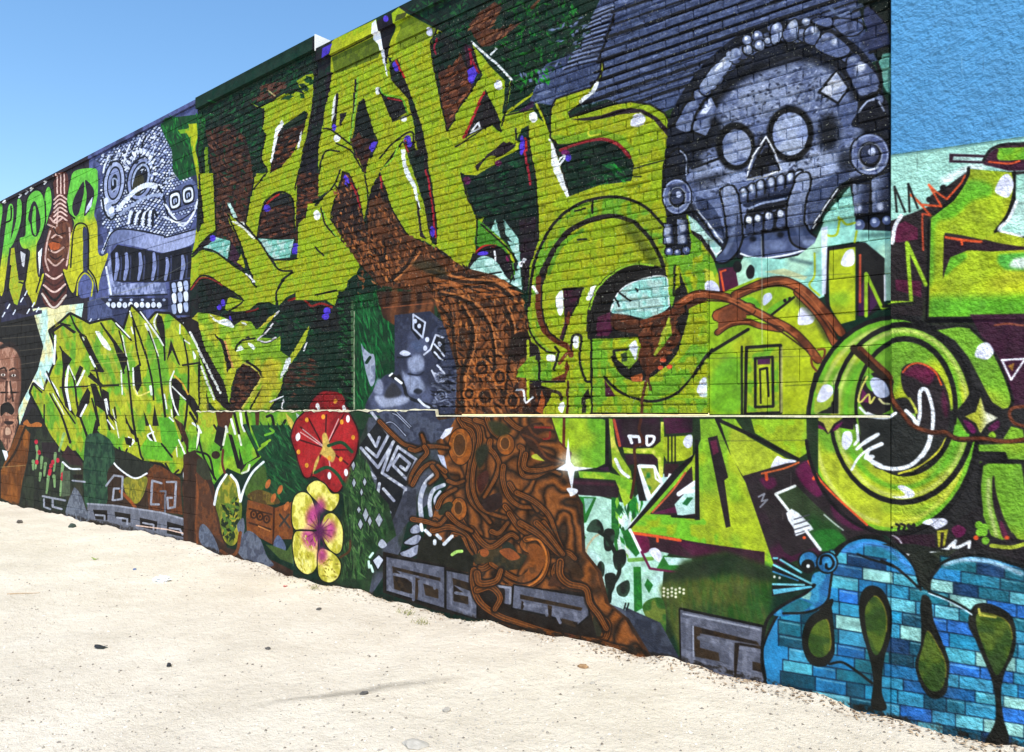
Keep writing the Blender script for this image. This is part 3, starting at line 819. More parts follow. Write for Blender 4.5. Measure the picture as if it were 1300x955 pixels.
LEAVES('E', '380,450 560,380 620,520 420,520', 26, [(36, 150, 46), (120, 132, 168)], ln=9, wd=4, ang=60, spread=40, seed=32)
F('G', '680,300 790,250 770,330 740,380', (58, 88, 30), col2=(40, 66, 30), mot=1)
F('G', '740,330 790,290 760,400', (150, 190, 200))

# ---- letter S
SP = '305,-10 298,80 240,152 30,222 0,280 -2,450 40,492 130,490 280,450 400,480 470,540 497,615 490,700 455,810 560,835 675,945 680,700 712,450 724,390 684,310 600,258 480,238 380,256 110,332 100,300 190,230 268,130 312,40'
LN('G', SP, 4.5, DK, closed=True, sm=False)
F('G', SP, YL, **YK)
F('G', '5,440 130,440 280,400 430,440 500,520 470,540 400,480 280,450 130,490 40,492', LM, alpha=.6)
F('G', '50,502 130,484 290,456 420,500 490,600 490,700 455,800 380,815 250,830 125,862 62,640', (16, 56, 40), col2=(12, 40, 34), mot=1)
LEAVES('G', '90,560 400,520 470,650 440,790 130,840', 60, [(20, 80, 44), (10, 36, 30)], ln=13, wd=3, ang=-8, spread=12, seed=33)
LEAVES('G', '300,620 440,600 460,780 340,800', 22, [(40, 150, 56), (24, 100, 50)], ln=16, wd=4, ang=35, spread=35, seed=34)
LN('G', '55,530 150,492 290,462 400,492 470,570', 4.5, (150, 40, 50))
EL('G', 85, 545, 26, 18, (124, 30, 110))
EL('G', 102, 575, 22, 22, VIO)
F('G', '415,770 455,750 445,805 410,800', (130, 34, 96))
F('G', '385,790 410,740 405,800', ICE)
F('G', '120,345 300,318 400,285 480,270 560,285 640,330 705,400 712,455 690,430 620,345 540,300 430,310 300,340 200,350', (48, 32, 46))
FS('G', '480,380 495,320 545,305 570,345 540,380', (230, 230, 248))
LN('G', '180,235 250,170 275,120', 5, WH)
LN('G', '225,400 230,440 300,430', 2, (206, 206, 60))
F('G', '-2,480 20,540 100,780 120,850 60,700 -2,620', (240, 242, 244))
LN('G', '20,620 70,560 75,580 40,625', 2.4, WH)
LN('G', '60,640 128,862', 2, DK)
for s in ('500,640 680,590', '500,690 545,690'):
    LL('G', s, 2, (50, 60, 16))

# ================================================================== big rounded letter on brick
F('x', '668,420 672,340 690,285 720,250 760,235 800,230 850,255 895,290 905,330 900,528 668,528', YL, **YK)
F('o', '560,280 700,330 690,560 620,860 530,860 640,560', YL, **YK)
F('o', '40,440 60,280 120,165 200,95 300,62 380,62 450,95 525,160 540,300 500,230 430,150 340,120 240,145 160,200 100,300 75,420 90,540 60,540', (160, 178, 30), col2=LM, mot=1)
LN('o', '32,470 48,320 110,175 200,92 300,60 380,62 460,95 530,165', 3.6, DK)
LN('o', '72,380 100,300 165,200 245,148 340,128 420,150', 8, (46, 36, 38), w1=5)
LN('o', '420,150 480,215 520,295 532,350', 5, (34, 30, 30))
LN('o', '390,160 470,260 490,320', 14, (84, 96, 24), soft=5, alpha=.7)
LN('o', '105,340 150,240 230,180', 5, LM)
LL('r', '425,150 425,240', 2.6, DK)
LL('r', '290,225 375,205', 2, DK)
LN('r', '315,440 380,435', 2.4, DK)
# eye of the letter
FS('o', '248,575 250,470 282,390 340,332 420,302 490,308 530,335 545,420 600,380 620,470 600,560 570,640 510,700 440,735 380,720 330,640 330,585 280,570', (36, 32, 32))
LN('o', '255,470 285,395 345,335 420,305 490,310', 2.4, (150, 190, 50))
FS('o', '332,478 368,402 440,362 530,350 545,390 546,462 470,505 400,492', ICE, col2=(150, 206, 196), mot=1)
LN('o', '332,478 368,402 440,362 530,350 546,395 546,460', 1.6, WH)
for s in ('365,410 405,440', '350,430 365,460', '425,395 432,405'):
    LL('o', s, 2.4, DK)
LL('o', '420,400 530,395', 1.2, (90, 120, 116), alpha=.7)
F('o', '285,500 330,480 340,545 320,575 280,570', (92, 32, 66))
FS('o', '335,490 400,495 450,512 540,480 600,440 690,415 700,432 620,470 570,520 590,580 540,640 500,690 470,720 430,640 445,570 350,545', (112, 62, 36), col2=(78, 46, 32), mot=1)
LEAVES('o', '345,500 440,515 540,485 590,520 560,620 490,690 450,570', 60, [(150, 90, 56), (58, 36, 28)], ln=8, wd=3, ang=-30, spread=50, seed=40)
F('o', '545,300 572,300 570,420 548,500 560,560 500,640 520,560 555,480 545,400', (170, 186, 44), col2=LM, mot=1)
LL('o', '570,290 565,420', 3, (40, 44, 30))
F('o', '585,330 612,400 615,500 590,430', (40, 38, 40))
# square spiral
LL('o', '260,575 430,570', 3, DK)
LL('o', '262,575 262,855 690,858', 3.4, DK)
F('o', '265,580 340,578 340,640 320,660 315,790 690,800 690,850 268,850', (164, 182, 30), col2=LM, mot=1)
F('o', '340,578 430,572 445,600 430,660 400,690 340,640', (150, 186, 46), col2=YL, mot=1)
LL('o', '345,622 395,618', 3, DK)
LN('o', '345,625 360,690 410,730 470,720 560,640', 3.2, DK)
F('o', '370,635 392,628 395,660 375,665', (60, 80, 50))
LN('o', '310,720 360,770 430,800 500,808 580,775 650,690 685,640', 3.4, DK)
F('o', '312,730 350,790 312,792', (86, 28, 62))
F('o', '320,660 380,720 450,750 540,700 600,640 660,560 690,480 690,640 650,700 580,770 480,802 400,790 330,730', (168, 182, 32), col2=LM, mot=1)
F('o', '640,745 690,720 690,800 640,790', (172, 184, 40))
FS('o', '650,760 680,720 720,770 715,800 690,795 660,790', (224, 226, 244))
for cx, cy in ((865, 560), (905, 600), (850, 605)):
    EL('H', cx, cy, 18, 14, (214, 96, 60))
F('H', '670,660 740,640 740,690 680,690', (196, 110, 60))
FS('H', '660,480 700,440 715,490 700,560 680,520', (232, 234, 246))
LN('H', '725,410 745,460 770,560 772,640 745,780 738,890', 3.6, (104, 58, 36))
LN('H', '770,640 790,740', 2.6, (92, 50, 34))
LN('H', '950,250 860,285 740,330', 5, (116, 62, 36))
LL('H', '905,310 860,440 815,530', 2.8, (186, 196, 60))
# left half: vine and hooks
LN('H', '60,250 60,360 110,450 190,520', 6, (150, 182, 40))
LN('H', '112,60 110,180 115,280 150,380 215,440 290,480 312,530', 7, (110, 54, 30))
LN('H', '130,90 135,270 175,385 240,440', 2, DK)
LN('H', '42,220 45,330 90,440 160,505 215,520', 2.4, DK)
F('H', '262,140 378,128 345,210 300,300 275,380 255,440 240,430 270,330', (84, 32, 60), col2=(52, 26, 42), mot=1)
LL('H', '262,132 380,124', 3, DK)
LN('H', '375,130 340,230 290,330 260,440', 2.2, DK)
F('H', '275,300 300,260 310,300 285,360', (128, 62, 38))
for s in ('220,170 258,140 262,260 240,290 215,220', '400,190 430,120 460,110 430,190', '165,530 210,530 215,565 170,565', '320,430 350,415 355,480 330,485', '235,830 268,815 262,880 235,860'):
    FS('H', s, (240, 242, 246))
for s in ('80,115 100,150',):
    LN('H', s, 4, WH)
LN('H', '310,500 320,420 345,405 372,430 360,560 395,680 430,690', 3, DK)
LN('H', '215,480 235,520 205,620', 3, DK)
F('H', '0,650 70,540 125,550 190,580 190,690 0,700', (146, 182, 40), col2=LM, mot=1)
F('H', '0,500 40,430 110,480 130,560 60,560 0,620', (40, 28, 30))
LL('H', '115,540 118,690', 3, DK)
LL('H', '45,435 45,800', 3.4, (186, 200, 40))
F('H', '180,680 270,640 280,560 300,600 270,690', (120, 60, 34))
LL('H', '240,580 300,500', 4, (130, 70, 40))
LL('H', '60,690 270,690', 2.8, DK)
F('H', '0,700 90,700 200,740 180,800 120,900 0,900', (60, 36, 28), col2=(40, 28, 26), mot=1)
LL('H', '5,740 40,830 85,790 100,770', 2.6, WH)
F('H', '60,705 90,690 130,700 120,730', (40, 24, 40))
LN('H', '160,740 240,760 250,800', 4, (60, 44, 30))
F('H', '100,870 135,740 150,800 140,890', (172, 92, 42))
LL('H', '290,690 290,880', 3.2, (92, 40, 34))
F('H', '300,700 430,700 430,880 300,880', (160, 184, 36), col2=LM, mot=1)
F('H', '375,790 415,730 430,790 400,800 400,880 375,880', (44, 36, 30))
LN('H', '290,690 288,880', 3, (84, 40, 34))

# ================================================================== skull with ear discs
SK = '846,180 850,150 872,108 900,75 940,42 985,26 1040,30 1088,58 1114,92 1122,120 1130,150 1131,282 1118,292 1085,290 1080,236 1062,236 1030,290 1038,308 1030,324 1000,323 960,334 930,326 915,334 905,326 882,292 872,272 876,322 846,326 846,275 840,240'
FS('x', '1085,-40 1140,-60 1140,70 1110,70', (6, 28, 22))
F('a', '840,410 910,400 910,720 870,700 820,600 810,480', (120, 180, 168), col2=(90, 150, 140), mot=1)
FS('x', SK, (34, 41, 60), col2=(20, 25, 38), mot=1)
FS('x', '872,212 898,180 902,142 925,112 965,88 1015,72 1058,84 1080,110 1092,150 1102,185 1094,222 1062,234 1030,288 1000,300 925,300 902,312 880,262', (134, 146, 182), col2=(104, 116, 152), mot=1)
FS('x', '905,150 930,115 975,92 1030,80 1065,100 1070,130 1040,138 1000,138 965,150 930,156', (142, 153, 184), col2=(104, 115, 148), mot=1, soft=3)
EL('x', 975, 118, 40, 18, (168, 178, 204), soft=8, alpha=.6)
FS('x', '955,214 985,206 1030,190 1060,196 1066,214 1040,226 1010,232', (178, 188, 214), soft=4, alpha=.8)
FS('x', '880,214 905,200 930,212 950,222 930,236 900,240', (170, 180, 208), soft=4, alpha=.8)
LEAVES('x', '905,150 930,115 975,90 1030,80 1065,100 1078,150 1095,210 1030,280 960,225 900,250 880,230', 560, [(190, 198, 222), (52, 60, 88), (160, 170, 198), (40, 46, 68)], ln=6, wd=3, ang=-15, spread=60, seed=36, alpha=.75)
for s, w_ in (('898,180 902,142 925,112 965,88 1015,74 1058,86 1080,112 1094,150 1104,188', 14), ('872,214 900,180', 10), ('1090,225 1062,240 1032,290', 9), ('880,262 905,312', 9)):
    LN('x', s, w_ * .7, (14, 17, 26), soft=4, alpha=.75)
EL('x', 906, 168, 12, 20, (16, 20, 30), soft=6, alpha=.85)
EL('x', 1052, 168, 14, 24, (16, 20, 30), soft=7, alpha=.9)
EL('x', 968, 190, 9, 22, (20, 24, 36), soft=5, alpha=.8)
EL('x', 1075, 205, 12, 16, (18, 22, 32), soft=6, alpha=.7)
EL('x', 900, 228, 26, 7, (24, 28, 42), soft=5, alpha=.6, rot=-18)
_arc = spline(pts('x', '874,160 884,132 902,104 926,80 954,60 986,47 1020,45 1054,56 1084,78 1104,106 1114,138'), False, 3)
for k_, (ax_c, ay_c) in enumerate(_arc):
    r_ = 8.5 + 3 * ((k_ * 7) % 5) / 4
    EL('x', ax_c, ay_c, r_ + 1.8, r_ * .8 + 1.8, (10, 12, 18), rot=k_ * 12)
    EL('x', ax_c, ay_c, r_, r_ * .8, (112, 124, 160), col2=(66, 76, 108), mot=1, rot=k_ * 12)
    EL('x', ax_c - 1, ay_c - 2.4, r_ * .5, r_ * .3, (176, 186, 212), soft=1.5, alpha=.7)
# headdress band
for s in ('290,640 470,436 522,500 340,705', '490,402 575,365 596,430 520,462', '800,200 880,162 916,240 862,332 822,250'):
    LN('b', s, 3, (12, 14, 20), closed=True, sm=False)
    FS('b', s, LSL, col2=(98, 110, 146), mot=1)
F('b', '395,540 470,440 490,470 420,540', (230, 234, 246))
for cx, cy, r_ in ((645, 303, 36), (652, 376, 34), (725, 275, 42), (742, 342, 38), (805, 310, 24)):
    EL('b', cx, cy, r_ + 8, r_ + 8, (12, 14, 20))
    EL('b', cx, cy, r_, r_, LSL, col2=(110, 122, 158), mot=1)
    EL('b', cx - 6, cy - 10, r_ * .4, r_ * .35, (236, 238, 248), soft=1)
for s in ('-5,215 40,162 78,200 72,282 8,335', '88,235 170,148 198,200 182,292 108,312', '258,232 310,200 362,240 322,332 248,312', '328,342 410,248 505,290 592,382 500,435 378,392', '455,160 600,150 690,200 640,262 540,262', '300,160 380,130 460,150 440,200 380,200'):
    LN('a', s, 3, (12, 14, 20), closed=True)
    FS('a', s, LSL if s[0] != '4' and s[:3] != '300' else (58, 68, 98), col2=(96, 108, 144), mot=1)
EL('a', 258, 165, 30, 28, LSL)
EL('a', 258, 158, 14, 10, (240, 240, 248))
for cx, cy in ((30, 200), (150, 190), (320, 230), (470, 310)):
    EL('a', cx, cy, 22, 30, (220, 226, 240), soft=2, alpha=.8)
F('a', '700,60 740,45 872,182 895,330 740,392 655,300 722,230 690,140', (60, 68, 102))
LN('a', '700,60 740,48 872,182', 2, (16, 18, 26))
LN('a', '740,395 900,345', 4, (10, 12, 16), sm=False)
LN('a', '440,60 520,120 620,60 680,40', 4, (112, 126, 160))
F('a', '488,525 592,668 502,795 345,700', (16, 18, 24))
F('a', '490,548 572,665 500,772 372,695', (216, 220, 234), col2=(150, 160, 188), mot=1)
FS('a', '565,505 680,465 785,560 806,650 700,725 640,692 600,600', (132, 144, 178), col2=(86, 98, 134), mot=1)
EL('a', 672, 510, 40, 34, (226, 230, 244), soft=2)
LN('a', '800,480 820,560 812,690 640,800 600,900', 4, (12, 14, 20))
FS('a', '525,830 620,760 650,800 590,955 540,960', (130, 142, 178), col2=(90, 102, 138), mot=1)
FS('a', '612,960 640,860 700,782 790,750 850,820 872,960', (24, 28, 44))
LN('a', '655,850 720,770 770,755', 2.4, (170, 180, 206))
LN('a', '810,770 850,840', 2.4, (170, 180, 206))
FS('Z', '100,350 190,195 232,165 284,190 232,312 200,402', (128, 140, 174), col2=(90, 102, 138), mot=1)
FS('Z', '250,330 362,148 412,212 332,432 240,392', (134, 146, 180), col2=(92, 104, 140), mot=1)
F('Z', '290,270 360,155 385,200 340,270', (206, 212, 232))
for s in ('90,360 180,195 240,150', '225,410 250,300 360,130 420,210', '225,400 330,440', '230,680 420,610 480,590', '10,780 20,650 60,575 130,530 185,590 195,720'):
    LN('Z', s, 3, (12, 14, 20))
LN('Z', '140,545 185,600 185,730', 1.8, (170, 180, 206))
for cx, cy, rx, ry in ((320, 510, 60, 40), (250, 640, 70, 36), (390, 330, 30, 40)):
    EL('Z', cx, cy, rx, ry, (24, 28, 40), soft=3, alpha=.85)
# sockets and nose
EL('x', 934, 186, 25, 31, (14, 16, 22), soft=1.5)
EL('x', 935, 187, 18.5, 23, (170, 180, 208), col2=(120, 132, 166), mot=1)
EL('x', 1003, 170, 30, 36, (14, 16, 22), soft=1.5)
EL('x', 1003, 170, 22.5, 27.5, (184, 194, 218), col2=(140, 152, 186), mot=1)
EL('x', 1002, 162, 14, 14, (176, 186, 212), soft=4, alpha=.7)
LL('Z', '640,740 690,590 790,440 850,540 905,690 780,745 640,765', 2.2, (234, 236, 246))
F('Z', '650,752 790,462 895,692', (26, 28, 38), col2=(66, 74, 98), mot=1)
LN('Z', '650,752 790,462 895,692', 1.6, (10, 10, 14), closed=True, sm=False)
# jaw
FS('c', '590,180 620,110 700,80 830,45 955,20 1060,-20 1090,40 1080,130 955,190 760,225 640,260', (44, 52, 76))
for k, (cx, cy) in enumerate(((622, 150), (688, 118), (752, 92), (832, 70), (905, 50), (975, 28), (1040, 12))):
    FS('c', [(cx - 28, cy - 20), (cx, cy - 40), (cx + 28, cy - 24), (cx + 26, cy + 62), (cx - 24, cy + 78)], (104, 116, 150), col2=(70, 80, 112), mot=1)
    LN('c', [(cx - 30, cy - 20), (cx, cy - 42), (cx + 30, cy - 24), (cx + 28, cy + 62)], 2.2, (12, 14, 20))
    EL('c', cx - 2, cy - 2, 20, 34, (206, 214, 234), soft=1.4)
FS('c', '640,290 660,260 760,222 900,190 1010,160 1060,190 1020,240 900,270 760,300 650,330', (26, 30, 44))
LN('c', '660,268 760,228 880,205 1000,175', 3, (148, 160, 190))
F('c', '628,340 1060,240 1075,450 955,440 640,470', (22, 26, 38))
for k, (cx, cy) in enumerate(((662, 352), (728, 340), (810, 320), (900, 305), (975, 290), (1035, 275))):
    FS('c', [(cx - 30, cy - 10), (cx - 10, cy - 34), (cx + 28, cy - 24), (cx + 32, cy + 90), (cx - 26, cy + 105)], (92, 104, 140), col2=(62, 72, 102), mot=1)
    LN('c', [(cx - 32, cy + 60), (cx - 30, cy - 10), (cx - 10, cy - 38), (cx + 30, cy - 24)], 2.2, (10, 12, 18))
    EL('c', cx, cy + 2, 22, 26, (232, 236, 246), soft=1)
FS('c', '615,490 760,455 955,430 1080,430 1110,520 1120,600 1000,625 780,640 596,612', (100, 112, 148), col2=(72, 82, 116), mot=1)
LL('c', '755,440 760,635', 3, (18, 20, 30))
for cx, cy in ((680, 495), (890, 462), (1040, 440)):
    EL('c', cx, cy, 26, 22, (28, 32, 46), soft=1.5)
EL('c', 690, 570, 50, 30, (134, 146, 180), soft=3, alpha=.7)
EL('c', 880, 545, 60, 40, (126, 138, 172), soft=3, alpha=.7)
LN('c', '588,606 660,630 760,640 900,622 1000,600 1120,560', 2.2, (236, 238, 246))
LN('c', '588,622 660,648 760,658 900,640 1000,620 1120,580', 2.4, (12, 14, 20))
T1 = '450,150 470,112 535,100 570,160 592,300 602,450 562,580 482,662 412,668 400,640 470,560 498,450 480,300'
T2 = '165,470 190,390 238,358 282,372 286,450 252,560 240,720 270,800 340,860 332,912 240,922 150,880 122,780 120,600'
for cr, s, g0 in (('c', T1, (918, 240, 936, 300)), ('d', T2, (1008, 230, 1020, 300))):
    LN(cr, s, 5, (10, 12, 16), closed=True)
    FS(cr, s, (164, 174, 202), col2=(74, 84, 116), grad=g0)
LN('c', '520,160 540,330 530,470 470,600', 6, (136, 148, 180), soft=2, alpha=.6)
LN('d', '205,450 180,600 180,740 230,860', 7, (126, 138, 172), soft=2, alpha=.6)
EL('d', 270, 880, 50, 26, (150, 162, 194), soft=2, alpha=.7)
FS('d', '300,470 420,400 560,340 590,400 500,460 400,600 300,780 270,700 280,560', (88, 100, 134), col2=(62, 72, 102), mot=1)
LN('d', '590,440 520,480 420,600 290,790', 4, (12, 14, 20))
LN('d', '500,480 420,590 300,770', 1.8, (236, 238, 246))
LN('c', '270,280 340,360 450,520', 2.2, (226, 230, 240))
LN('c', '262,300 330,390 440,560', 3, (12, 14, 20))
FS('c', '260,180 330,200 420,300 480,460 440,470 360,380 280,280', (78, 90, 124), col2=(54, 64, 92), mot=1)
# ear discs
for cr, cx, cy, rx, ry in (('d', 742, 215, 158, 168), ('c', 116, 178, 116, 142)):
    EL(cr, cx, cy, rx, ry, (10, 12, 16))
    EL(cr, cx, cy, rx * .93, ry * .93, (122, 134, 172), col2=(88, 98, 138), mot=1)
    RING(cr, cx, cy, rx * .86, ry * .86, 1.6, (176, 186, 214), alpha=.8)
    EL(cr, cx, cy, rx * .58, ry * .58, (12, 14, 20))
    RING(cr, cx + rx * .02, cy + ry * .05, rx * .56, ry * .56, 1.8, (190, 198, 220), alpha=.7)
    EL(cr, cx, cy, rx * .44, ry * .44, (62, 70, 98))
    EL(cr, cx + rx * .1, cy - ry * .12, rx * .18, ry * .18, (190, 198, 224), soft=1)
LN('d', '690,320 740,335 800,310', 2.6, (230, 232, 240))
# pendants
for cr, s in (('d', '612,440 742,440 732,662 622,662'), ('d', '752,400 895,345 895,655 760,655'), ('c', '18,385 82,385 92,532 18,532'), ('c', '118,350 195,355 194,540 118,540')):
    P_ = pts(cr, s)
    LN(cr, s, 3, (10, 12, 16), closed=True, sm=False)
    F(cr, s, (150, 162, 194), col2=(44, 52, 78), grad=(P_[0, 0], P_[0, 1], P_[1, 0], P_[0, 1]))
for cr, x_, y_ in (('d', 655, 620), ('d', 820, 610), ('c', 50, 500), ('c', 155, 500), ('c', 45, 430), ('c', 160, 410)):
    EL(cr, x_, y_, 24, 34, (206, 212, 232), soft=2, alpha=.8)
for cr, cx, cy, r_ in (('d', 655, 745, 56), ('d', 772, 725, 52), ('d', 862, 710, 46), ('c', 55, 594, 38), ('c', 118, 600, 32), ('c', 184, 584, 38)):
    EL(cr, cx, cy, r_, r_, (10, 12, 16))
    EL(cr, cx, cy, r_ * .76, r_ * .76, (92, 104, 144))
    EL(cr, cx - r_ * .1, cy - r_ * .2, r_ * .34, r_ * .34, (200, 206, 230), soft=1)

# ================================================================== block panel: mint ground and wide lime letter
F('c', '205,320 260,360 350,470 440,560 400,640 360,600 300,480 220,430', ICE, col2=MINT, mot=1)
F('c', '220,430 300,470 360,560 400,640 380,660 310,570 240,500', (40, 28, 36))
LN('c', '360,560 400,610 440,580', 1.8, WH)
F('c', '205,440 300,520 380,650 430,800 450,920 340,920 210,905 130,700 40,680 40,620 200,620 230,560', YL, col2=LM, mot=1)
F('p', '380,210 600,225 700,205 800,130 870,-30 1020,-200 1042,-60 1042,50 1262,60 1262,470 1210,470 1210,240 1060,120 880,150 870,440 800,470 640,330 540,330 340,390 330,330', (150, 206, 192), col2=(176, 214, 190), mot=0)
F('p', '500,300 620,280 760,330 740,350 620,320', (206, 206, 156), alpha=.8)
LL('p', '660,225 780,250', 5, (60, 84, 90), soft=2, alpha=.6)
LL('p', '1080,85 1240,80', 5, (50, 90, 90), soft=3, alpha=.7)
FS('p', '395,300 420,258 445,280 440,330 410,340', (30, 30, 34))
F('p', '230,280 330,270 350,380 270,425 240,420', (84, 28, 62))
LL('p', '245,300 265,420', 2.6, ORG)
LL('p', '245,300 275,290', 2.4, ORG)
EL('p', 345, 270, 26, 34, (20, 22, 26))
LN('p', '850,50 880,85 930,80 945,20 950,-20', 2.6, (176, 190, 30))
LN('p', '960,-10 990,20 1040,10', 2.6, (176, 190, 30))
LN('p', '1050,60 1030,170', 2.6, (176, 190, 30))
LN('p', '800,190 800,320 770,380 830,440', 2.4, (176, 190, 40))
# lime ground
F('x', '897,360 905,375 960,352 1000,352 1030,390 1055,425 1062,440 1040,470 1032,527 897,527', (174, 186, 30), col2=(150, 182, 34), mot=0)
F('p', '160,280 200,300 240,430 160,440', (186, 194, 60))
FS('p', '160,370 190,350 230,380 235,430 170,425', (214, 216, 240))
FS('x', '905,470 935,455 940,520 900,520', (108, 172, 40), soft=6, alpha=.8)
FS('p', '340,480 430,450 480,500 440,520 400,500', (108, 176, 44))
FS('p', '520,530 600,470 680,450 540,560', (120, 180, 44))
FS('p', '500,440 540,425 548,460 500,500', (214, 220, 244))
FS('p', '700,600 720,510 800,540 790,600 730,615', (226, 226, 246))
LN('p', '540,560 680,450', 3, DK, sm=False)
LN('p', '195,770 410,640', 4, DK, sm=False)
LN('p', '195,760 90,920', 4, DK, sm=False)
LN('p', '700,470 800,560 880,700', 9, (70, 76, 40), soft=3, alpha=.7)
for cx, cy in ((625, 470), (655, 460)):
    EL('p', cx, cy, 10, 12, DK)
# right-hand lime block and dark void
F('p', '880,165 1042,145 1042,585 950,610 890,500', (176, 188, 30), col2=(140, 182, 36), mot=0)
LN('p', '885,520 868,430 878,165 1045,140', 4.6, DK, sm=False)
F('p', '840,40 878,30 868,430 845,440', (222, 226, 244), alpha=.9)
FS('p', '955,250 985,180 1030,170 1035,250 990,270', (224, 224, 244))
LL('p', '880,345 1040,325', 1, (96, 104, 20), alpha=.8)
LL('p', '900,550 1040,545', 1, (96, 104, 20), alpha=.8)
F('p', '1048,125 1100,125 1215,220 1212,500 1110,570 1048,560', (26, 24, 28))
F('p', '1060,420 1100,330 1180,480 1110,560 1060,560', (70, 26, 74))
LL('p', '1070,200 1070,480', 3, (190, 84, 52))
LL('p', '1105,560 1105,310 1200,515 1265,488', 4.6, (158, 196, 40))
LL('p', '1215,320 1218,470', 2.4, WH)
# brown roots
RT = (112, 58, 32)
for s, w_ in (('0,500 100,440 200,438 290,455 400,510 520,572 660,645 760,740 820,820', 9), ('330,440 430,395 520,362 620,355 720,400 810,480 890,570 960,660', 10), ('225,660 300,610 400,595 480,620 600,640', 6), ('230,560 330,520 420,520', 14), ('700,420 800,520 870,620 920,720', 9)):
    LN('p', s, w_ + 2.4, (46, 28, 20))
    LN('p', s, w_, RT, col2=(150, 84, 48), mot=1)
F('p', '230,545 380,500 400,570 230,640', (128, 70, 40))
for s in ('0,490 110,432 290,450 520,560 700,690', '350,430 520,368 640,362 760,440 900,610', '300,470 420,530', '240,640 320,600 420,598'):
    LN('p', s, 1.6, (176, 104, 62))
for s in ('160,470 290,480 400,535 620,650', '430,420 560,385 680,410 830,560 930,700', '520,600 640,680 760,770'):
    LN('p', s, 1.8, (58, 32, 22))
for s in ('820,760 860,760 850,810 800,800 790,760', '780,800 790,860 850,910 930,915', '830,800 850,860 910,900'):
    LN('p', s, 2.6, (122, 66, 38))
# nested rectangles
for s, w_, c_ in (('946,441 989,438 990,524 944,526', 4, DK), ):
    LL('x', s, w_, c_, closed=True)
F('x', '948,444 986,441 987,522 947,523', (170, 190, 40), col2=LM, mot=1)
LL('x', '957,455 979,453 980,516 957,517', 3.4, DK, closed=True)
F('x', '960,458 976,456 977,513 960,514', (182, 194, 40))
F('x', '960,456 976,455 976,462 960,463', (84, 32, 80))
LL('x', '963,470 964,512', 2.2, DK)
LL('x', '963,469 972,467 974,503', 3, DK)
LL('x', '940,440 940,526', 3, (36, 44, 24))
F('x', '989,440 992,440 992,524 989,524', (218, 216, 130), alpha=.7)
LL('x', '995,490 1032,488', 1.2, (90, 100, 20), alpha=.8)
# ================================================================== near stucco wall, right of the joint
F('x', '1132,-600 2600,-900 2600,120 1300,175 1132,198', (92, 156, 200), amp=.10)
F('x', '1132,198 1300,175 2600,120 2600,420 1132,420', (166, 212, 198), amp=.12)
F('x', '1132,300 1200,260 2600,200 2600,1100 1132,1100', (44, 42, 44))
F('e', '50,440 90,425 160,400 260,360 270,300 360,250 480,160 700,170 1200,150 1200,300 720,560 300,960 45,960', (46, 36, 40))
F('e', '60,470 130,440 200,480 200,540 80,560', (104, 26, 66))
F('e', '75,760 220,770 220,860 80,820', (96, 24, 62))
LN('e', '340,220 480,150 560,150', 8, (240, 244, 244), soft=3, alpha=.8)
LN('e', '60,560 75,470 110,410', 5, WH, soft=1)
# slatted tab and lime letter
F('e', '375,70 580,78 580,125 372,118', (56, 22, 46))
F('e', '395,85 570,92 565,112 392,106', (190, 222, 214))
F('e', '560,130 590,70 650,25 760,10 1400,-40 1400,150 700,165', (70, 28, 54))
LN('e', '560,110 600,50 670,20 780,15 1000,5', 3.4, DK)
FS('e', '640,100 645,50 680,38 1200,30 1200,85 800,102 700,108', (140, 190, 40), col2=(110, 176, 44), mot=1)
LN('e', '590,115 700,125 760,110', 2.4, ORG)
F('e', '485,155 730,175 728,330 690,420 640,500 560,545 450,520 350,505 345,560 340,760 380,640 480,600 600,605 760,592 1400,560 1400,980 250,980 258,800 262,440 300,405 400,330 460,240', (184, 190, 34), col2=(166, 186, 34), mot=0)
FS('e', '270,440 400,330 480,220 600,240 600,300 500,330 400,420 300,460 290,700 265,800', (112, 178, 44), soft=3)
F('e', '255,860 1400,840 1400,985 250,985', (106, 176, 40), soft=7)
FS('e', '360,650 440,610 470,640 400,700 350,740', (112, 178, 44), soft=2)
LN('e', '730,175 735,270 700,400 630,500', 5, DK)
F('e', '740,185 1400,130 1400,510 780,525 640,498 710,420 738,330', (184, 218, 206), col2=(160, 206, 190), mot=0)
LN('e', '745,330 700,430 650,490 770,525', 4, WH)
F('e', '560,540 640,500 790,535 1400,520 1400,590 760,592', (176, 188, 40))
F('e', '345,520 560,550 760,580 1000,590 600,608 480,600 380,640 340,745', (52, 28, 42))
LL('e', '355,530 440,545 550,555', 3.4, ORG)
LL('e', '440,545 445,570', 3, ORG)
FS('e', '625,270 660,200 700,185 728,240 700,310 650,300', (224, 224, 244))
FS('e', '640,640 700,620 1100,610 1100,700 740,712 660,690', (96, 176, 70), soft=2)
FS('e', '720,660 780,640 1100,640 1100,695 740,700', (214, 228, 214), soft=2)
LN('e', '480,150 470,200 400,310 290,400', 4.4, DK)
LL('e', '250,980 252,860 262,440', 5, DK)
LL('e', '250,985 1400,975', 8, DK)
LN('e', '270,410 200,330 160,295 220,350 330,360 260,240 300,280 360,320 440,230 460,190', 2.6, ORG, sm=False)
LL('e', '270,410 225,400 225,480 230,600', 2.4, (200, 84, 50))
for s in ('85,390 72,250 130,390', '155,390 148,235 200,370'):
    LL('e', s, 2.6, (24, 26, 26))
EL('e', 340, 260, 18, 20, DK)
EL('e', 262, 322, 16, 16, DK)
LL('e', '245,790 140,560 165,890 50,890', 5, (162, 198, 44))
LL('e', '0,905 180,890', 4, (28, 30, 24))
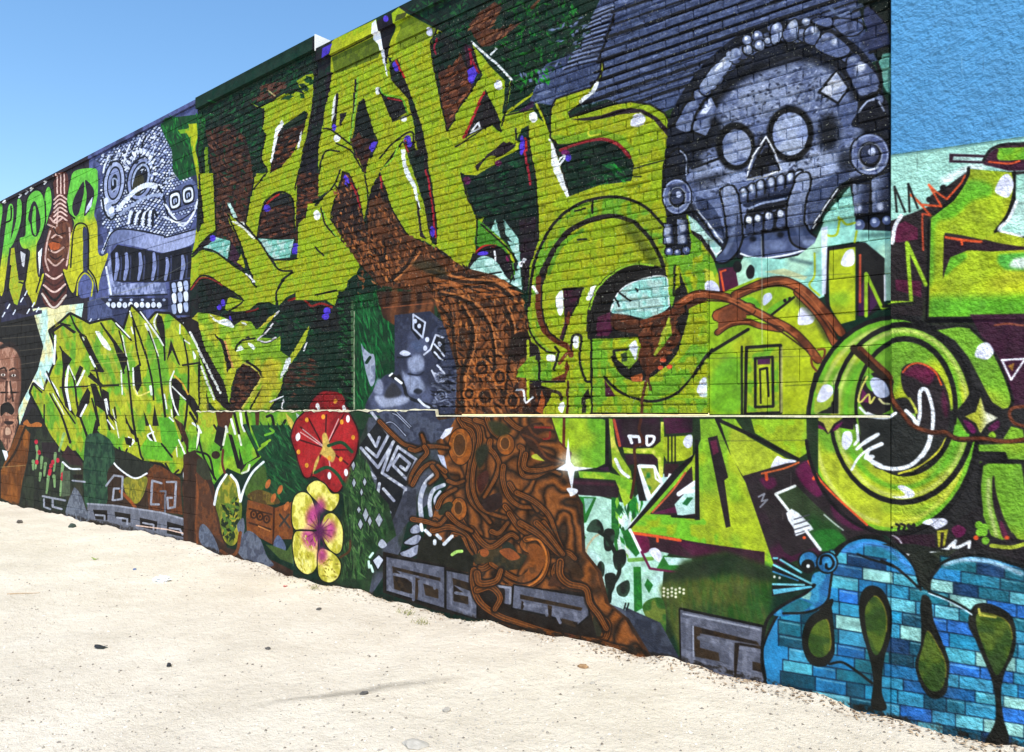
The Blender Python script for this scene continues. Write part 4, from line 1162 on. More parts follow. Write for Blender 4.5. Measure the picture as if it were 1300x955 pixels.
# dark field with white triangle
F('x', '1232,400 2600,380 2600,560 1285,520 1270,470', (52, 46, 48), col2=(70, 28, 56), mot=0)
LN('f', '780,160 860,150 955,160 1100,150', 2.6, (150, 84, 60))
LL('f', '825,370 965,362 880,490 825,370', 2.6, WH)
F('f', '860,405 900,385 890,440', (150, 110, 50))

# ================================================================== ring letter across the joint
RC = dict(col2=(122, 170, 48), mot=0)
EL('x', 1133, 540, 112, 140, DK)
EL('x', 1133, 540, 106, 134, (180, 190, 46), **RC)
F('f', '430,190 560,170 640,180 720,250 770,330 830,450 880,580 875,655 830,665 760,620 700,500 620,350 540,250', (176, 190, 50), **RC)
LN('f', '640,180 780,330 885,590 870,665', 3.6, DK)
FS('f', '660,340 685,280 740,265 775,320 740,365 690,360', (222, 222, 242))
RING('x', 1133, 540, 104, 132, 5, (118, 184, 44), alpha=.8)
for a0, a1, rx, ry, col, wd in ((100, 260, 97, 124, (206, 208, 120), 5), (20, 90, 97, 124, (206, 210, 90), 5), (190, 330, 88, 108, (206, 206, 150), 4)):
    t = np.radians(np.linspace(a0, a1, 20))
    LN('x', np.stack([1133 + rx * np.cos(t), 540 + ry * np.sin(t)], 1), wd, col, soft=2, alpha=.7)
EL('x', 1147, 525, 94, 116, DK)
EL('x', 1146, 525, 88, 109, (178, 190, 44), **RC)
RING('x', 1146, 525, 84, 105, 5, (206, 208, 120), soft=1.5, alpha=.7)
RING('x', 1146, 525, 74, 94, 6, (112, 182, 44), soft=2, alpha=.8)
EL('x', 1150, 516, 67, 89, DK)
EL('x', 1149, 517, 62, 83, (178, 190, 44), **RC)
# inside: dark pool with the drop
F('x', '1090,528 1132,526 1140,520 1160,527 1163,540 1212,520 1212,545 1195,575 1165,597 1138,602 1112,594 1096,570', (46, 48, 46))
FS('f', '215,455 240,402 330,385 420,428 480,520 512,640 505,760 470,840 330,800 310,770 300,680 260,600 225,540', (50, 42, 46))
FS('f', '230,450 300,402 370,410 420,450 380,520 300,480', (112, 28, 70), soft=1.5)
LN('f', '225,445 270,400 340,392 420,440 460,520', 2.2, ORG)
FS('f', '470,540 500,640 490,720 460,640', (90, 28, 62), soft=2)
FS('f', '160,620 250,600 300,690 240,680 180,690', (38, 36, 38))
F('g', '690,700 690,600 720,520 790,490 880,560 920,660 910,740 830,780 740,770', (40, 32, 38))
F('g', '695,690 705,600 740,640 770,700', (104, 28, 84))
FS('g', '725,530 760,500 800,560 780,620 740,590', (110, 176, 60))
FS('g', '758,560 790,525 860,560 890,640 840,665 790,640', (198, 204, 228))
LN('g', '740,520 700,600 680,680 700,690 750,640 760,700 790,660', 2.4, (206, 200, 100))
LN('g', '820,670 850,700 890,705', 2.6, (210, 206, 150))
LN('g', '690,790 760,790 850,800 905,795 940,770', 3.2, WH)
LN('g', '690,730 740,780', 3, WH)
LN('f', '0,690 60,715 130,715 185,690', 3.4, WH)
LN('f', '245,675 290,720 312,765 330,690 328,580 345,545 375,560 405,660 408,760 385,880 345,950', 4.6, WH)
LN('f', '265,600 300,660 310,690', 3, (196, 200, 80))
LN('i', '392,0 385,50 350,120 280,190 190,215 100,205 40,175', 5, WH)
LL('i', '-10,60 70,10', 5, WH)
LL('i', '0,150 20,100 100,65', 4.6, WH)
LN('i', '40,140 10,150 50,180', 4, WH)
LL('h', '775,130 800,100 790,0', 3.6, WH)
LN('h', '755,300 800,220 870,160 955,120', 3, WH)
LN('h', '790,160 860,100 935,60', 4, WH)
LN('h', '850,210 900,210 880,230 955,270', 4, WH)
LN('i', '490,30 440,110 330,200 200,245', 2.6, (212, 206, 60))
LN('i', '500,20 440,130 300,230', 2.4, DK)
for cr, s in (('h', '690,130 700,50 750,45 760,110 720,165'), ('g', '400,680 440,580 500,585 510,640 450,690'), ('i', '160,385 240,375 195,325 230,315 290,350 290,385 220,395'), ('i', '345,545 380,520 470,515 495,545 430,580 400,560')):
    FS(cr, s, (226, 226, 242))
# little heart and marks at the ring's foot
FS('i', '275,592 248,560 262,545 276,556 292,543 304,560', DK)
LN('i', '185,550 205,560 200,585 225,590 238,560 215,548', 3, DK)
EL('i', 160, 570, 8, 8, DK)
EL('i', 328, 572, 9, 9, DK)
# stars
F('f', '540,690 600,620 650,540 690,510 740,580 790,660 860,700 850,760 800,830 690,850 620,820', (38, 36, 38))
FS('f', '590,735 640,750 670,800 640,810', (104, 26, 82))
FS('f', '740,780 800,735 810,770 770,800', (104, 26, 82))
F('f', '695,590 722,680 802,718 732,758 695,812 668,752 602,710 668,682', (186, 188, 60), col2=(226, 224, 200), grad=(1240, 530, 1256, 530))
F('f', '540,760 630,820 620,850 560,850 530,820', (108, 176, 44))
FS('f', '740,825 770,800 790,830 770,840', (150, 190, 40))
F('f', '830,850 880,770 950,790 960,850', (140, 186, 50))
LL('f', '860,690 955,650', 0.1, DK)
F('g', '340,800 670,795 660,880 540,860 490,910 430,850 340,850', (42, 30, 40))
for s in ('360,830 440,850 470,880 400,860', '590,825 560,870 520,890 545,850'):
    FS('g', s, (110, 26, 88))
F('g', '516,715 540,775 592,800 530,840 492,905 460,835 388,800 490,780', (190, 192, 80), col2=(150, 160, 40), mot=1)
F('g', '400,770 500,720 520,640 545,600 545,770', (34, 36, 34))
F('g', '385,680 400,560 520,580 510,680 470,740 380,765', (170, 188, 60), col2=(112, 176, 50), mot=1)
FS('g', '400,680 440,580 500,585 505,640 450,690', (224, 224, 240))
LL('g', '390,500 360,620 350,770', 3.4, DK)
# brown shadowed bar and root crossing the ring
LN('g', '650,330 760,430 910,560', 10, (56, 40, 30))
LN('g', '690,330 800,430 910,530', 6, (122, 70, 44), w1=7)
LN('f', '-40,300 60,400 140,480 160,600 230,700 290,770 400,808 480,808 560,848 700,848 850,866 1000,850 1200,870', 6.4, (48, 26, 20))
LN('f', '-40,296 60,396 138,478 158,596 230,696 290,766 400,804 480,804 560,844 700,842 850,862 1000,846 1200,866', 4.6, (130, 70, 40), col2=(96, 50, 32), mot=1)
LN('f', '960,650 890,660 870,700 900,750 960,770', 4, (120, 66, 42))
# lime letter beyond the ring
F('i', '690,170 740,180 940,180 960,300 1400,280 1400,700 920,640 890,600 840,650 760,620 700,470 690,300', (170, 188, 44), **RC)
F('i', '680,70 960,60 1400,40 1400,180 960,170 860,165 840,125 690,130', (160, 186, 50), **RC)
LN('i', '690,120 840,122 855,165 960,170', 4, DK, sm=False)
LN('i', '700,480 685,330 700,190 740,170 940,175', 5, DK, sm=False)
FS('i', '765,290 778,260 790,360 840,520 900,640 840,640 800,540 770,420', (48, 36, 42))
FS('i', '810,545 830,540 860,620 830,630', (104, 30, 70))
EL('i', 855, 632, 16, 12, ORG)
LN('i', '745,280 745,420 790,620', 5, (206, 206, 150), soft=2, alpha=.7)
F('i', '950,180 990,260 1000,400 960,320', (40, 38, 38))
F('i', '120,610 220,620 420,600 520,560 540,540 640,470 690,440 700,480 740,640 960,650 1400,720 1400,760 960,780 700,700 560,690 420,720 240,740', (42, 36, 40))
F('i', '150,620 420,610 420,690 240,700', (58, 32, 48))
FS('i', '520,580 560,555 605,580 590,620 545,630', (112, 26, 80))
for cx, cy in ((685, 555), (715, 600), (725, 650), (720, 570), (690, 600)):
    EL('i', cx, cy, 24, 24, (126, 182, 50))
EL('i', 668, 632, 16, 14, ORG)
F('i', '430,590 500,580 480,680 440,690', (186, 182, 50))
F('i', '455,600 475,600 465,690 450,690', (50, 34, 36))
LN('i', '760,680 880,690 960,670', 5, (176, 186, 60))
LN('i', '230,735 330,740 430,715 500,700', 4, WH)
LN('i', '500,690 545,650 530,690 560,690 630,655 625,690', 4, WH, sm=False)
LN('i', '345,740 350,810', 5, (160, 176, 168), soft=1.5)
LN('i', '130,600 200,640 225,690', 2, (190, 180, 190))
F('i', '240,745 560,700 480,760 400,860 380,960 330,960 320,860', (56, 62, 48))

# ================================================================== plinth: lime letters
F('x', '690,532 1040,528 1040,720 960,720 840,820 690,760', (40, 60, 36))
F('x', '735,622 800,640 835,600 900,610 860,690 845,710 840,780 800,800 760,770 720,680', ICE, col2=(176, 214, 196), mot=0)
LEAVES('Y', '60,150 170,140 180,320 100,480 70,300', 26, [(206, 160, 70), (222, 190, 110)], ln=4, wd=3, seed=50, alpha=.7)
LN('Y', '230,560 220,470 260,400 300,370', 2.4, (206, 196, 160))
F('Y', '168,145 282,150 220,300 170,320', (40, 130, 50))
F('Y', '205,155 265,155 215,250', (150, 200, 180))
F('Y', '172,250 205,260 190,320 170,318', (150, 150, 40))
F('Y', '190,350 218,392 192,440 162,392', (30, 116, 44))
LL('Y', '192,440 192,560', 2, (110, 150, 130))
F('Y', '372,150 420,150 420,470 400,490 372,330', (44, 130, 50), col2=(30, 104, 44), mot=1)
LEAVES('Y', '400,170 560,150 560,300 470,520 420,460', 40, [(40, 140, 52), (24, 96, 44), (130, 180, 60), (214, 226, 220)], ln=22, wd=5, ang=80, spread=25, seed=51)
F('Y', '440,360 470,340 550,480 520,510 460,440', (34, 116, 46))
F('Y', '505,570 550,570 560,820 510,850', (44, 136, 44), col2=(32, 110, 44), mot=1)
F('Y', '590,640 625,680 600,730 572,680', (36, 120, 46))
LL('Y', '480,530 620,520', 5, (120, 170, 80), soft=1)
F('Y', '690,500 740,510 800,590 640,590', (50, 130, 50))
# dark climbing vine silhouettes
for s in ('222,350 250,295 285,282 315,310 325,362 280,365', '330,350 385,345 390,400 370,470 330,460', '385,490 450,465 460,540 420,590 390,570', '285,570 305,535 330,560 325,625 295,620', '335,615 395,615 390,700 345,760 335,680', '405,690 470,650 485,700 460,750 415,740'):
    FS('Y', s, (34, 40, 34), col2=(52, 74, 58), mot=1)
LN('Y', '300,360 350,400 400,500 420,600 370,700 360,780', 5, (30, 40, 32))
# lime L stroke behind
F('X', '0,160 350,170 375,180 370,480 345,498 150,500 0,420', (158, 184, 38), col2=(120, 178, 44), mot=0)
F('X', '190,520 400,530 560,580 560,700 500,760 460,640 440,580 200,565', (130, 184, 46), col2=(160, 188, 50), mot=1)
F('X', '-60,560 150,565 440,590 465,640 455,700 200,680 -60,650', (52, 36, 44))
F('X', '-60,570 430,600 440,620 -60,600', (92, 44, 62), soft=2, alpha=.7)
F('X', '372,170 395,170 395,430 420,520 350,520 300,505 372,470', (26, 22, 28))
F('X', '330,500 390,490 400,520 345,518', (64, 28, 62))
F('X', '395,165 420,170 440,330 480,420 545,520 550,570 480,560 420,490', (160, 188, 50), col2=(196, 196, 80), mot=1)
LN('X', '440,440 480,520 530,560', 4, WH)
F('X', '425,170 740,160 740,330 690,360 480,360 440,290', (52, 34, 44), col2=(74, 28, 62), mot=0)
LN('X', '430,175 450,260 470,350', 3.4, (196, 86, 60))
F('X', '490,360 560,370 690,365 745,320 745,190 765,190 770,330 760,560 735,570 725,440 690,405 500,400', (166, 190, 40), col2=(206, 210, 90), mot=1)
LL('X', '530,285 610,290', 4, WH)
LL('X', '535,290 550,330', 4, WH)
LL('X', '600,290 605,345', 3.4, WH)
LN('X', '650,285 700,290 690,330 655,345 650,290', 3.4, WH)
F('X', '500,410 690,408 725,440 720,480 600,470 520,480', (60, 32, 48))
F('X', '760,160 960,165 960,260 780,270', (78, 26, 60), col2=(46, 36, 42), mot=0)
F('X', '765,290 960,280 960,420 900,450 790,460 760,400', (176, 190, 40), col2=(140, 184, 44), mot=0)
for x_ in (795, 820, 842):
    LL('X', [(x_, 285), (x_, 465)], 1.8, DK)
FS('X', '895,330 915,285 955,280 955,350 920,365', (226, 226, 242))
F('X', '585,480 710,485 760,600 660,720 640,690', WH)
F('X', '610,500 695,500 745,600 680,680', (40, 130, 60), col2=(150, 160, 50), mot=1)
LL('X', '600,480 700,485 712,570 755,605 660,715', 2.4, WH)
F('X', '560,480 585,480 650,720 600,720', (40, 34, 36))
F('X', '770,470 870,470 840,560 770,560', (60, 34, 40))
LN('X', '612,170 600,250 630,330 570,360 575,480 560,620 545,700', 3.6, (84, 44, 32))
F('X', '800,535 820,540 800,590 785,580', WH)
# lower diagonal
LN('X', '955,420 540,880', 2.4, WH, sm=False)
F('Y', '470,340 760,-20 880,-120 900,-60 620,250 500,360', DK)
F('x', '802,674 880,585 902,532 935,532 990,610 1000,690 985,720 940,700 860,690 812,690', (166, 188, 40), col2=(130, 182, 44), mot=0)
F('Y', '485,345 660,160 770,30 820,-30 850,-60 640,230 700,250 880,265 1000,300 1300,480 1420,600 1000,460 700,370 500,350', (168, 188, 36), col2=(120, 182, 44), mot=1)
F('Y', '605,250 860,-40 880,270 700,255', (54, 36, 44))
F('Y', '620,245 780,200 800,240 640,252', (100, 28, 72))
LN('Y', '620,240 740,110 820,0', 2.4, (196, 100, 60))
F('x', '858,640 884,612 884,652 862,655', ICE)
LN('Y', '780,130 880,60', 6, WH)
LN('Y', '800,120 870,110', 5, WH)
F('Y', '800,190 830,150 870,150 830,200', (36, 110, 60))
F('x', '884,558 888,558 890,660 884,660', DK)
LL('x', '855,655 888,657', 3.6, DK)
F('x', '905,552 912,548 930,610 918,612', (60, 34, 46))
F('x', '898,555 912,552 928,608 920,612 928,668 918,668', (46, 34, 40))
LL('p', '180,1150 250,1180', .1, DK)
# big A stroke in lime
F('x', '890,532 912,532 965,660 1000,690 985,718 930,690 896,660', (172, 188, 40), col2=(140, 184, 44), mot=0)
F('x', '900,556 912,553 926,606 921,610 929,668 923,670', (44, 34, 40))
F('x', '903,560 911,558 914,574 907,578', (110, 36, 70))
LN('x', '911,532 930,575 950,612', 4, DK, sm=False)
F('x', '915,534 1000,582 1014,586 970,602 945,605 930,580', (176, 190, 50), col2=(140, 184, 44), mot=0)
F('x', '955,532 1025,532 1026,575 1015,582 960,550', (168, 188, 36), col2=(150, 186, 40), mot=1)
LN('x', '913,533 960,555 1014,583', 4.6, DK, sm=False)
FS('h', '210,300 250,210 300,225 385,240 300,280', (228, 228, 242))
F('x', '945,604 1000,588 1020,586 1035,610 1075,650 1120,676 1120,700 1060,700 1010,712 985,720 965,690 985,720', (52, 40, 46), col2=(74, 28, 58), mot=0)
F('h', '110,400 140,330 400,240 470,230 560,370 860,690 955,720 955,800 560,800 350,880 300,850 200,640', (50, 40, 44))
FS('h', '380,300 460,240 500,320 560,440 520,480 430,400', (108, 28, 76), soft=2)
FS('h', '620,520 700,600 840,690 760,700 640,620', (88, 28, 66), soft=2)
FS('h', '140,360 230,350 250,400 190,430', (96, 28, 70), soft=2)
LN('h', '150,325 300,290 400,250', 2.4, (214, 110, 56))
LL('h', '180,330 185,365', 4, ORG)
LN('h', '465,240 520,340 640,470 860,670', 2.6, ORG)
LL('h', '515,330 500,360', 4, ORG)
F('h', '250,465 380,400 520,540 700,700 560,840 480,740 330,560', (56, 74, 44), col2=(40, 110, 44), mot=0)
FS('h', '500,720 640,700 720,780 620,840 540,840', (44, 120, 44), soft=2)
LL('h', '375,408 245,462 330,570', 3.6, (230, 232, 228))
F('h', '315,590 350,560 400,590 480,670 500,700 380,745 365,690 330,640', WH)
for y_ in (620, 655, 690, 720):
    LL('h', [(370, y_ + 12), (470, y_ - 18)], 1.6, (90, 90, 100))
LL('h', '450,710 545,835', 4, WH)
LN('h', '570,600 640,660 700,705', 1.8, (190, 200, 190))
EL('h', 437, 755, 12, 10, ORG)
LL('h', '130,480 170,460 150,510 190,500 140,550', 2.2, (150, 150, 160))
# outer ring edge over the dark
t = np.radians(np.linspace(68, 172, 24))
LN('x', np.stack([1133 + 109 * np.cos(t), 540 + 137 * np.sin(t)], 1), 4, DK)
# magenta bar under the diagonal
F('Y', '485,355 700,385 880,420 1300,480 1300,560 900,530 640,470 555,480', (64, 34, 48))
FS('Y', '500,370 590,390 600,470 550,480', (116, 30, 72))
F('Y', '760,410 1000,450 1100,520 860,500', (88, 30, 62), soft=2)
LN('Y', '500,365 640,385 790,410', 3.6, ORG)
LL('Y', '650,385 652,415', 3.4, ORG)
LL('Y', '485,345 550,480', 3.6, WH)
LN('Y', '555,480 605,580 860,615', 3, (116, 34, 76), sm=False)
FS('Y', '600,470 640,455 675,490 665,540 630,520', (228, 228, 244))
F('Y', '690,510 860,520 860,560 720,560', ICE)
# olive meadow
F('x', '838,745 850,735 870,712 920,700 985,722 985,740 975,800 965,850 868,850 860,812 845,770', (86, 98, 40), col2=(48, 92, 34), mot=0, soft=5)
LEAVES('x', '842,745 880,718 980,725 970,795 900,775 868,775 862,815', 120, [(96, 108, 48), (40, 78, 32), (110, 104, 50), (54, 104, 40)], ln=30, wd=5, ang=86, spread=10, seed=53, alpha=.3)
FS('Y', '560,820 620,760 690,780 700,960 640,960', (60, 110, 40), col2=(110, 124, 50), mot=1)
for k in range(16):
    EL('Y', 690 + (k % 6) * 24, 700 + (k // 6) * 22 + (k % 2) * 8, 8, 8, (226, 222, 196))
F('x', '845,738 870,712 925,702 985,722 985,740 930,728 880,735', (34, 50, 34), soft=6, alpha=.8)
# grey rock
FS('W', '870,590 940,570 1060,620 1180,700 1290,830 1400,1000 1250,960 1060,870 900,790', (84, 90, 106), col2=(58, 62, 76), mot=1)
LN('W', '900,600 1000,630 1120,700', 8, (122, 128, 144), soft=3, alpha=.6)
F('x', '795,770 840,790 868,842 855,838 800,800', (76, 82, 98), col2=(52, 56, 70), mot=1)
for x_ in (885, 905, 925, 1040, 1060):
    LL('W', [(x_, 560), (x_ - 12, 600)], 2, (30, 36, 32))
# ================================================================== plinth and panel: middle part
# letters of the lower left run on over the brick corner
F('P', '0,100 60,40 160,50 270,80 340,140 400,100 470,110 510,170 560,140 600,80 660,40 620,90 540,230 660,240 690,220 690,330 760,380 880,180 915,140 880,260 790,400 720,520 690,640 600,780 400,780 500,620 540,540 500,450 430,420 360,470 320,600 320,780 200,780 150,720 100,480 60,330 0,300', (140, 178, 40), col2=(184, 186, 46), mot=0)
F('P', '300,40 420,30 470,110 400,100 340,140', (30, 30, 32))
F('P', '0,80 60,110 130,330 260,560 320,780 290,790 200,700 120,480 40,260 -60,130', (40, 30, 34))
LN('P', '0,190 90,360 170,520 235,650', 3, (220, 222, 216))
LN('P', '90,450 140,580 190,700', 2.6, (220, 222, 216))
FS('P', '330,600 350,510 420,425 490,470 540,540 470,660 400,780 320,790 310,700', (84, 48, 38), col2=(48, 32, 32), mot=1)
LEAVES('P', '340,560 420,450 520,540 420,760 330,770', 50, [(120, 74, 52), (40, 28, 28)], ln=9, wd=3, ang=5, spread=20, seed=60)
LN('P', '420,425 490,460 545,530 500,620 400,770', 2.6, (196, 190, 80))
LN('P', '435,410 520,470 555,530', 3, DK)
F('P', '180,195 270,260 325,440 290,500 270,380 240,270', (38, 28, 32))
LN('P', '270,260 300,360 330,460', 2.2, (200, 150, 90))
for s in ('160,55 215,100 290,90 340,150 300,150 200,110', '360,330 390,290 410,320 370,335', '450,270 490,290 495,325 460,300', '395,115 430,120 425,140', '690,540 740,390 770,400 740,480', '20,330 45,370 35,395'):
    FS('P', s, (228, 232, 232))
FS('P', '355,320 400,245 470,240 520,270 470,240 430,225', DK)
for s in ('350,330 390,260 500,235', '520,250 590,270 655,232', '520,250 580,190 635,125', '620,760 700,640 720,520', '460,770 560,600', '65,440 70,760'):
    LN('P', s, 2.2, DK)
for s in ('520,250 590,265 655,230', '520,245 585,190 635,125', '640,70 680,30', '610,720 700,680 725,660', '700,770 725,670', '890,270 865,330'):
    LN('P', s, 2.0, (220, 214, 218))
F('P', '600,80 660,40 610,110 530,170', (196, 186, 60))
FS('P', '560,430 660,400 700,440 640,620 580,740 500,770 540,620', (190, 176, 46), soft=3, alpha=.8)
F('P', '700,640 760,430 955,340 955,760 740,770', (74, 46, 38), col2=(20, 48, 38), mot=0)
LEAVES('P', '720,640 770,450 955,380 955,600 740,700', 90, [(110, 66, 48), (44, 32, 30), (24, 60, 44)], ln=10, wd=3, ang=8, spread=15, seed=61)
# below the ledge
F('P', '200,790 955,790 955,960 200,960', (140, 178, 44), col2=(92, 150, 44), mot=0)
F('Q', '-10,0 310,0 560,0 500,130 440,200 380,260 330,300 240,260 180,330 160,360 60,180 -10,160', (146, 182, 46), col2=(108, 174, 44), mot=0)
for s in ('210,790 350,790 300,940 240,960', '510,790 545,790 535,960 520,960'):
    F('P', s, (92, 54, 34))
F('P', '70,790 210,800 235,960 130,960', (186, 188, 50), col2=(150, 180, 46), mot=1)
for s in ('400,800 410,880 430,940', '290,905 300,945', '330,850 360,960', '75,900 100,950', '20,880 50,900'):
    LN('P', s, 3, (232, 234, 230))
for s in ('350,790 390,960', '440,800 470,960', '0,800 60,900', '600,830 640,830 660,960', '680,960 740,860'):
    LN('P', s, 3.4, DK)
for s in ('180,0 230,20 210,140 160,100', '245,50 300,260 330,270 270,60', '310,130 340,240 420,190 380,60 440,190 360,230 320,290'):
    F('Q', s, (32, 28, 30))
for s in ('40,0 70,60 50,160', '160,0 215,90 200,150', '60,60 100,200 170,330', '340,0 430,180', '60,160 130,190 160,320'):
    LN('Q', s, 2.6, DK)
for s in ('235,20 215,120', '70,20 60,100 45,150', '330,290 365,275 375,240', '310,60 325,120'):
    LN('Q', s, 2.6, (228, 232, 210))
EL('Q', 170, 180, 26, 24, (60, 36, 28))
LN('Q', '215,150 210,230 225,290', 3, (110, 50, 40))
F('Q', '380,0 650,0 660,200 740,360 640,450 600,470 480,460 360,420 380,300 450,220 440,150', (20, 70, 42), col2=(34, 92, 52), mot=0)
LEAVES('Q', '430,0 640,0 650,250 700,380 540,440 400,400 450,220', 160, [(24, 84, 48), (12, 52, 34), (44, 112, 60)], ln=16, wd=2, ang=55, spread=25, seed=62)
LN('Q', '350,0 450,180 600,240 740,370', 4, (26, 84, 50))
LN('Q', '470,60 520,40 500,20', 3, (120, 180, 50))
for s in ('430,150 480,110', '450,120 500,90'):
    LL('Q', s, 3, (140, 180, 44))
F('P', '740,800 790,850 840,950 800,950 760,880', (202, 182, 80))
F('P', '820,800 860,830 830,850', (210, 226, 220))
# brown earth, cactus, carved box
F('Q', '-40,180 30,150 90,200 150,340 170,500 210,640 240,740 320,760 520,820 640,880 640,960 300,900 180,800 60,770 -40,800', (88, 56, 40), col2=(66, 44, 34), mot=0)
FS('Q', '40,300 110,330 150,440 190,640 220,720 130,640 80,600 60,730 30,760', (124, 76, 46), col2=(92, 58, 40), mot=1)
F('Q', '60,200 110,210 150,330 100,330 50,280', (64, 66, 50))
FS('Q', '170,470 200,350 245,300 290,340 320,440 330,520 310,680 270,730 220,690 190,560', (120, 134, 44), col2=(160, 152, 50), mot=1)
LEAVES('Q', '210,500 300,430 310,600 280,700 220,690', 60, [(40, 66, 30), (30, 48, 28), (96, 130, 50)], ln=9, wd=4, ang=70, spread=60, seed=63)
LN('Q', '162,480 185,380 235,300', 3.4, WH)
LN('Q', '262,300 300,350 318,440', 3, WH)
LN('Q', '460,222 390,290 340,390 320,462', 3, WH)
FS('Q', '345,400 390,310 460,240 480,330 450,400 380,440', (84, 110, 44), soft=2, alpha=.9)
F('Q', '365,450 480,480 530,500 640,460 640,690 560,690 510,720 360,640 355,540', (150, 88, 40), col2=(120, 68, 34), mot=1)
LL('Q', '525,500 520,720', 2.6, (80, 44, 26))
for cx, cy in ((402, 540), (440, 552), (480, 568)):
    RING('Q', cx, cy, 17, 22, 2.2, (70, 40, 24))
    EL('Q', cx, cy, 6, 8, (70, 40, 24))
LL('Q', '375,505 510,540', 2, (70, 40, 24))
LL('Q', '375,590 505,630', 2.4, (70, 40, 24))
LL('Q', '430,610 500,640', 1.6, (196, 130, 70))
LL('Q', '560,540 620,620', 2.6, (66, 60, 56))
LL('Q', '615,540 560,610', 2.6, (66, 60, 56))
FS('Q', '365,420 430,390 520,420 560,470 480,480 380,450', (130, 110, 46), col2=(90, 70, 36), mot=1)
for cx, cy in ((487, 355), (560, 390), (520, 440), (600, 490)):
    EL('Q', cx, cy, 14, 30, (186, 110, 56), rot=20)
FS('Q', '300,760 340,660 380,640 440,690 480,790 520,850 400,850', (118, 124, 140), col2=(84, 88, 104), mot=1)
FS('Q', '72,620 100,600 150,660 190,760 160,790 100,740 70,690', (118, 126, 144), col2=(90, 96, 112), mot=1)
FS('Q', '520,720 550,665 590,720 590,760 540,755', (96, 108, 138))
F('Q', '470,720 520,730 600,760 640,700 640,840 560,810', (78, 100, 50))
FS('Q', '300,610 335,560 345,620 330,680', (110, 116, 132))
LN('Q', '40,300 60,420 40,600 60,740', 3, (160, 92, 46), alpha=.7)
LN('Q', '200,760 260,790 300,760 320,650', 4, (130, 78, 44))

# ---- patch panel: grey figure and palm fronds
F('x', '434,402 450,378 500,360 560,350 580,520 580,545 440,545 440,520 434,480', (34, 70, 44))
F('S', '0,0 110,0 110,900 0,900', (14, 54, 36), col2=(10, 38, 30), mot=1)
LEAVES('S', '0,40 100,40 100,880 0,880', 120, [(26, 84, 46), (10, 40, 30), (34, 100, 56)], ln=9, wd=3, ang=20, spread=40, seed=64)
F('S', '110,30 300,0 330,200 440,260 430,600 380,640 260,720 200,900 110,900', (14, 88, 46), col2=(10, 62, 36), mot=1)
LEAVES('S', '120,40 290,20 420,300 400,580 280,640 230,850 120,860', 150, [(22, 110, 56), (8, 56, 34), (34, 124, 64)], ln=17, wd=2, ang=75, spread=18, seed=65)
F('S', '280,0 720,0 720,250 640,260 440,270 330,200', (92, 54, 34), col2=(66, 42, 30), mot=0)
for x_ in (420, 560, 640, 690):
    LN('S', [(x_, -30), (x_ + 10, 60), (x_ - 15, 160), (x_ - 10, 230)], 7, (124, 76, 44), soft=2.5, alpha=.8)
for x_ in (370, 500, 610):
    LN('S', [(x_, -10), (x_ - 10, 120)], 6, (54, 34, 26), soft=2, alpha=.8)
LL('S', '330,125 720,85', 1.4, (156, 92, 58), alpha=.8)
LL('S', '100,80 110,890', 3, (120, 150, 100), alpha=.6)
F('x', '500,400 545,395 575,420 585,470 582,545 480,545 500,500', (72, 78, 102), col2=(50, 54, 74), mot=1)
FS('S', '420,420 440,300 520,290 620,320 720,480 800,640 900,700 900,930 240,930 260,740 340,640 420,600', (84, 90, 116), col2=(60, 64, 86), mot=0)
FS('S', '425,390 440,310 490,300 510,380 500,430 450,440', (62, 66, 88), soft=2)
FS('S', '520,520 600,480 640,520 630,600 540,610', (150, 158, 184), soft=3)
FS('S', '470,600 520,640 600,640 650,740 590,770 520,760', (146, 154, 180), soft=3)
LN('S', '520,625 600,635 640,610', 2.2, (44, 48, 66))
FS('S', '455,470 490,445 540,470 500,490', (196, 200, 218))
LN('S', '440,500 500,500 540,490', 2.2, (36, 40, 54))
FS('S', '560,760 590,735 630,755 600,780', (38, 42, 56), soft=1)
FS('S', '540,400 600,370 640,420 590,460', (84, 96, 126), soft=3)
LN('S', '450,640 490,720 520,800 640,850 720,880', 4, (34, 36, 46))
FS('S', '265,800 330,790 520,800 500,850 330,880', (176, 182, 204), soft=2, alpha=.8)
FS('S', '260,760 290,660 330,700 320,780', (160, 166, 190), soft=2, alpha=.8)
FS('S', '340,800 400,690 470,760 440,800', (58, 58, 66), soft=2)
F('S', '375,640 400,618 490,680 490,720 430,680', (24, 24, 28))
LN('S', '380,640 400,622', 2.4, WH)
LN('S', '425,660 470,695', 3.4, WH)
FS('S', '165,400 185,430 230,470 260,480 272,560 268,680 240,720 215,660 190,560', (170, 176, 196), col2=(120, 128, 150), mot=1)
LN('S', '205,540 232,500', 4, (14, 60, 36))
F('S', '545,230 570,165 655,230 640,330 600,370 540,290', (30, 32, 44))
LL('S', '560,175 650,235 630,350 560,280', 2.4, (190, 196, 214), closed=True)
for cx, cy in ((575, 225), (605, 262)):
    EL('S', cx, cy, 14, 18, (200, 206, 224))
F('S', '690,440 730,330 800,350 810,480 760,520 720,500', (34, 36, 46))
for s in ('640,480 690,440 730,330 790,350', '720,400 800,490', '720,460 780,520', '700,600 740,680', '740,560 800,620 800,680 750,690', '720,620 770,640'):
    LN('S', s, 2.4, (206, 210, 226), sm=False)
for cx, cy in ((665, 365), (650, 430), (760, 400)):
    EL('S', cx, cy, 16, 20, (206, 210, 228))
for cx, cy, r_ in ((765, 655, 38), (770, 790, 44)):
    RING('S', cx, cy, r_, r_, 2, (140, 146, 170))
    RING('S', cx, cy, r_ * .5, r_ * .5, 1.6, (140, 146, 170))
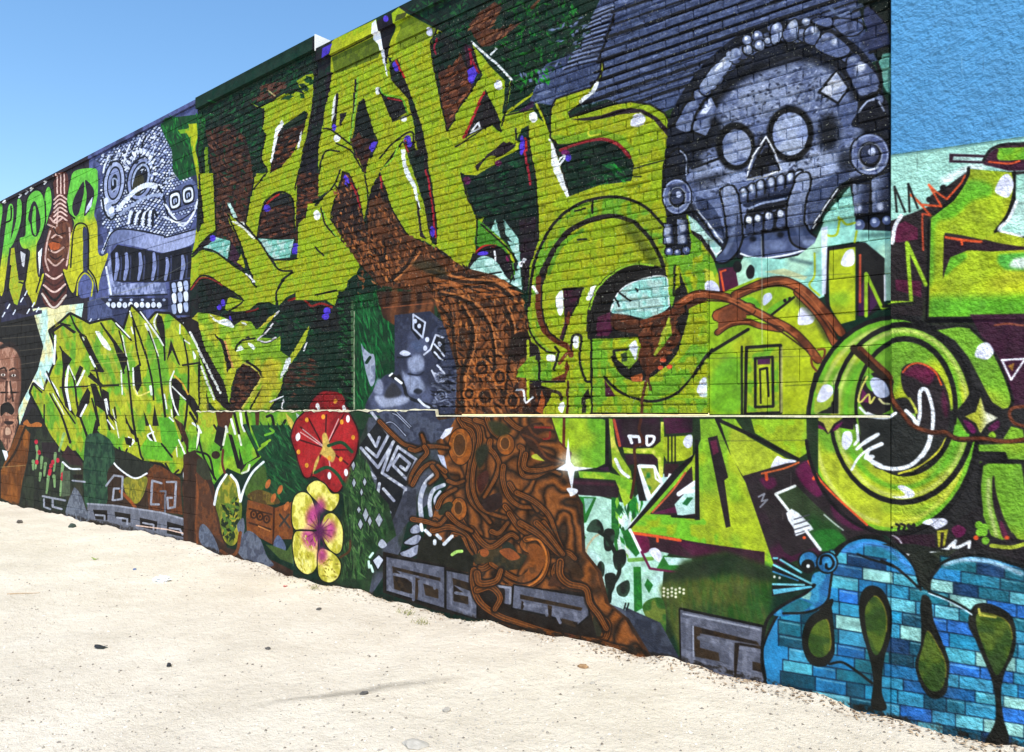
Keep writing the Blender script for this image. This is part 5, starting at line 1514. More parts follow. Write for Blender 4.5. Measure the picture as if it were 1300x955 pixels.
LEAVES('S', '700,700 900,560 900,900 720,880', 60, [(108, 114, 136), (40, 42, 56)], ln=9, wd=3, ang=10, spread=20, seed=66)
LN('S', '600,820 640,860 680,880', 3, (206, 210, 222))

# ================================================================== the tree
TRK = '404,190 420,182 436,172 448,190 462,240 490,280 520,300 545,312 590,340 630,350 655,372 668,410 668,470 662,528 700,545 716,575 722,605 740,640 742,690 770,735 800,780 830,825 822,838 760,822 640,790 615,770 600,730 540,690 545,650 560,610 552,560 560,525 590,520 588,460 560,420 540,385 500,372 478,360 458,340 440,320 425,290'
TB = dict(col2=(84, 52, 32), mot=1)
F('x', '424,285 436,300 452,312 462,304 472,290 490,288 500,290 545,312 590,340 630,350 655,372 668,410 668,530 578,530 580,470 560,400 540,372 480,362 452,330', (112, 66, 38), **TB)
MARBLE('n', '60,-120 150,-60 250,-80 340,20 520,90 720,130 960,160 1050,240 1090,400 1060,780 1000,890 700,900 720,640 620,400 540,200 300,160 170,60', [(62, 40, 28), (96, 58, 34), (122, 74, 42), (150, 92, 52)], 1.8, 75, .5)
# bark on the brick
LEAVES('n', '90,-60 250,-80 340,20 520,90 720,130 960,160 1050,240 1090,400 1060,780 1000,890 700,900 720,640 620,400 540,200 300,160 170,60', 520, [(160, 98, 52), (60, 38, 26), (188, 122, 66), (92, 56, 34), (44, 30, 24)], ln=13, wd=3.2, ang=62, spread=38, seed=70)
LEAVES('x', '424,240 440,222 455,240 462,300 470,260 485,240 500,285 560,318 600,345 560,370 480,362 450,335 430,300', 330, [(150, 94, 56), (52, 34, 26), (118, 72, 44), (40, 28, 24), (176, 112, 66)], ln=8, wd=2.6, ang=70, spread=35, seed=72)
LEAVES('n', '520,90 960,160 1050,240 860,240 600,180', 90, [(176, 108, 58), (54, 34, 24)], ln=20, wd=4, ang=14, spread=12, seed=71)
for s in ('440,120 560,110 700,160 900,180 1000,260', '600,230 720,260 820,330 880,430 900,560 900,700', '720,300 780,420 760,560 720,700 730,880', '960,300 1000,440 980,600 960,780', '600,300 660,380 680,520 700,640', '330,160 420,70 470,-20', '400,170 500,120 560,200'):
    LN('n', s, 4, (42, 28, 20), alpha=.85)
for s in ('460,110 560,96 720,145 920,165 1010,240', '620,220 740,250 840,320 895,430 915,560', '740,300 800,430 785,560 745,700 750,880', '980,300 1018,440 1000,600', '350,160 440,75 490,0'):
    LN('n', s, 2.4, (206, 134, 76), alpha=.8)
FS('n', '380,160 430,90 500,60 540,140 500,200 440,180', (120, 72, 40), soft=2)
FS('n', '440,60 560,50 640,110 600,140 500,100', (60, 56, 36), soft=3, alpha=.8)
FS('n', '1000,470 1060,440 1100,480 1090,560 1000,600', (50, 32, 26))
FS('n', '1010,740 1060,720 1129,760 1129,880 1000,880', (60, 36, 28), col2=(120, 70, 40), mot=1)
LL('n', '1085,490 1085,810', 3.4, (186, 200, 40))
F('n', '1030,650 1090,580 1129,570 1129,700 1020,690', (150, 184, 40), col2=LM, mot=1)
LN('n', '1020,760 1060,765 1070,830 1110,800', 2.6, WH)
for cx, cy, r_ in ((830, 640, 40), (930, 690, 36), (850, 800, 40), (1000, 820, 34), (760, 780, 30)):
    RING('n', cx, cy, r_, r_ * 1.2, 2.4, (196, 118, 56), alpha=.8)
    RING('n', cx, cy, r_ * .6, r_ * .7, 3, (44, 28, 22), alpha=.8)

# roots on the plinth
F('x', '552,530 702,530 712,560 728,575 722,602 742,640 745,700 765,725 775,765 800,785 832,838 760,828 640,795 612,770 598,735 575,715 540,680 552,640 575,610 560,580 545,560', (82, 52, 32), col2=(60, 42, 30), mot=0)
MARBLE('x', '556,530 700,530 710,560 724,575 718,602 738,640 741,700 760,725 770,765 795,785 825,835 760,825 640,792 615,768 602,735 578,712 545,680 556,640 577,610 562,580 550,560', [(46, 32, 22), (66, 44, 28), (84, 54, 30), (104, 64, 34), (126, 76, 38), (152, 92, 42)], 1.25, 75, .5)
DKB = (40, 28, 20)
def root(cr, s, w_=4.0, hi=(190, 114, 48)):
    w_ = w_ * 1.35
    LN(cr, s, w_ + 4, DKB, soft=1.2, alpha=.9)
    LN(cr, s, w_ + .6, (160, 92, 38), w1=w_ * .7)
    LN(cr, s, w_ - 1.4, (112, 68, 34), w1=w_ * .5, col2=(76, 48, 28), mot=1, soft=.7)
    LN(cr, s, w_ * .22, hi, soft=.8, alpha=.5)
for s in ('130,60 170,120 215,150 230,240 205,380 190,520 215,620 290,700 340,760', '160,60 240,100 270,180 250,300 225,420 225,540 270,650 350,700 450,730', '240,70 310,100 330,180', '320,60 350,140 400,190', '450,60 520,120 600,140 680,110',
          '340,210 335,260 370,300 400,370 370,470 300,590', '430,380 425,470 460,580 540,650 640,660 700,700', '470,500 520,570 600,600 660,680', '440,650 520,740 600,800 700,860 760,960', '540,250 560,270 545,360 560,440 640,450 740,410 810,435',
          '580,300 570,390 650,410 760,390 830,360', '30,740 110,700 170,780 240,850 330,890 420,880 480,840 540,890', '0,780 100,790 190,830 250,900 260,960', '350,820 400,830 460,760', '520,560 640,620 740,720 790,860 830,940', '470,700 540,800 640,870 690,960', '620,240 690,300 800,350', '700,760 760,850 800,940'):
    root('U', s)
for cx, cy, rx, ry in ((140, 250, 78, 122), (445, 235, 58, 70), (130, 670, 52, 76), (630, 905, 88, 62)):
    EL('U', cx, cy, rx + 6, ry + 6, DKB)
    EL('U', cx, cy, rx, ry, (176, 102, 36), col2=(130, 76, 32), mot=1)
    EL('U', cx - rx * .08, cy - ry * .1, rx * .62, ry * .66, (94, 60, 30), soft=2)
    RING('U', cx - rx * .08, cy - ry * .1, rx * .56, ry * .62, 1.4, (196, 124, 56), alpha=.7)
FS('U', '260,450 320,410 330,470 280,560 255,520', (84, 44, 34))
FS('U', '290,610 400,560 420,640 350,690 300,670', (58, 40, 36))
FS('U', '620,310 660,300 720,340 690,345 630,330', (176, 180, 60))
FS('U', '330,80 420,90 480,150 400,180 350,140', (62, 62, 36), soft=2)
FS('U', '240,290 300,230 330,280 270,400', (50, 52, 36), soft=2)
FS('U', '430,890 480,900 520,960 430,960', (46, 52, 42))
FS('U', '0,660 60,620 90,640 60,690 0,710', (50, 56, 40))
FS('U', '540,150 640,90 700,120 720,140 640,170 700,200 660,260 800,340 780,380 700,340 600,240', (66, 42, 30))
for s in ('560,170 640,210 720,320 820,355', '640,110 750,120', '600,120 640,170 720,200'):
    LN('U', s, 3, (104, 60, 34))
for s in ('640,120 750,122', '700,200 740,190 745,150'):
    LN('U', s, 2.4, (140, 44, 34))
# lower roots
for s in ('640,10 700,60 780,40', '620,90 760,60 880,110 960,200 1000,300', '800,130 880,160 920,250 960,300', '1140,370 1060,420 980,420 960,540 1000,680 1080,770 1200,830', '820,380 900,370 990,380', '1040,280 1120,300 1228,280'):
    root('V', s, 5)
for s in ('20,340 15,420 40,520 100,590 200,650 320,690', '40,360 60,420 160,410 200,340', '60,470 130,450 190,510 150,590', '370,130 450,120 500,200 510,290 470,390 390,440 300,440 210,380', '140,290 200,330 250,370 330,400 420,370', '580,230 650,220 700,260', '600,280 600,370 660,430 760,450 800,560 860,640 900,740', '570,310 560,370 620,450', '780,480 820,620 800,740 700,790', '200,640 330,700 470,740 600,780 720,790', '480,700 540,690 620,740', '850,640 920,700 900,800 820,800', '760,790 860,820 960,850 1061,870', '0,60 80,160 150,180 260,100 310,120', '330,20 460,100 560,200 620,250', '440,20 520,100 620,230'):
    root('W', s, 5)
F('W', '0,240 120,200 220,190 380,240 330,330 230,340 140,280 30,300', (56, 54, 40), col2=(74, 62, 40), mot=1)
FS('W', '190,210 260,190 330,250 260,270', (158, 88, 44))
EL('W', 90, 220, 30, 28, (150, 84, 42))
FS('W', '440,160 490,220 490,300 440,380 360,420 300,400 380,340 400,250 360,180', (150, 88, 40), col2=(104, 66, 36), mot=1)
LN('W', '380,130 460,140 505,230 500,320 450,400 360,450 240,440', 2.4, (200, 122, 52))
FS('W', '640,240 700,290 760,370 720,390 680,360 640,300', (74, 52, 34))
FS('W', '820,660 850,620 880,700 870,780 830,760', (60, 58, 42))
FS('W', '200,600 340,610 480,680 640,740 700,790 600,770 440,730 240,680', (112, 60, 34), col2=(78, 46, 30), mot=1)
FS('W', '560,360 600,420 700,440 800,470 780,500 600,450 520,440', (86, 52, 32))
# white sparkle at the root's tip
EL('X', 130, 470, 80, 80, (220, 222, 214), soft=8, alpha=.55)
F('X', '122,295 140,460 165,490 295,500 165,520 150,640 145,640 118,520 40,510 105,470', (238, 238, 242))
FS('X', '112,640 140,632 185,645 180,670 140,690 130,670', (232, 234, 240))
LL('X', '95,150 92,350', 3.6, (104, 44, 32))

# ================================================================== stepped fret, diamonds and fern by the tree
F('x', '458,560 470,530 552,530 560,590 545,640 520,660 510,700 470,760 440,742 440,680 455,640', (52, 62, 56), col2=(84, 88, 102), mot=0)
F('T', '190,30 590,20 650,80 780,60 700,210 640,230 560,300 400,280 260,160', (88, 94, 114), col2=(62, 66, 84), mot=1)
for s in ('300,30 340,50 430,140', '330,20 440,130', '230,110 300,100 400,200'):
    LN('T', s, 3, (32, 34, 44))
    LN('T', s, 1.2, (168, 174, 196))
F('T', '660,215 700,150 760,130 740,180 680,225', (214, 216, 230))
F('T', '640,340 690,350 720,480 690,460', (190, 194, 216))
FRW = (206, 208, 218)
F('T', '50,270 180,100 290,220 390,300 500,380 420,560 380,600 330,900 300,900 170,820 180,520', (32, 34, 40))
for s in ('140,20 270,190 180,360 100,290', '120,190 175,280 200,210', '60,290 190,440 310,240', '300,250 220,480 400,600 340,860', '200,560 180,680 280,780', '230,600 310,690', '340,280 260,460', '350,290 480,380 410,530 300,420 350,340 430,410 400,460 360,430', '60,400 170,520'):
    LL('T', s, 3.8, FRW, col2=(150, 152, 168), mot=1)
LN('T', '630,480 550,560 510,680 520,840', 6, FRW, col2=(160, 164, 180), mot=1)
LN('T', '690,570 610,610 580,700 590,800', 5, FRW, col2=(150, 154, 170), mot=1)
LN('T', '660,620 620,680 640,760', 3.4, (196, 198, 214))
F('T', '390,620 480,600 480,830 420,850 330,960 250,960', (76, 78, 92), col2=(56, 58, 70), mot=1)
# tendrils reaching left
for s in ('200,90 300,190 380,260 440,280 520,300 560,260', '430,300 480,310 540,270 520,190', '560,280 640,280 720,290', '540,280 560,330 500,400 440,500 430,560', '450,570 500,480 560,420 620,410 680,480 720,540', '600,430 640,500 580,560', '720,540 780,560 840,540', '700,470 640,420'):
    root('T', s, 3.2)
for s in ('450,830 560,850 650,870 720,800', '640,740 680,660 780,600', '720,790 790,860 900,920'):
    root('T', s, 4)
# fern
FE = '440,640 470,610 495,640 505,680 480,700 470,755 425,745 432,690'
F('x', FE, (34, 60, 38), col2=(50, 78, 46), mot=0)
F('R', '290,330 380,330 430,420 470,560 520,700 420,850 400,940 300,930 290,800 300,600', (40, 74, 42), col2=(56, 92, 50), mot=0)
LEAVES('R', '300,340 400,330 440,450 490,600 510,700 430,800 400,930 300,920 300,700', 260, [(30, 66, 36), (70, 110, 56), (24, 50, 32), (88, 122, 70)], ln=15, wd=2.4, ang=70, spread=35, seed=80)
for cx, cy, rx, ry in ((345, 385, 9, 26), (348, 470, 10, 22), (400, 465, 9, 20), (405, 625, 14, 34), (470, 650, 18, 34), (372, 600, 9, 16), (425, 655, 10, 24), (385, 515, 7, 18), (485, 765, 20, 22), (380, 670, 12, 26)):
    P_ = pts('R', [(cx, cy - ry), (cx + rx, cy), (cx, cy + ry), (cx - rx, cy)])
    LN('x', P_, 1.8, (30, 36, 32), closed=True, sm=False)
    F('x', [tuple(v) for v in P_], (184, 190, 198), col2=(140, 148, 160), mot=1)
for s in ('425,830 440,810', '420,850 422,880', '430,870 440,900'):
    LN('R', s, 3, (206, 232, 220))
F('V', '145,440 90,350 155,290 215,345', (26, 26, 30))
F('V', '148,425 105,350 155,305 195,345', (196, 200, 212))
FS('V', '150,215 180,165 225,215 185,245', (186, 190, 204))
LEAVES('R', '290,560 340,540 360,900 290,930', 80, [(66, 96, 54), (34, 58, 36)], ln=18, wd=2.2, ang=85, spread=15, seed=81)

# ---- grey ornament left of roots
for s in ('430,80 480,40 520,70 500,110 440,115', '380,190 480,130 520,150 480,210 400,210', '340,290 400,260 500,215 490,290 400,330'):
    LN('V', s, 3, (24, 24, 28), closed=True)
    FS('V', s, (176, 180, 198), col2=(130, 134, 152), mot=1)
F('V', '500,200 560,120 660,140 720,200 860,130 920,250 980,330 960,460 720,410 480,350', (38, 38, 28))
for s in ('520,40 530,90', '560,90 600,130', '640,180 640,205', '660,130 690,160', '720,210 790,140'):
    LN('V', s, 4.4, (222, 226, 234))
LN('V', '790,300 830,275 875,270', 4, (170, 206, 110))
# ---- key-fret panels along the foot
def fret(cr, outer, dark, bars):
    LN(cr, outer, 4, (22, 18, 16), closed=True, sm=False)
    F(cr, outer, (116, 118, 134), col2=(88, 90, 104), mot=1)
    for s in dark:
        F(cr, s, (44, 32, 24), col2=(62, 46, 30), mot=1)
    for s, w_ in bars:
        LL(cr, s, w_, (132, 134, 150), col2=(100, 102, 116), mot=1)
F('x', '488,700 560,716 640,742 745,752 760,810 700,800 640,790 560,776 488,752', (40, 30, 24))
fret('V', '222,320 722,410 722,760 222,610', ['268,400 690,500 690,530 280,430', '275,420 310,440 440,540 450,640 290,600', '450,490 510,510 490,690 460,680', '540,545 672,600 672,680 560,650'], [('290,470 460,505 455,690', 4), ('250,380 252,600 440,660', 4), ('505,530 640,560 640,590', 4), ('510,540 515,670 700,740', 4)])
fret('V', '742,440 1000,490 1000,850 742,770', ['790,500 960,550 1000,640 960,620 800,560', '800,560 850,600 930,660 930,730 800,700'], [('820,630 940,650 960,800', 4), ('770,480 775,740 980,820', 4)])
fret('W', '290,440 780,520 790,640 720,700 520,640 280,590', ['330,500 750,590 740,610 330,530', '340,540 360,560 350,600 335,600', '515,570 545,580 540,660 520,650', '610,660 720,690 700,720 610,690'], [('360,565 505,590 510,640', 4), ('555,600 735,640 720,670', 5), ('560,610 600,690', 4)])
F('W', '150,430 265,450 265,570 220,560 200,490', (110, 112, 128))
FS('W', '190,460 225,465 225,520 200,520', (40, 30, 26))
for s in ('120,440 265,455 262,560',):
    LL('W', s, 3, (150, 152, 166))
for s in ('20,340 15,420 40,520 100,590 200,650 320,690 440,730 600,775', '40,470 130,450 195,520 160,600', '40,360 60,425 165,410 200,340', '600,280 600,370 660,430 770,460 800,560 860,640 910,730'):
    root('W', s, 6)
fret('l', '160,215 822,355 815,470 830,810 640,770 590,770 170,640', ['272,345 780,470 800,500 300,400 275,560', '280,400 320,400 320,520 470,560 480,630 280,590', '600,480 640,480 610,770 590,760', '745,630 830,650 830,720 745,700', '640,500 640,480 830,510 830,540'], [('310,440 570,490 580,740', 5.4), ('225,300 225,610 560,720', 6.4), ('650,520 800,545', 5.4), ('680,560 680,720 820,770', 6.4)])
LL('l', '185,245 800,372', 2.4, (170, 172, 186), alpha=.8)
LL('l', '265,345 268,590', 1.6, (180, 182, 196), alpha=.8)
LL('l', '160,205 825,345', 3, (16, 16, 16))

# ================================================================== flowers
FLR = '372,555 378,535 390,522 396,510 405,500 412,497 424,498 432,505 440,518 448,530 456,550 454,575 446,590 440,598 436,618 428,625 418,618 402,605 390,606 384,595 378,575'
LN('x', FLR, 3.4, (40, 20, 22), closed=True)
FS('x', FLR, (168, 34, 40), col2=(130, 24, 34), mot=1)
EL('R', 245, 75, 52, 46, (150, 28, 36))
for s in ('205,300 150,230 130,160 170,125 230,130 225,230', '215,295 250,200 300,140 350,200 370,260 330,300', '205,305 120,330 75,300 70,230 110,190 160,240', '205,310 190,380 130,440 95,400 80,340', '215,310 300,310 330,370 310,460 260,480 220,400'):
    FS('R', s, (190, 44, 48), soft=5, alpha=.75)
for s in ('205,300 130,160', '205,300 90,200', '210,290 215,140', '215,295 300,140', '215,300 320,380', '200,310 140,440', '205,300 80,260', '225,310 320,310'):
    LN('R', s, 2.0, (84, 16, 24))
for s in ('200,290 100,210', '200,295 90,225', '225,270 275,160', '225,340 235,400'):
    LN('R', s, 1.4, (226, 190, 184), alpha=.85)
FS('R', '195,240 215,230 235,290 260,330 245,370 215,350 180,330 180,360 150,430 160,370 195,300', (206, 176, 90), soft=1)
for cx, cy in ((120, 165), (120, 385), (80, 320), (345, 250), (285, 355), (200, 150), (250, 75), (290, 175), (230, 350)):
    EL('R', cx, cy, 9, 12, (226, 160, 50))
for cx, cy in ((75, 250), (80, 245), (310, 420), (230, 435), (165, 100), (320, 160), (290, 110)):
    EL('R', cx, cy, 9, 18, (230, 230, 232))
LN('R', '225,290 290,275 340,320', 4, (26, 84, 50))
LN('R', '160,420 220,395 270,430 300,480', 4, (26, 84, 50))
for s in ('120,500 160,460 205,475 240,520 275,525 270,570 240,605 200,590 170,560', '48,620 60,540 100,515 140,540 165,620 170,690 100,695 60,690', '52,770 65,710 110,700 165,720 172,800 165,880 120,912 70,870', '185,690 210,630 250,620 290,680 292,770 270,812 230,790 200,740', '180,800 230,800 280,850 275,920 230,952 180,920'):
    LN('R', s, 3, (28, 34, 24), closed=True)
    FS('R', s, (206, 196, 70), col2=(226, 216, 120), mot=1)
for cx, cy, rx, ry, rot in ((150, 625, 30, 52, 20), (135, 740, 34, 50, -30), (235, 700, 26, 46, 10), (195, 820, 24, 40, 0), (190, 580, 22, 34, -10)):
    EL('R', cx, cy, rx, ry, (184, 66, 140), soft=7, rot=rot, alpha=.9)
EL('R', 182, 705, 30, 44, (104, 40, 92), soft=6)
for k in range(16):
    a_ = k * 2 * math.pi / 16
    LN('R', [(182 + 15 * math.cos(a_), 700 + 20 * math.sin(a_)), (182 + 62 * math.cos(a_), 700 + 80 * math.sin(a_))], 1.2, (120, 30, 96), alpha=.7)
LEAVES('R', '60,720 160,720 160,890 90,890', 26, [(176, 160, 50), (236, 228, 150)], ln=7, wd=2, ang=70, spread=20, seed=83)
LEAVES('R', '190,830 270,850 260,940 190,920', 26, [(150, 130, 40), (226, 210, 90)], ln=6, wd=2, seed=84)
LN('R', '70,700 165,700', 2, (28, 34, 24))
LN('R', '282,830 325,800 330,750', 3, (90, 60, 34))
F('Q', '360,880 560,860 640,900 640,955 500,955', (70, 48, 36))

# ================================================================== blue mosaic serpent
SER = '985,790 1000,772 1020,762 1040,750 1050,735 1055,712 1062,700 1075,690 1100,683 1130,690 1158,715 1169,745 1180,735 1195,715 1225,706 1260,708 1300,720 1500,760 1500,1100 1260,960 1170,930 1090,910 1000,890 978,872 970,830'
LN('x', SER, 6, (20, 22, 22), closed=True)
F('x', SER, (44, 140, 190), sm=True)
rs = np.random.RandomState(5)
BL = [(36, 122, 168), (60, 154, 186), (32, 98, 148), (84, 172, 188), (28, 90, 112), (24, 82, 100), (30, 108, 124), (34, 118, 132), (158, 206, 196), (50, 122, 200), (40, 146, 180), (28, 66, 104), (112, 190, 202), (70, 156, 186), (44, 126, 148)]
PS = spline(pts('x', SER), True)
r_ = 0
y_ = 690.0
while y_ < 1010:
    h_ = 14 + rs.rand() * 5
    x_ = 965 - rs.rand() * 25
    while x_ < 1500:
        w_ = 22 + rs.rand() * 30
        sk = .27
        q_ = np.array([(x_, y_ + (x_ - 1100) * sk * .6), (x_ + w_, y_ + (x_ + w_ - 1100) * sk * .6), (x_ + w_, y_ + h_ + (x_ + w_ - 1100) * sk * .6), (x_, y_ + h_ + (x_ - 1100) * sk * .6)])
        c_ = q_.mean(0)[None]
        n_in = inside(PS, np.vstack([q_, c_])).sum()
        if n_in >= 4:
            col = BL[rs.randint(len(BL))]
            F('x', [tuple(v) for v in q_], col, amp=.4, alpha=.95)
            LN('x', q_[[3, 0, 1]], 1.5, (14, 40, 62), sm=False, alpha=.85)
            if rs.rand() < .4:
                LN('x', np.array([q_[0] + (2, 3), q_[1] + (-2, 3)]), 1.6, (170, 214, 224), sm=False, soft=1, alpha=.45)
        x_ += w_
    y_ += h_
# light along the back
LN('x', '1072,700 1100,690 1130,696 1156,720', 6, (90, 150, 220), soft=2, alpha=.6)
LN('x', '1200,716 1226,710 1260,713 1298,728', 6, (190, 214, 232), soft=2, alpha=.8)
OUT = (24, 26, 24)
# silhouettes cut out of the body
F('x', '1169,745 1180,735 1190,722 1150,700 1120,690 1160,690 1215,700 1180,700', (40, 44, 38))
FS('k', '262,330 250,260 180,140 300,100 400,190 340,290 325,370', (44, 48, 40))
for s in ('520,430 500,520 515,640 530,760 505,830 460,870 390,860 345,800 325,700 340,610 380,545 430,510 470,470', ):
    LN('j', s, 3, OUT, closed=True)
    FS('j', s, (34, 36, 26))
def drop(cr, s, s2):
    LN(cr, s, 2, OUT, closed=True)
    FS(cr, s, (30, 30, 22))
    FS(cr, s2, (62, 92, 34), col2=(90, 110, 36), mot=1)
    P_ = spline(pts(cr, s2), True)
    LN(cr, P_[:len(P_) // 3], 1.6, (150, 140, 44), sm=False, soft=.8, alpha=.7)
drop('j', '500,470 520,560 530,720 510,820 440,860 380,840 340,760 335,680 365,580 420,530', '480,560 505,640 510,740 480,800 420,815 370,770 362,690 400,600')
drop('j', '770,340 840,355 890,430 915,540 905,680 870,800 850,940 850,1060 880,1160 790,1150 800,1000 790,880 760,760 725,640 705,500 720,390', '800,405 850,440 885,540 880,660 845,770 810,800 775,740 745,600 745,480')
drop('k', '285,400 330,440 345,560 400,700 450,840 445,960 430,1050 370,1090 310,1060 255,960 235,850 270,740 275,600 268,480', '310,640 370,720 430,850 430,960 400,1030 340,1040 285,980 250,870 280,740')
drop('k', '620,480 680,455 760,470 850,520 890,590 900,700 880,800 830,900 800,1040 815,1220 850,1380 700,1400 770,1250 770,1080 740,940 690,820 640,700 590,590', '650,520 760,530 850,580 880,680 860,790 810,900 770,930 720,830 670,700 640,600')
LN('k', '655,490 665,530 770,545', 3, (196, 190, 80), sm=False)
for s in ('0,165 90,205 170,270 250,345', '320,375 440,420 560,480 615,530', '500,860 590,850 700,920 790,990'):
    LN('k' if s[:3] != '500' else 'j', s, 3, OUT)
LN('j', '690,120 760,150 860,180 955,215', 2.6, OUT)
for s in ('320,385 440,432 560,495 610,530',):
    LN('k', s, 1.6, (206, 226, 240))
for s in ('1062,700 1078,688 1102,682 1132,690 1160,716 1170,748', '1180,738 1196,715 1228,705 1262,708 1300,720'):
    LN('x', s, 3.4, OUT)
# head, neck, eyes and open beak
FS('j', '520,240 400,250 370,330 330,380 250,430 160,490 120,530 200,540 340,520 440,480 490,430 505,340', (66, 160, 200), col2=(40, 110, 160), mot=1)
F('j', '170,490 300,420 390,460 330,505 200,515', (36, 116, 130))
F('j', '290,400 380,375 370,430 320,420', (150, 206, 196))
LN('j', '520,240 505,350 490,430 430,485 330,515 190,520', 3, OUT)
LN('j', '400,330 330,390 230,440 140,500 80,570 55,680 50,820 70,960', 4, OUT)
for s in ('115,165 145,135 150,170 320,270 270,265', '170,165 180,140 330,240', '115,200 390,320 410,330 400,350 115,405 115,320 330,325 115,235'):
    F('j', s, OUT)
for s in ('125,150 150,150', '170,160 310,245', '125,195 380,322', '120,325 330,330'):
    LL('j', s, 2.6, (130, 206, 220))
LL('j', '120,240 290,300', 2, (60, 130, 170))
F('j', '118,360 380,335 385,348 125,395', (110, 200, 226))
for cx, cy in ((130, 275), (165, 282)):
    EL('j', cx, cy, 8, 9, (226, 228, 220))
for cx, cy, r_ in ((360, 170, 72), (485, 180, 76)):
    EL('j', cx, cy, r_, r_, OUT)
    EL('j', cx, cy, r_ * .85, r_ * .85, (44, 116, 166), col2=(70, 156, 200), mot=1)
EL('j', 355, 205, 46, 48, OUT)
EL('j', 357, 203, 12, 13, (235, 238, 240))
LN('j', '440,190 450,140 500,135 530,180 510,220 480,215 478,190', 3, OUT)
LN('j', '545,130 590,70 660,20 760,0 860,10', 4, OUT)
LN('x', '975,878 1000,888 1090,912 1170,932 1262,962', 1.2, (20, 50, 66), alpha=.5)

# ================================================================== wear: grime and drips, plus the shadow line at the wall foot painted in
rs = np.random.RandomState(9)
for k in range(60):
    x_, y_ = 260 + rs.rand() * 1040, 40 + rs.rand() * 820
    LL('x', [(x_, y_), (x_ + rs.rand() - .5, y_ + 6 + rs.rand() * 26)], .7, (40, 36, 30) if k % 2 else (210, 206, 196), alpha=.3)
for s in ('470,607 545,603', '897,560 1040,559', '690,672 720,674', '960,353 1078,347', '897,455 1030,452'):
    LL('x', s, .9, (70, 70, 60), alpha=.55)
LL('x', '965,300 966,436', 1.6, (196, 200, 190), alpha=.5)
for x_ in range(-40, 1300, 6):  # foot line: grime and the dark gap's shade, both painted into the colour
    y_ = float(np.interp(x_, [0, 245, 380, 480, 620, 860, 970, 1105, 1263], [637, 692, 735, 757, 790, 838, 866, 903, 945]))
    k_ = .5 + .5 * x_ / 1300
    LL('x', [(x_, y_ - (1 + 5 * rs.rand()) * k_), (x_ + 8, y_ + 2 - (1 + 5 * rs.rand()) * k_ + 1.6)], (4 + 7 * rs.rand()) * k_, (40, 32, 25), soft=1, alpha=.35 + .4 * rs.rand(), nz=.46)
IMG = np.clip(IMG, 0, 1)
_l = IMG.mean(2, keepdims=True)
IMG = np.clip(_l + (IMG - _l) * .93, 0, 1)
IMG = np.clip(IMG ** 1.22 * 1.0, 0.012, 0.95)

def skin(cr, s, n=5, sm=True):
    """outline of a painted motif in wall coordinates"""
    P = pts(cr, s)
    if sm:
        P = spline(P, True, n)
    X, Z = wall(P[:, 0], P[:, 1])
    return list(zip(X, Z))
# ================================================================== materials
mural = bpy.data.images.new('mural_paint', TW, THT, alpha=False)
_px = np.ones((THT, TW, 4), np.float32)
_px[..., :3] = IMG
mural.pixels.foreach_set(_px.ravel())
mural.update()
del _px

class NT:
    """tiny helper to wire a node tree"""
    def __init__(s, name):
        s.m = bpy.data.materials.new(name)
        s.m.use_nodes = True
        s.t = s.m.node_tree
        s.b = s.t.nodes['Principled BSDF']
    def n(s, typ, **kw):
        nd = s.t.nodes.new(typ)
        for k, v in kw.items():
            if k.startswith('i_'):
                nd.inputs[k[2:].replace('_', ' ')].default_value = v
            else:
                setattr(nd, k, v)
        return nd
    def l(s, a, b):
        s.t.links.new(a, b)
    def math(s, op, a, b=None, c=None):
        nd = s.n('ShaderNodeMath', operation=op)
        for k, v in enumerate((a, b, c)):
            if v is None:
                continue
            if isinstance(v, (int, float)):
                nd.inputs[k].default_value = v
            else:
                s.l(v, nd.inputs[k])
        return nd.outputs[0]
    def noise(s, vec, scale, detail=3, rough=.6):
        nd = s.n('ShaderNodeTexNoise', i_Scale=scale, i_Detail=detail, i_Roughness=rough)
        s.l(vec, nd.inputs['Vector'])
        return nd.outputs['Fac']
    def ramp(s, fac, stops):
        nd = s.n('ShaderNodeValToRGB')
        e = nd.color_ramp.elements
        while len(e) < len(stops):
            e.new(.5)
        for el, (p, c_) in zip(e, stops):
            el.position = p
            el.color = (*c_, 1)
        s.l(fac, nd.inputs[0])
        return nd.outputs[0]
    def mixc(s, fac, a, b, mode='MIX'):
        nd = s.n('ShaderNodeMix', data_type='RGBA', blend_type=mode)
        for v, k in ((fac, 0), (a, 6), (b, 7)):
            if isinstance(v, (int, float)):
                nd.inputs[k].default_value = v
            elif isinstance(v, tuple):
                nd.inputs[k].default_value = (*v, 1)
            else:
                s.l(v, nd.inputs[k])
        return nd.outputs[2]

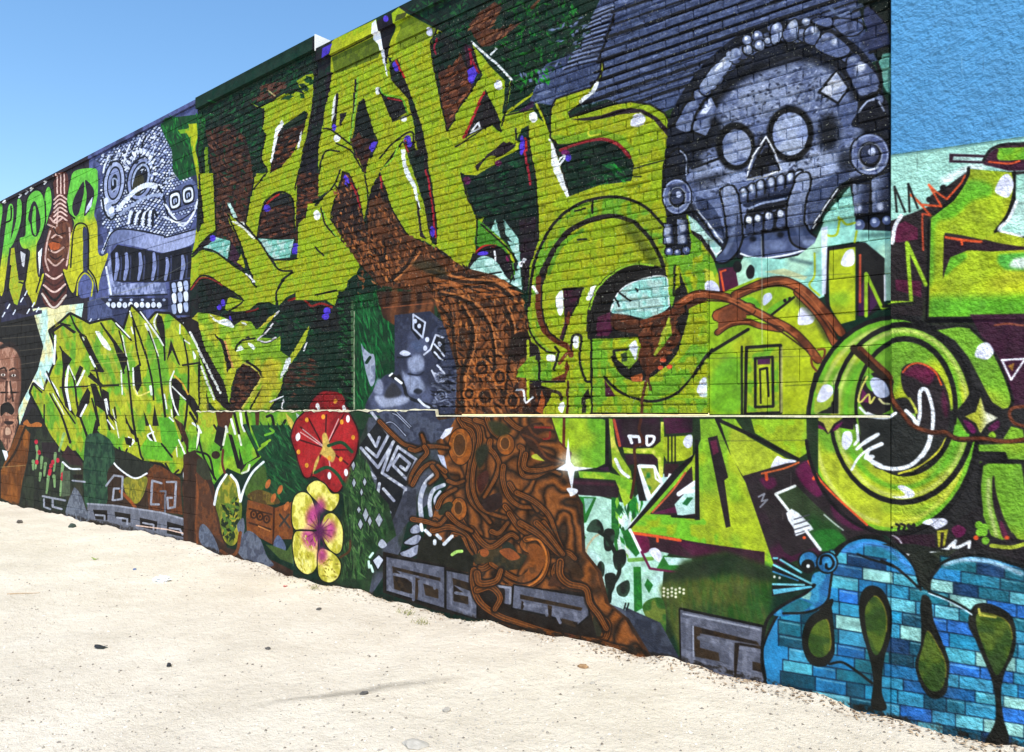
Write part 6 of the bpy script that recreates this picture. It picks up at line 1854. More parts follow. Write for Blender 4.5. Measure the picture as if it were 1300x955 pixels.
def paint_mat(name, kind):
    t = NT(name)
    pos = t.n('ShaderNodeNewGeometry').outputs['Position']
    sep = t.n('ShaderNodeSeparateXYZ')
    t.l(pos, sep.inputs[0])
    u = t.math('MULTIPLY_ADD', sep.outputs[0], 1 / (MX1 - MX0), -MX0 / (MX1 - MX0))
    v = t.math('MULTIPLY_ADD', sep.outputs[2], 1 / (MZ1 - MZ0), -MZ0 / (MZ1 - MZ0))
    cmb = t.n('ShaderNodeCombineXYZ')
    t.l(u, cmb.inputs[0])
    t.l(v, cmb.inputs[1])
    im = t.n('ShaderNodeTexImage', image=mural, extension='EXTEND', interpolation='Cubic')
    t.l(cmb.outputs[0], im.inputs[0])
    col = im.outputs[0]
    fine, mid = t.noise(pos, 160, 3), t.noise(pos, 38, 4)
    coarse = t.noise(pos, 9, 3)
    if kind in ('brick', 'mortar'):
        # pits and joints where the roller and the can did not reach
        pit = t.math('GREATER_THAN', t.noise(pos, 42, 2), .70 if kind == 'brick' else .60)
        col = t.mixc(t.math('MULTIPLY', pit, .55), col, (.035, .028, .022))
        drip = t.math('GREATER_THAN', t.noise(pos, 75, 2), .68)
        col = t.mixc(t.math('MULTIPLY', drip, .22), col, (.75, .76, .6))
        mott = t.math('MULTIPLY_ADD', t.noise(pos, 58, 3), 1.3, .35)
        mc = t.n('ShaderNodeCombineColor')
        for k_ in range(3):
            t.l(mott, mc.inputs[k_])
        col = t.mixc(.8, col, mc.outputs[0], 'MULTIPLY')
        h = t.math('ADD', t.math('MULTIPLY', mid, .8), t.math('MULTIPLY', fine, .25))
        dist, st = .026, 1.0
    elif kind == 'stucco':
        h = t.math('ADD', t.math('MULTIPLY', t.noise(pos, 30, 2, .5), 1.0), t.math('MULTIPLY', t.noise(pos, 75, 2), .5))
        dist, st = .022, .9
    elif kind == 'plaster':
        h = t.math('ADD', t.math('MULTIPLY', t.noise(pos, 24, 3), .7), t.math('MULTIPLY', t.noise(pos, 95, 2), .4))
        dist, st = .012, .8
    else:
        h = t.math('ADD', t.math('MULTIPLY', mid, .5), t.math('MULTIPLY', fine, .5))
        dist, st = .006, .7
    # dust and fading
    col = t.mixc(t.math('MULTIPLY', t.math('SUBTRACT', coarse, .3), .05), col, (.55, .52, .45))
    bmp = t.n('ShaderNodeBump', i_Strength=st, i_Distance=dist)
    t.l(h, bmp.inputs['Height'])
    t.l(col, t.b.inputs['Base Color'])
    t.l(bmp.outputs[0], t.b.inputs['Normal'])
    t.b.inputs['Roughness'].default_value = .8
    t.b.inputs['Specular IOR Level'].default_value = .12
    return t.m

M_BRICK, M_MORTAR = paint_mat('painted_brick', 'brick'), paint_mat('painted_mortar', 'mortar')
M_STUCCO, M_PLASTER, M_BLOCK = paint_mat('painted_stucco', 'stucco'), paint_mat('painted_plaster', 'plaster'), paint_mat('painted_block', 'block')

def plain(name, c0, c1, scale=20, bump=.004, rough=.85, island=False):
    t = NT(name)
    pos = t.n('ShaderNodeNewGeometry')
    f = pos.outputs['Random Per Island'] if island else t.noise(pos.outputs['Position'], scale, 4)
    t.l(t.ramp(f, [(.3 if not island else 0, c0), (.7 if not island else 1, c1)]), t.b.inputs['Base Color'])
    t.b.inputs['Roughness'].default_value = rough
    if bump:
        b = t.n('ShaderNodeBump', i_Strength=.8, i_Distance=bump)
        t.l(t.noise(pos.outputs['Position'], scale * 4, 3), b.inputs['Height'])
        t.l(b.outputs[0], t.b.inputs['Normal'])
    return t.m

M_EDGE = plain('bare_mortar_edge', (.36, .33, .20), (.66, .61, .45), 30, .006)
M_WHITE = plain('white_render', (.74, .73, .70), (.84, .83, .80), 12, .003)

# ================================================================== mesh helpers
COL = SC.collection
def link(name, mesh, mat=None, parent=None, label=None, cat=None, group=None, kind=None):
    o = bpy.data.objects.new(name, mesh)
    COL.objects.link(o)
    if mat is not None and mesh is not None and not mesh.materials:
        mesh.materials.append(mat)
    o.parent = parent
    for k, v in (('label', label), ('category', cat), ('group', group), ('kind', kind)):
        if v:
            o[k] = v
    return o

def mesh_of(name, verts, faces):
    me = bpy.data.meshes.new(name)
    me.from_pydata(verts, [], faces)
    me.update()
    return me

def box_data(x0, x1, y0, y1, z0, z1):
    v = [(x0, y0, z0), (x1, y0, z0), (x1, y1, z0), (x0, y1, z0), (x0, y0, z1), (x1, y0, z1), (x1, y1, z1), (x0, y1, z1)]
    f = [(0, 1, 5, 4), (1, 2, 6, 5), (2, 3, 7, 6), (3, 0, 4, 7), (4, 5, 6, 7), (3, 2, 1, 0)]
    return v, f

def box(name, *a, mat=None, parent=None, **kw):
    return link(name, mesh_of(name, *box_data(*a)), mat, parent, **kw)

def brick_data(hw, hh, d, rnd, ch=.005, j=.0016):
    """front-facing chamfered piece centred on the origin; its face looks along -Y"""
    jj = lambda: (rnd.random() - .5) * 2 * j
    v = []
    for (sx, sz) in ((-1, -1), (1, -1), (1, 1), (-1, 1)):
        v.append((sx * (hw - ch) + jj(), jj(), sz * (hh - ch) + jj()))
    for (sx, sz) in ((-1, -1), (1, -1), (1, 1), (-1, 1)):
        v.append((sx * hw + jj(), ch, sz * hh + jj()))
    for (sx, sz) in ((-1, -1), (1, -1), (1, 1), (-1, 1)):
        v.append((sx * hw, d, sz * hh))
    f = [(0, 1, 2, 3)]
    for k in range(4):
        n = (k + 1) % 4
        f += [(4 + k, 4 + n, n, k), (8 + k, 8 + n, 4 + n, 4 + k)]
    return v, f

def px_area(x, z, wdt, hgt):
    """how large a piece of the wall shows in the picture"""
    dx, dy = x, CAM_D
    dep = dx * -CT + dy * ST
    lat = dx * ST + dy * CT
    if dep < .3:
        return 0
    u = lat / dep * FPX + IMW / 2
    v = HOR - (z - CAM_H) / dep * FPX
    if not (-10 < u < IMW + 10 and -10 < v < IMH + 10):
        return 0
    return wdt * hgt * (CAM_D / math.hypot(dx, dy)) / dep ** 2

def lay_pieces(pieces, name, parent, mat, depth, rnd, limit=300, ch=.005, j=.0016, rough=.004, nvar=4):
    """pieces: (xc, yc, zc, half width, half height); the largest in view become objects, the rest one mass"""
    pieces = sorted(pieces, key=lambda p: -px_area(p[0], p[2], p[3] * 2, p[4] * 2))
    cache = {}
    def shape(hw, hh):
        k = (round(hw, 4), round(hh, 4))
        lst = cache.setdefault(k, [])
        if len(lst) < nvar:
            me = mesh_of(name, *brick_data(hw, hh, depth, rnd, ch, j))
            me.materials.append(mat)
            lst.append(me)
            return me
        return rnd.choice(lst)
    rest_v, rest_f = [], []
    for k, (x, y, z, hw, hh) in enumerate(pieces):
        off = y + (rnd.random() - .5) * 2 * rough
        rz, rx = (rnd.random() - .5) * .02, (rnd.random() - .5) * .03
        if k < limit:
            o = link(name, shape(hw, hh), None, parent)
            o.location = (x, off, z)
            o.rotation_euler = (rx, (rnd.random() - .5) * .012, rz)
        else:
            v, f = brick_data(hw, hh, depth, rnd, ch, j)
            b = len(rest_v)
            rest_v += [(x + a_, off + b_ + rz * a_ + rx * c_, z + c_) for a_, b_, c_ in v]
            rest_f += [tuple(i_ + b for i_ in q) for q in f]
    if rest_v:
        link('far_' + name + 's', mesh_of(name + '_mass', rest_v, rest_f), mat, parent, kind='stuff')

def thing(name, label, cat, loc=(0, 0, 0), group=None):
    o = bpy.data.objects.new(name, None)
    COL.objects.link(o)
    o.location = loc
    o.empty_display_size = .2
    o['label'] = label
    o['category'] = cat
    o['kind'] = 'thing'
    if group:
        o['group'] = group
    return o

WX = lambda px: float(wall(px, HOR)[0])
RND = random.Random(3)
X_FAR, X_A, X_STEP, X_PA, X_PB, X_BLK, X_J, X_END = -24.0, WX(251), WX(404), WX(449), WX(555), WX(897), WX(1132), 6.0
Z_TOP, Z_TOP2 = 5.50, 5.36
Z_LA, Z_LB = 1.742, 1.684          # the two heights of the ledge
Z_PAN = float(wall(500, 386)[1])   # head of the patched opening
Z_BLK = 2.84                       # head of the block panel

# ================================================================== ground
GX = [0, 245, 380, 480, 620, 860, 970, 1105, 1263]
GY = [637, 692, 735, 757, 790, 838, 866, 903, 945]
gxw = [wall(a_, b_) for a_, b_ in zip(GX, GY)]
gX = np.array([-60] + [float(p[0]) for p in gxw] + [8])
gZ = np.array([.25] + [float(p[1]) for p in gxw] + [-.03])

def vnoise(x, y, s, seed):
    rs = np.random.RandomState(seed)
    g = rs.rand(64, 64)
    xs, ys = np.asarray(x) / s, np.asarray(y) / s
    xi, yi = np.floor(xs).astype(int), np.floor(ys).astype(int)
    fx, fy = xs - xi, ys - yi
    fx, fy = fx * fx * (3 - 2 * fx), fy * fy * (3 - 2 * fy)
    a_, b_ = g[yi % 64, xi % 64], g[yi % 64, (xi + 1) % 64]
    c_, d_ = g[(yi + 1) % 64, xi % 64], g[(yi + 1) % 64, (xi + 1) % 64]
    return (a_ * (1 - fx) + b_ * fx) * (1 - fy) + (c_ * (1 - fx) + d_ * fx) * fy - .5

def gz(x, y):
    x, y = np.asarray(x, float), np.asarray(y, float)
    base = np.interp(x, gX, gZ)
    fade = np.clip(1 + y / 9.0, 0, 1)
    near = np.exp(-np.clip(-y, 0, 9) / .22)
    det = np.clip(1 - (np.abs(x + 6) - 14) / 8, 0, 1) * np.clip(1 + (y + 5) / 6, 0, 1)
    z = base * fade - .012
    z = z + near * (.016 + .045 * vnoise(x, y, .33, 1) + .034 * vnoise(x, y, .11, 2))
    z = z + det * (.05 * vnoise(x, y, 1.3, 3) + .024 * vnoise(x, y, .42, 4) + .011 * vnoise(x, y, .17, 5) + .006 * vnoise(x, y, .085, 6))
    return z

def axis(lo, a_, b_, hi, step, grow=1.35):
    xs = list(np.arange(a_, b_, step))
    s = step
    x = a_
    left = []
    while x > lo:
        s *= grow
        x -= s
        left.append(max(x, lo))
    s = step
    x = xs[-1]
    right = []
    while x < hi:
        s *= grow
        x += s
        right.append(min(x, hi))
    return np.array(left[::-1] + xs + right)

ax_, ay_ = axis(-1500, -17.5, 2.5, 1500, .045), axis(-1500, -5.6, .16, 1500, .045)
gx, gy = np.meshgrid(ax_, ay_)
gzv = gz(gx, gy)
nx, ny = len(ax_), len(ay_)
idx = np.arange(nx * ny).reshape(ny, nx)
gf = np.stack([idx[:-1, :-1], idx[:-1, 1:], idx[1:, 1:], idx[1:, :-1]], -1).reshape(-1, 4)
gme = bpy.data.meshes.new('ground')
gme.from_pydata(np.stack([gx, gy, gzv], -1).reshape(-1, 3).tolist(), [], gf.tolist())
for p in gme.polygons:
    p.use_smooth = True
tg = NT('pale_sandy_dirt')
gp = tg.n('ShaderNodeNewGeometry').outputs['Position']
c0 = tg.ramp(tg.noise(gp, 1.1, 4), [(.3, (.62, .54, .425)), (.7, (.76, .675, .55))])
c0 = tg.mixc(tg.math('MULTIPLY', tg.math('MAXIMUM', tg.math('SUBTRACT', tg.noise(gp, 5.5, 5, .7), .48), 0.0), 1.3), c0, (.48, .41, .315))
c1 = tg.mixc(tg.math('MULTIPLY', tg.math('GREATER_THAN', tg.noise(gp, 26, 3), .63), .22), c0, (.42, .35, .27))
c2 = tg.mixc(tg.math('MULTIPLY', tg.math('GREATER_THAN', tg.noise(gp, 85, 2), .68), .45), c1, (.30, .25, .20))
c3 = tg.mixc(tg.math('MULTIPLY', tg.math('GREATER_THAN', tg.noise(gp, 120, 2), .66), .35), c2, (.90, .86, .78))
# a long darker streak across the sand colour
sx0, sy0 = ground_px(300, 897)
sx1, sy1 = ground_px(605, 862)
sep = tg.n('ShaderNodeSeparateXYZ')
tg.l(gp, sep.inputs[0])
L_ = math.hypot(sx1 - sx0, sy1 - sy0)
ux, uy = (sx1 - sx0) / L_, (sy1 - sy0) / L_
rx_ = tg.math('SUBTRACT', sep.outputs[0], sx0)
ry_ = tg.math('SUBTRACT', sep.outputs[1], sy0)
along = tg.math('ADD', tg.math('MULTIPLY', rx_, ux), tg.math('MULTIPLY', ry_, uy))
across = tg.math('ABSOLUTE', tg.math('SUBTRACT', tg.math('MULTIPLY', rx_, uy), tg.math('MULTIPLY', ry_, ux)))
across = tg.math('ADD', across, tg.math('MULTIPLY', tg.math('SUBTRACT', tg.noise(gp, 6, 2), .5), .05))
sa = tg.math('SUBTRACT', 1.0, tg.math('MULTIPLY', across, 1 / .07))
sb = tg.math('SUBTRACT', 1.0, tg.math('MULTIPLY', tg.math('ABSOLUTE', tg.math('SUBTRACT', along, L_ / 2)), 1.9 / L_))
sm_ = tg.math('MULTIPLY', tg.math('MAXIMUM', sa, 0.0), tg.math('MAXIMUM', sb, 0.0))
c4 = tg.mixc(tg.math('MINIMUM', tg.math('MULTIPLY', sm_, .9), .6), c3, (.22, .19, .15))
tg.l(c4, tg.b.inputs['Base Color'])
gb = tg.n('ShaderNodeBump', i_Strength=1.0, i_Distance=.032)
tg.l(tg.math('ADD', tg.math('MULTIPLY', tg.noise(gp, 14, 4, .7), 1.0), tg.math('MULTIPLY', tg.noise(gp, 90, 3, .7), .35)), gb.inputs['Height'])
tg.l(gb.outputs[0], tg.b.inputs['Normal'])
tg.b.inputs['Roughness'].default_value = .95
tg.b.inputs['Specular IOR Level'].default_value = .1
gme.materials.append(tg.m)
link('ground', gme, None, None, label='pale sandy dirt lot in front of the painted walls', kind='structure')

# ================================================================== far block wall
bw = thing('block_wall', 'long concrete block wall with a grey serpent head mural beside the brick building', 'wall', (X_FAR, 0, 0))
bw_inv = lambda o: None
def child(o, parent):
    """parts are built in world coordinates; keep them there"""
    o.parent = parent
    o.matrix_parent_inverse = parent.matrix_world.inverted()
    return o
bpy.context.view_layer.update()
from mathutils import Matrix
def fix(parent):
    inv = Matrix.Translation(parent.location).inverted()
    for c_ in parent.children:
        c_.matrix_parent_inverse = inv
box('mortar', X_FAR, X_A - .004, .019, .32, -.4, Z_TOP - .055, mat=M_MORTAR, parent=bw)
pcs = []
z = -.12
row = 0
while z < Z_TOP - .08:
    hh = min(.2, Z_TOP - .062 - z)
    x = X_A - .006 - (.2 if row % 2 else 0)
    xr = X_A - .006
    if row % 2:
        pcs.append((xr - .0985, .012, z + hh / 2, .097, hh / 2 - .003))
        xr -= .2
    while xr > X_FAR + .1:
        pcs.append((xr - .2, .012, z + hh / 2, .197, hh / 2 - .003))
        xr -= .4
    z += .2
    row += 1
lay_pieces(pcs, 'block', bw, M_BLOCK, .05, RND, ch=.004, j=.001, rough=.0015)
box('coping', X_FAR, X_A - .004, -.006, .34, Z_TOP - .052, Z_TOP, mat=M_BLOCK, parent=bw)
fix(bw)

# ================================================================== brick building
kb = thing('brick_wall', 'tall brick wall with lime graffiti letters, a tree and a carved skull mural', 'wall', ((X_A + X_J) / 2, 0, 0))
box('mortar', X_A, X_BLK + .003, .011, .34, Z_LB + .02, Z_TOP2 - .30, mat=M_MORTAR, parent=kb)
box('mortar', X_BLK + .004, X_J - .004, .011, .34, Z_BLK + .001, Z_TOP2 - .30, mat=M_MORTAR, parent=kb)
box('parapet_core', X_A, X_STEP, .011, .30, Z_TOP2 - .297, Z_TOP - .14, mat=M_MORTAR, parent=kb)
PITCH, BH = .0672, .0590
pcs = []
z = Z_LB + .012
row = 0
while z < Z_TOP - .15:
    header = row % 6 == 4
    bl = .0985 if header else .2
    gap = .0080
    x = X_A + .004 - (0 if not (row % 2) else (bl / 2))
    zc = z + BH / 2
    while x < X_J - .01:
        a_, b_ = max(x, X_A + .004), min(x + bl, X_J - .008)
        x += bl + gap
        spans = [(a_, b_)]
        if z + BH > Z_TOP2 - .305:                     # only the higher part of the parapet
            spans = [(s0, min(s1, X_STEP - .004)) for s0, s1 in spans]
        if zc < Z_PAN + .01:                           # the patched opening
            spans = [q for s0, s1 in spans for q in ((s0, min(s1, X_PA)), (max(s0, X_PB), s1))]
        if zc < Z_BLK:                                 # the block panel
            spans = [(s0, min(s1, X_BLK)) for s0, s1 in spans]
        if zc < Z_LA + .03:                            # left part of the ledge is higher
            spans = [(max(s0, X_PB + .002), s1) for s0, s1 in spans]
        for s0, s1 in spans:
            if s1 - s0 > .03 and z + BH < Z_TOP - .136:
                pcs.append(((s0 + s1) / 2, 0, zc, (s1 - s0) / 2, BH / 2))
    z += PITCH
    row += 1
lay_pieces(pcs, 'brick', kb, M_BRICK, .03, RND, ch=.006, j=.0036, rough=.0045, nvar=8)
# copings, band and the white end of the higher parapet
box('coping', X_A, X_STEP - .01, -.03, .30, Z_TOP - .132, Z_TOP, mat=M_PLASTER, parent=kb)
box('parapet_end', X_STEP - .01, X_STEP + .004, -.037, .302, Z_TOP - .16, Z_TOP + .002, mat=M_WHITE, parent=kb, label='sunlit white end of the higher parapet')
box('coping', X_STEP + .004, X_J, -.032, .34, Z_TOP2 - .125, Z_TOP2, mat=M_PLASTER, parent=kb)
box('fascia_band', X_STEP, X_J - .002, -.006, .3, Z_TOP2 - .297, Z_TOP2 - .125, mat=M_PLASTER, parent=kb, label='smooth painted band under the coping')

def slab(name, top, y0, y1, zb, mat, parent, **kw):
    """wall slab whose top edge follows the (x, z) list"""
    n = len(top)
    v = [(x, y0, zb) for x, _ in top] + [(x, y0, z_) for x, z_ in top] + [(x, y1, z_) for x, z_ in top]
    f = []
    for k in range(n - 1):
        f += [(k, k + 1, n + k + 1, n + k), (n + k, n + k + 1, 2 * n + k + 1, 2 * n + k)]
    f += [(0, n, 2 * n), (n - 1, 2 * n - 1, 3 * n - 1)]
    return link(name, mesh_of(name, v, f), mat, parent, **kw)

top = []
x = X_A
while x < X_PB:
    top.append((x, Z_LA - .012 + RND.uniform(-.006, .006)))
    x += RND.uniform(.03, .08)
top += [(X_PB, Z_LA - .01), (X_PB + .008, Z_LB - .004)]
x = X_PB + .15
while x < X_J - .1:
    top.append((x, Z_LB - .004 + RND.uniform(-.0015, .0015)))
    x += .25
top.append((X_J - .003, Z_LB - .004))
PL_Y = -.017
pl = slab('plinth', top, PL_Y, .3, -.4, M_PLASTER, kb, label='smooth rendered plinth with flowers, roots and key frets')
# the sunlit ledge on top of the plinth
lv, lf = [], []
for k, (x, z_) in enumerate(top):
    r_ = .007 if x < X_PB else .002
    lv += [(x, PL_Y - .004 + RND.uniform(-1, 1) * r_ * .5, z_ - .004 + RND.uniform(-1, 1) * r_), (x, PL_Y + .003, z_ + .004 + RND.uniform(-1, 1) * r_ * .6), (x, .012, z_ + .007 + RND.uniform(0, 1) * r_)]
    if k:
        b = 3 * k
        lf += [(b - 3, b, b + 1, b - 2), (b - 2, b + 1, b + 2, b - 1)]
link('ledge', mesh_of('ledge', lv, lf), M_EDGE, kb, label='pale chipped ledge running along the plinth')
# patched opening
box('patch_panel', X_PA + .004, X_PB - .004, .0085, .05, Z_LA - .002, Z_PAN + .004, mat=M_PLASTER, parent=kb, label='smooth render filling a former opening')
ev, ef = [], []
z = Z_LA
k = 0
while z < Z_PAN:
    ev += [(X_PA + RND.uniform(-.004, .006), -.002, z), (X_PA + .006 + RND.uniform(-.005, .004), .010, z)]
    if k:
        ef.append((2 * k - 2, 2 * k - 1, 2 * k + 1, 2 * k))
    z += .035
    k += 1
link('chipped_edge', mesh_of('chipped_edge', ev, ef), plain('chipped_green_edge', (.05, .10, .05), (.30, .34, .22), 25, .004), kb)
# block panel below the skull
bp = box('block_panel', X_BLK + .004, X_J - .004, .030, .06, Z_LB + .0, Z_BLK, mat=M_MORTAR, parent=kb, label='smoother block infill with brown roots and nested rectangles')
pcs = []
z = Z_LB + .006
row = 0
while z < Z_BLK - .03:
    hh = min(.2, Z_BLK - z)
    edges = [X_BLK + .006] + [e for e in np.arange(X_BLK + (.2 if row % 2 else .4), X_J - .08, .4)] + [X_J - .006]
    for a_, b_ in zip(edges[:-1], edges[1:]):
        pcs.append(((a_ + b_) / 2, .022, z + hh / 2, (b_ - a_) / 2 - .0022, hh / 2 - .0022))
    z += .2
    row += 1
lay_pieces(pcs, 'block', bp, M_BLOCK, .03, RND, ch=.003, j=.0008, rough=.001)
fix(kb)

# ================================================================== stucco building on the near side
sw = thing('stucco_wall', 'rough stucco wall with pale blue top and lime ring letter mural', 'wall', ((X_J + X_END) / 2, 0, 0))
ST_Y = -.016
box('wall_face', X_J, X_END, ST_Y, .34, -.4, 6.7, mat=M_STUCCO, parent=sw)

# ================================================================== painted motifs as parts of the faces that carry them
def clip_x(P, x0, keep_less):
    out = []
    n = len(P)
    for k in range(n):
        a_, b_ = P[k], P[(k + 1) % n]
        ia = (a_[0] <= x0) == keep_less
        ib = (b_[0] <= x0) == keep_less
        if ia:
            out.append(a_)
        if ia != ib:
            t = (x0 - a_[0]) / (b_[0] - a_[0])
            out.append((x0, a_[1] + t * (b_[1] - a_[1])))
    return out
_lay = [0]
def motif(name, P, y, parent, mat, label=None):
    _lay[0] += 1
    yy = y - .0008 - .00035 * _lay[0]
    n = len(P)
    if sum(P[k][0] * P[(k + 1) % n][1] - P[(k + 1) % n][0] * P[k][1] for k in range(n)) < 0:
        P = P[::-1]
    me = mesh_of(name, [(x, yy, z_) for x, z_ in P], [tuple(range(n))])
    return link(name, me, mat, parent, label=label)

motif('painted_roots', skin('x', '560,533 700,533 712,560 728,575 722,602 742,640 745,700 765,725 775,765 800,785 832,838 760,828 640,795 612,770 598,735 575,715 540,680 552,640 575,610 560,580 552,556'), PL_Y, pl, M_PLASTER, 'orange-brown twisting tree roots painted on the plinth')
for cr, s in (('V', '222,320 722,410 722,760 222,610'), ('l', '160,215 822,355 815,470 830,810 640,770 590,770 170,640')):
    motif('painted_key_fret', skin(cr, s, sm=False), PL_Y, pl, M_PLASTER)
motif('painted_red_flower', skin('x', '372,555 378,535 390,526 404,526 420,526 436,526 448,530 456,550 454,575 446,590 440,598 436,618 428,625 418,618 402,605 390,606 384,595 378,575'), PL_Y, pl, M_PLASTER, 'red hibiscus flower painted on the plinth')
motif('painted_yellow_flower', skin('R', '120,500 160,460 205,475 240,520 275,525 270,570 245,615 275,650 292,700 292,770 270,812 282,860 275,920 230,952 180,920 160,890 120,912 70,870 52,780 60,715 48,660 55,560 90,515'), PL_Y, pl, M_PLASTER, 'yellow and magenta pansy painted on the plinth')
motif('painted_box', skin('Q', '365,450 480,480 530,500 640,460 640,690 560,690 510,720 360,640 355,540', sm=False), PL_Y, pl, M_PLASTER)
motif('painted_cactus', skin('Q', '170,470 200,350 245,300 290,340 320,440 330,520 310,680 270,730 220,690 190,560'), PL_Y, pl, M_PLASTER)
ser = skin('x', SER)
motif('painted_serpent_head', clip_x(ser, X_J - .006, True), PL_Y, pl, M_PLASTER, 'blue mosaic serpent head and neck with green drops')
motif('painted_serpent_body', [p for p in clip_x(clip_x(ser, X_J + .006, False), .2, True)], ST_Y, sw, M_STUCCO, 'blue mosaic serpent body with green drops')
ring = [(float(a_), float(b_)) for a_, b_ in zip(*wall(1133 + 112 * np.cos(np.linspace(0, 6.283, 60, endpoint=False)), 540 + 140 * np.sin(np.linspace(0, 6.283, 60, endpoint=False))))]
motif('painted_ring', clip_x(ring, X_J + .006, False), ST_Y, sw, M_STUCCO, 'right half of the lime and black ring letter')
motif('painted_sky', [(X_J + .004, float(wall(1132, 198)[1])), (float(wall(1300, 175)[0]), float(wall(1300, 175)[1])), (3.5, 3.35), (3.5, 6.6), (X_J + .004, 6.6)], ST_Y, sw, M_STUCCO, 'plain pale blue top of the stucco wall')
motif('painted_letter', skin('e', '485,155 730,175 728,330 690,420 640,500 790,535 1000,525 1000,980 250,980 258,800 262,440 300,405 400,330 460,240', sm=False), ST_Y, sw, M_STUCCO, 'lime block letter under the blue top')
fix(sw)
for o_ in (pl, bp):
    for c_ in o_.children:
        c_.matrix_parent_inverse = Matrix.Identity(4)

# ================================================================== loose things on the ground
def on_ground(px, py, lift=0.0):
    z_ = 0.0
    for _ in range(4):
        X_, Y_ = ground_px(px, py, z_)
        z_ = float(gz(X_, min(Y_, -.02)))
    return X_, Y_, z_ + lift

def ico(name, rx, ry, rz, seed, amp=.3, sub=2):
    bm = bmesh.new()
    bmesh.ops.create_icosphere(bm, subdivisions=sub, radius=1)
    rs = random.Random(seed)
    for v_ in bm.verts:
        f = 1 + (rs.random() - .5) * 2 * amp
        v_.co = (v_.co.x * rx * f, v_.co.y * ry * f, max(v_.co.z, -.5) * rz * f)
    me = bpy.data.meshes.new(name)
    bm.to_mesh(me)
    bm.free()
    return me

def scrap(name, r, seed, curl=.35, n=11, asp=.6, th=.0025):
    """torn, curled flat piece with real thickness"""
    rs = random.Random(seed)
    ring_ = []
    for k in range(n):
        a_ = 2 * math.pi * k / n
        q_ = r * (.65 + .5 * rs.random())
        ring_.append((math.cos(a_) * q_, math.sin(a_) * q_ * asp))
    zf = lambda x, y: curl * (x * x / r) + .25 * curl * y + .004
    v, f = [], []
    for s_ in (0, th):
        v.append((0, 0, .003 + s_))
        v += [(x, y, zf(x, y) + s_) for x, y in ring_]
    m = n + 1
    for k in range(n):
        a_, b_ = 1 + k, 1 + (k + 1) % n
        f += [(0, b_, a_), (m, m + a_, m + b_), (a_, b_, m + b_, m + a_)]
    return mesh_of(name, v, f)

def put(name, me, mat, px, py, label, cat, rz=0, lift=0, group=None):
    o = link(name, me, mat, None, label, cat, group)
    o.location = on_ground(px, py, lift)
    o.rotation_euler = (0, 0, rz)
    return o

M_PAPER = plain('white_paper', (.70, .70, .70), (.86, .86, .85), 30, .002)
M_BLACK = plain('black_plastic', (.012, .012, .013), (.03, .03, .032), 30, .001, .5)
M_STONE = plain('grey_stone', (.26, .23, .19), (.46, .42, .36), 40, .004)
M_RED = plain('red_plastic', (.42, .03, .03), (.55, .06, .04), 30, 0, .5)
M_LEAF = plain('green_leaf', (.16, .24, .04), (.30, .36, .08), 60, .001)
M_DRY = plain('dry_leaf', (.20, .10, .04), (.38, .24, .12), 50, .001)
M_STICK = plain('tan_stick', (.42, .28, .16), (.55, .40, .26), 60, .001)
M_BLUEB = plain('blue_plastic', (.05, .10, .22), (.08, .14, .30), 40, 0, .5)

put('crumpled_paper', ico('paper', .075, .06, .04, 4, .34, 3), M_PAPER, 206, 738, 'crumpled white paper lying on the sand near the wall', 'litter', .4, .015)
put('plastic_scrap', scrap('scrap', .055, 1), M_BLACK, 128, 823, 'curled black plastic scrap, larger of the black scraps', 'litter', .3)
put('plastic_scrap', scrap('scrap', .032, 2), M_BLACK, 215, 846, 'small black plastic scrap on bare sand', 'litter', -.2)
put('dark_lump', ico('lump', .06, .045, .05, 7, .3), plain('dark_green_lump', (.02, .035, .025), (.05, .07, .05), 60), 92, 669, 'dark green lump on the sand by the far block wall', 'litter', 0, .01)
put('dark_clod', ico('clod', .05, .04, .035, 8, .3), plain('dark_clod', (.06, .05, .04), (.12, .10, .08), 60), 25, 664, 'dark earth clod before the painted portrait', 'clod', 0, .01)
put('red_scrap', scrap('scrap', .026, 3), M_RED, 362, 745, 'tiny red scrap near the yellow painted flower', 'litter', .8)
put('blue_cap', ico('cap', .02, .02, .012, 9, .05), M_BLUEB, 171, 723, 'tiny blue bottle cap on the sand', 'litter', 0, .004)
put('green_leaf', scrap('leaf', .045, 5, .5, 9, .35), M_LEAF, 121, 711, 'single yellow-green leaf lying on the sand', 'leaf', .5)
put('flat_stone', ico('stone', .075, .05, .018, 10, .16), plain('pale_stone', (.36, .33, .28), (.48, .44, .38), 30), 527, 946, 'flat pale stone half sunk in the sand', 'stone', .2, .004)
for k, (a_, b_, r_, lab) in enumerate(((340, 824, .020, 'small dark pebble on open sand beyond the dark streak'), (463, 881, .022, 'dark stone lying in the dark streak'), (567, 902, .022, 'small grey stone beside the end of the streak'),
                                       (740, 847, .030, 'brown clod below the painted grey rock'), (752, 868, .016, 'tiny dark pebble below the brown clod'), (405, 774, .024, 'small dark stone in front of the yellow painted flower'))):
    put('stone', ico('stone', r_ * 1.3, r_, r_ * .6, 20 + k, .22), M_STONE if k not in (0, 1, 3, 5) else (M_DRY if k == 3 else plain('dark_stone', (.05, .045, .04), (.11, .10, .09), 60)), a_, b_, lab, 'stone', k * 1.1, r_ * .15)
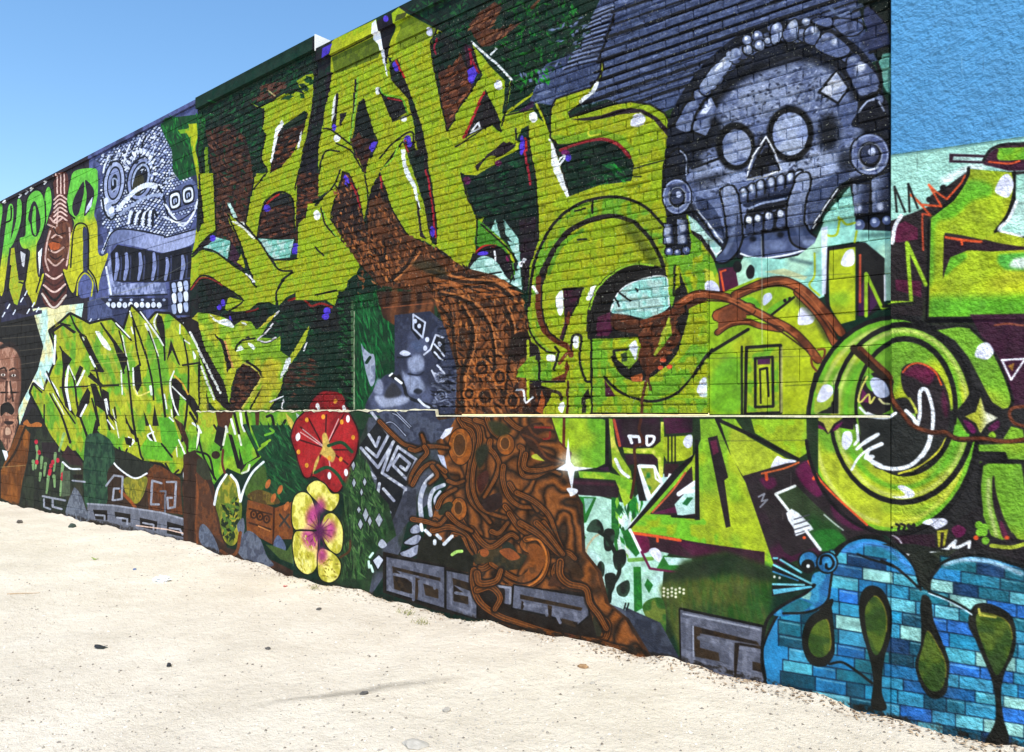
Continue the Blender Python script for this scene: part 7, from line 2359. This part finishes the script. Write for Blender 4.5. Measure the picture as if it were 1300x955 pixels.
# tan stick
sx_, sy_, sz_ = on_ground(10, 755)
ex_, ey_, ez_ = on_ground(52, 753)
sp_ = np.linspace(0, 1, 8)
sv, sf = [], []
for k, t in enumerate(sp_):
    r_ = .006 * (1 - .5 * t)
    for q_ in range(6):
        a_ = q_ * math.pi / 3
        sv.append(((ex_ - sx_) * t, (ey_ - sy_) * t + math.sin(t * 5) * .012 + r_ * math.cos(a_), float(gz(sx_ + (ex_ - sx_) * t, sy_ + (ey_ - sy_) * t)) - sz_ + .006 + r_ * math.sin(a_)))
    if k:
        for q_ in range(6):
            sf.append((6 * k - 6 + q_, 6 * k - 6 + (q_ + 1) % 6, 6 * k + (q_ + 1) % 6, 6 * k + q_))
o = link('stick', mesh_of('stick', sv, sf), M_STICK, None, 'thin tan stick lying on the sand', 'stick')
o.location = (sx_, sy_, sz_)
# little dry weeds
def weed(px, py, seed, label):
    rs = random.Random(seed)
    v, f = [], []
    for k in range(26):
        a_, l_ = rs.random() * 6.28, .03 + .05 * rs.random()
        bx, by = rs.uniform(-.09, .09), rs.uniform(-.04, .04)
        dx, dy = math.cos(a_) * l_ * .8, math.sin(a_) * l_ * .8
        w_ = .003
        b = len(v)
        v += [(bx - w_, by, 0), (bx + w_, by, 0), (bx + dx * .5 + w_, by + dy * .5, l_ * .5), (bx + dx * .5 - w_, by + dy * .5, l_ * .5), (bx + dx, by + dy, l_ * .62)]
        f += [(b, b + 1, b + 2, b + 3), (b + 3, b + 2, b + 4)]
    put('weed', mesh_of('weed', v, f), plain('dry_weed', (.24, .24, .08), (.42, .38, .18), 1, 0, .9, True), px, py, label, 'weed')
weed(514, 779, 1, 'low dry weed sprouting below the key-fret panel')
weed(534, 792, 2, 'smaller weed in the sand below the painted roots')
weed(398, 748, 3, 'thin straw weed at the foot of the yellow painted flower')

# gravel and leaf litter
rs = np.random.RandomState(21)
gv, gfc = [], []
OCT_F = [(0, 2, 4), (2, 1, 4), (1, 3, 4), (3, 0, 4), (2, 0, 5), (1, 2, 5), (3, 1, 5), (0, 3, 5)]
def add_pebble(x, y, r):
    z_ = float(gz(x, y))
    s = r * (.7 + .6 * rs.rand(6))
    a_ = rs.rand() * 6.28
    ca, sa = math.cos(a_), math.sin(a_)
    P = [(s[0], 0, 0), (-s[1], 0, 0), (0, s[2] * .8, 0), (0, -s[3] * .8, 0), (0, 0, s[4] * .7), (0, 0, -s[5] * .5)]
    b = len(gv)
    gv.extend((x + p[0] * ca - p[1] * sa, y + p[0] * sa + p[1] * ca, z_ + p[2] + r * .1) for p in P)
    gfc.extend(tuple(i_ + b for i_ in q) for q in OCT_F)
for k in range(9000):
    px_, py_ = rs.rand() * 1340 - 20, 600 + rs.rand() * 370
    if py_ < np.interp(px_, GX, GY) + 2:
        continue
    X_, Y_ = ground_px(px_, py_, 0.03)
    if Y_ > -.03 or X_ < -18:
        continue
    add_pebble(X_, Y_, .003 + .010 * rs.rand() ** 3)
for k in range(900):
    x_ = -10 + 11 * rs.rand()
    add_pebble(x_, -.035 - .25 * rs.rand() ** 2, .003 + .010 * rs.rand() ** 2)
link('gravel', mesh_of('gravel', gv, gfc), plain('gravel_bits', (.14, .115, .09), (.74, .68, .58), 1, 0, .9, True), None, 'fine gravel scattered over the sandy lot', 'gravel', kind='stuff')
lv, lf = [], []
for k in range(1100):
    x_ = -3.3 + 4.2 * rs.rand() if k < 800 else -8.5 + 5 * rs.rand()
    y_ = -.03 - .16 * rs.rand() ** 1.6
    z_ = float(gz(x_, y_)) + .003
    l_, w_ = .006 + .016 * rs.rand(), .003 + .005 * rs.rand()
    a_, tl = rs.rand() * 6.28, (rs.rand() - .5) * 1.0
    d_ = np.array([math.cos(a_), math.sin(a_), tl * .5]) * l_
    n_ = np.array([-math.sin(a_), math.cos(a_), (rs.rand() - .5) * .8]) * w_
    c_ = np.array([x_, y_, z_ + .004])
    b = len(lv)
    lv += [tuple(c_ - d_), tuple(c_ + n_), tuple(c_ + d_), tuple(c_ - n_), tuple(c_ + np.array([0, 0, .003]))]
    lf += [(b, b + 1, b + 4), (b + 1, b + 2, b + 4), (b + 2, b + 3, b + 4), (b + 3, b, b + 4)]
link('leaf_litter', mesh_of('leaf_litter', lv, lf), plain('litter_bits', (.10, .055, .03), (.50, .36, .22), 1, 0, .9, True), None, 'brown leaf litter blown against the foot of the wall', 'litter', kind='stuff')
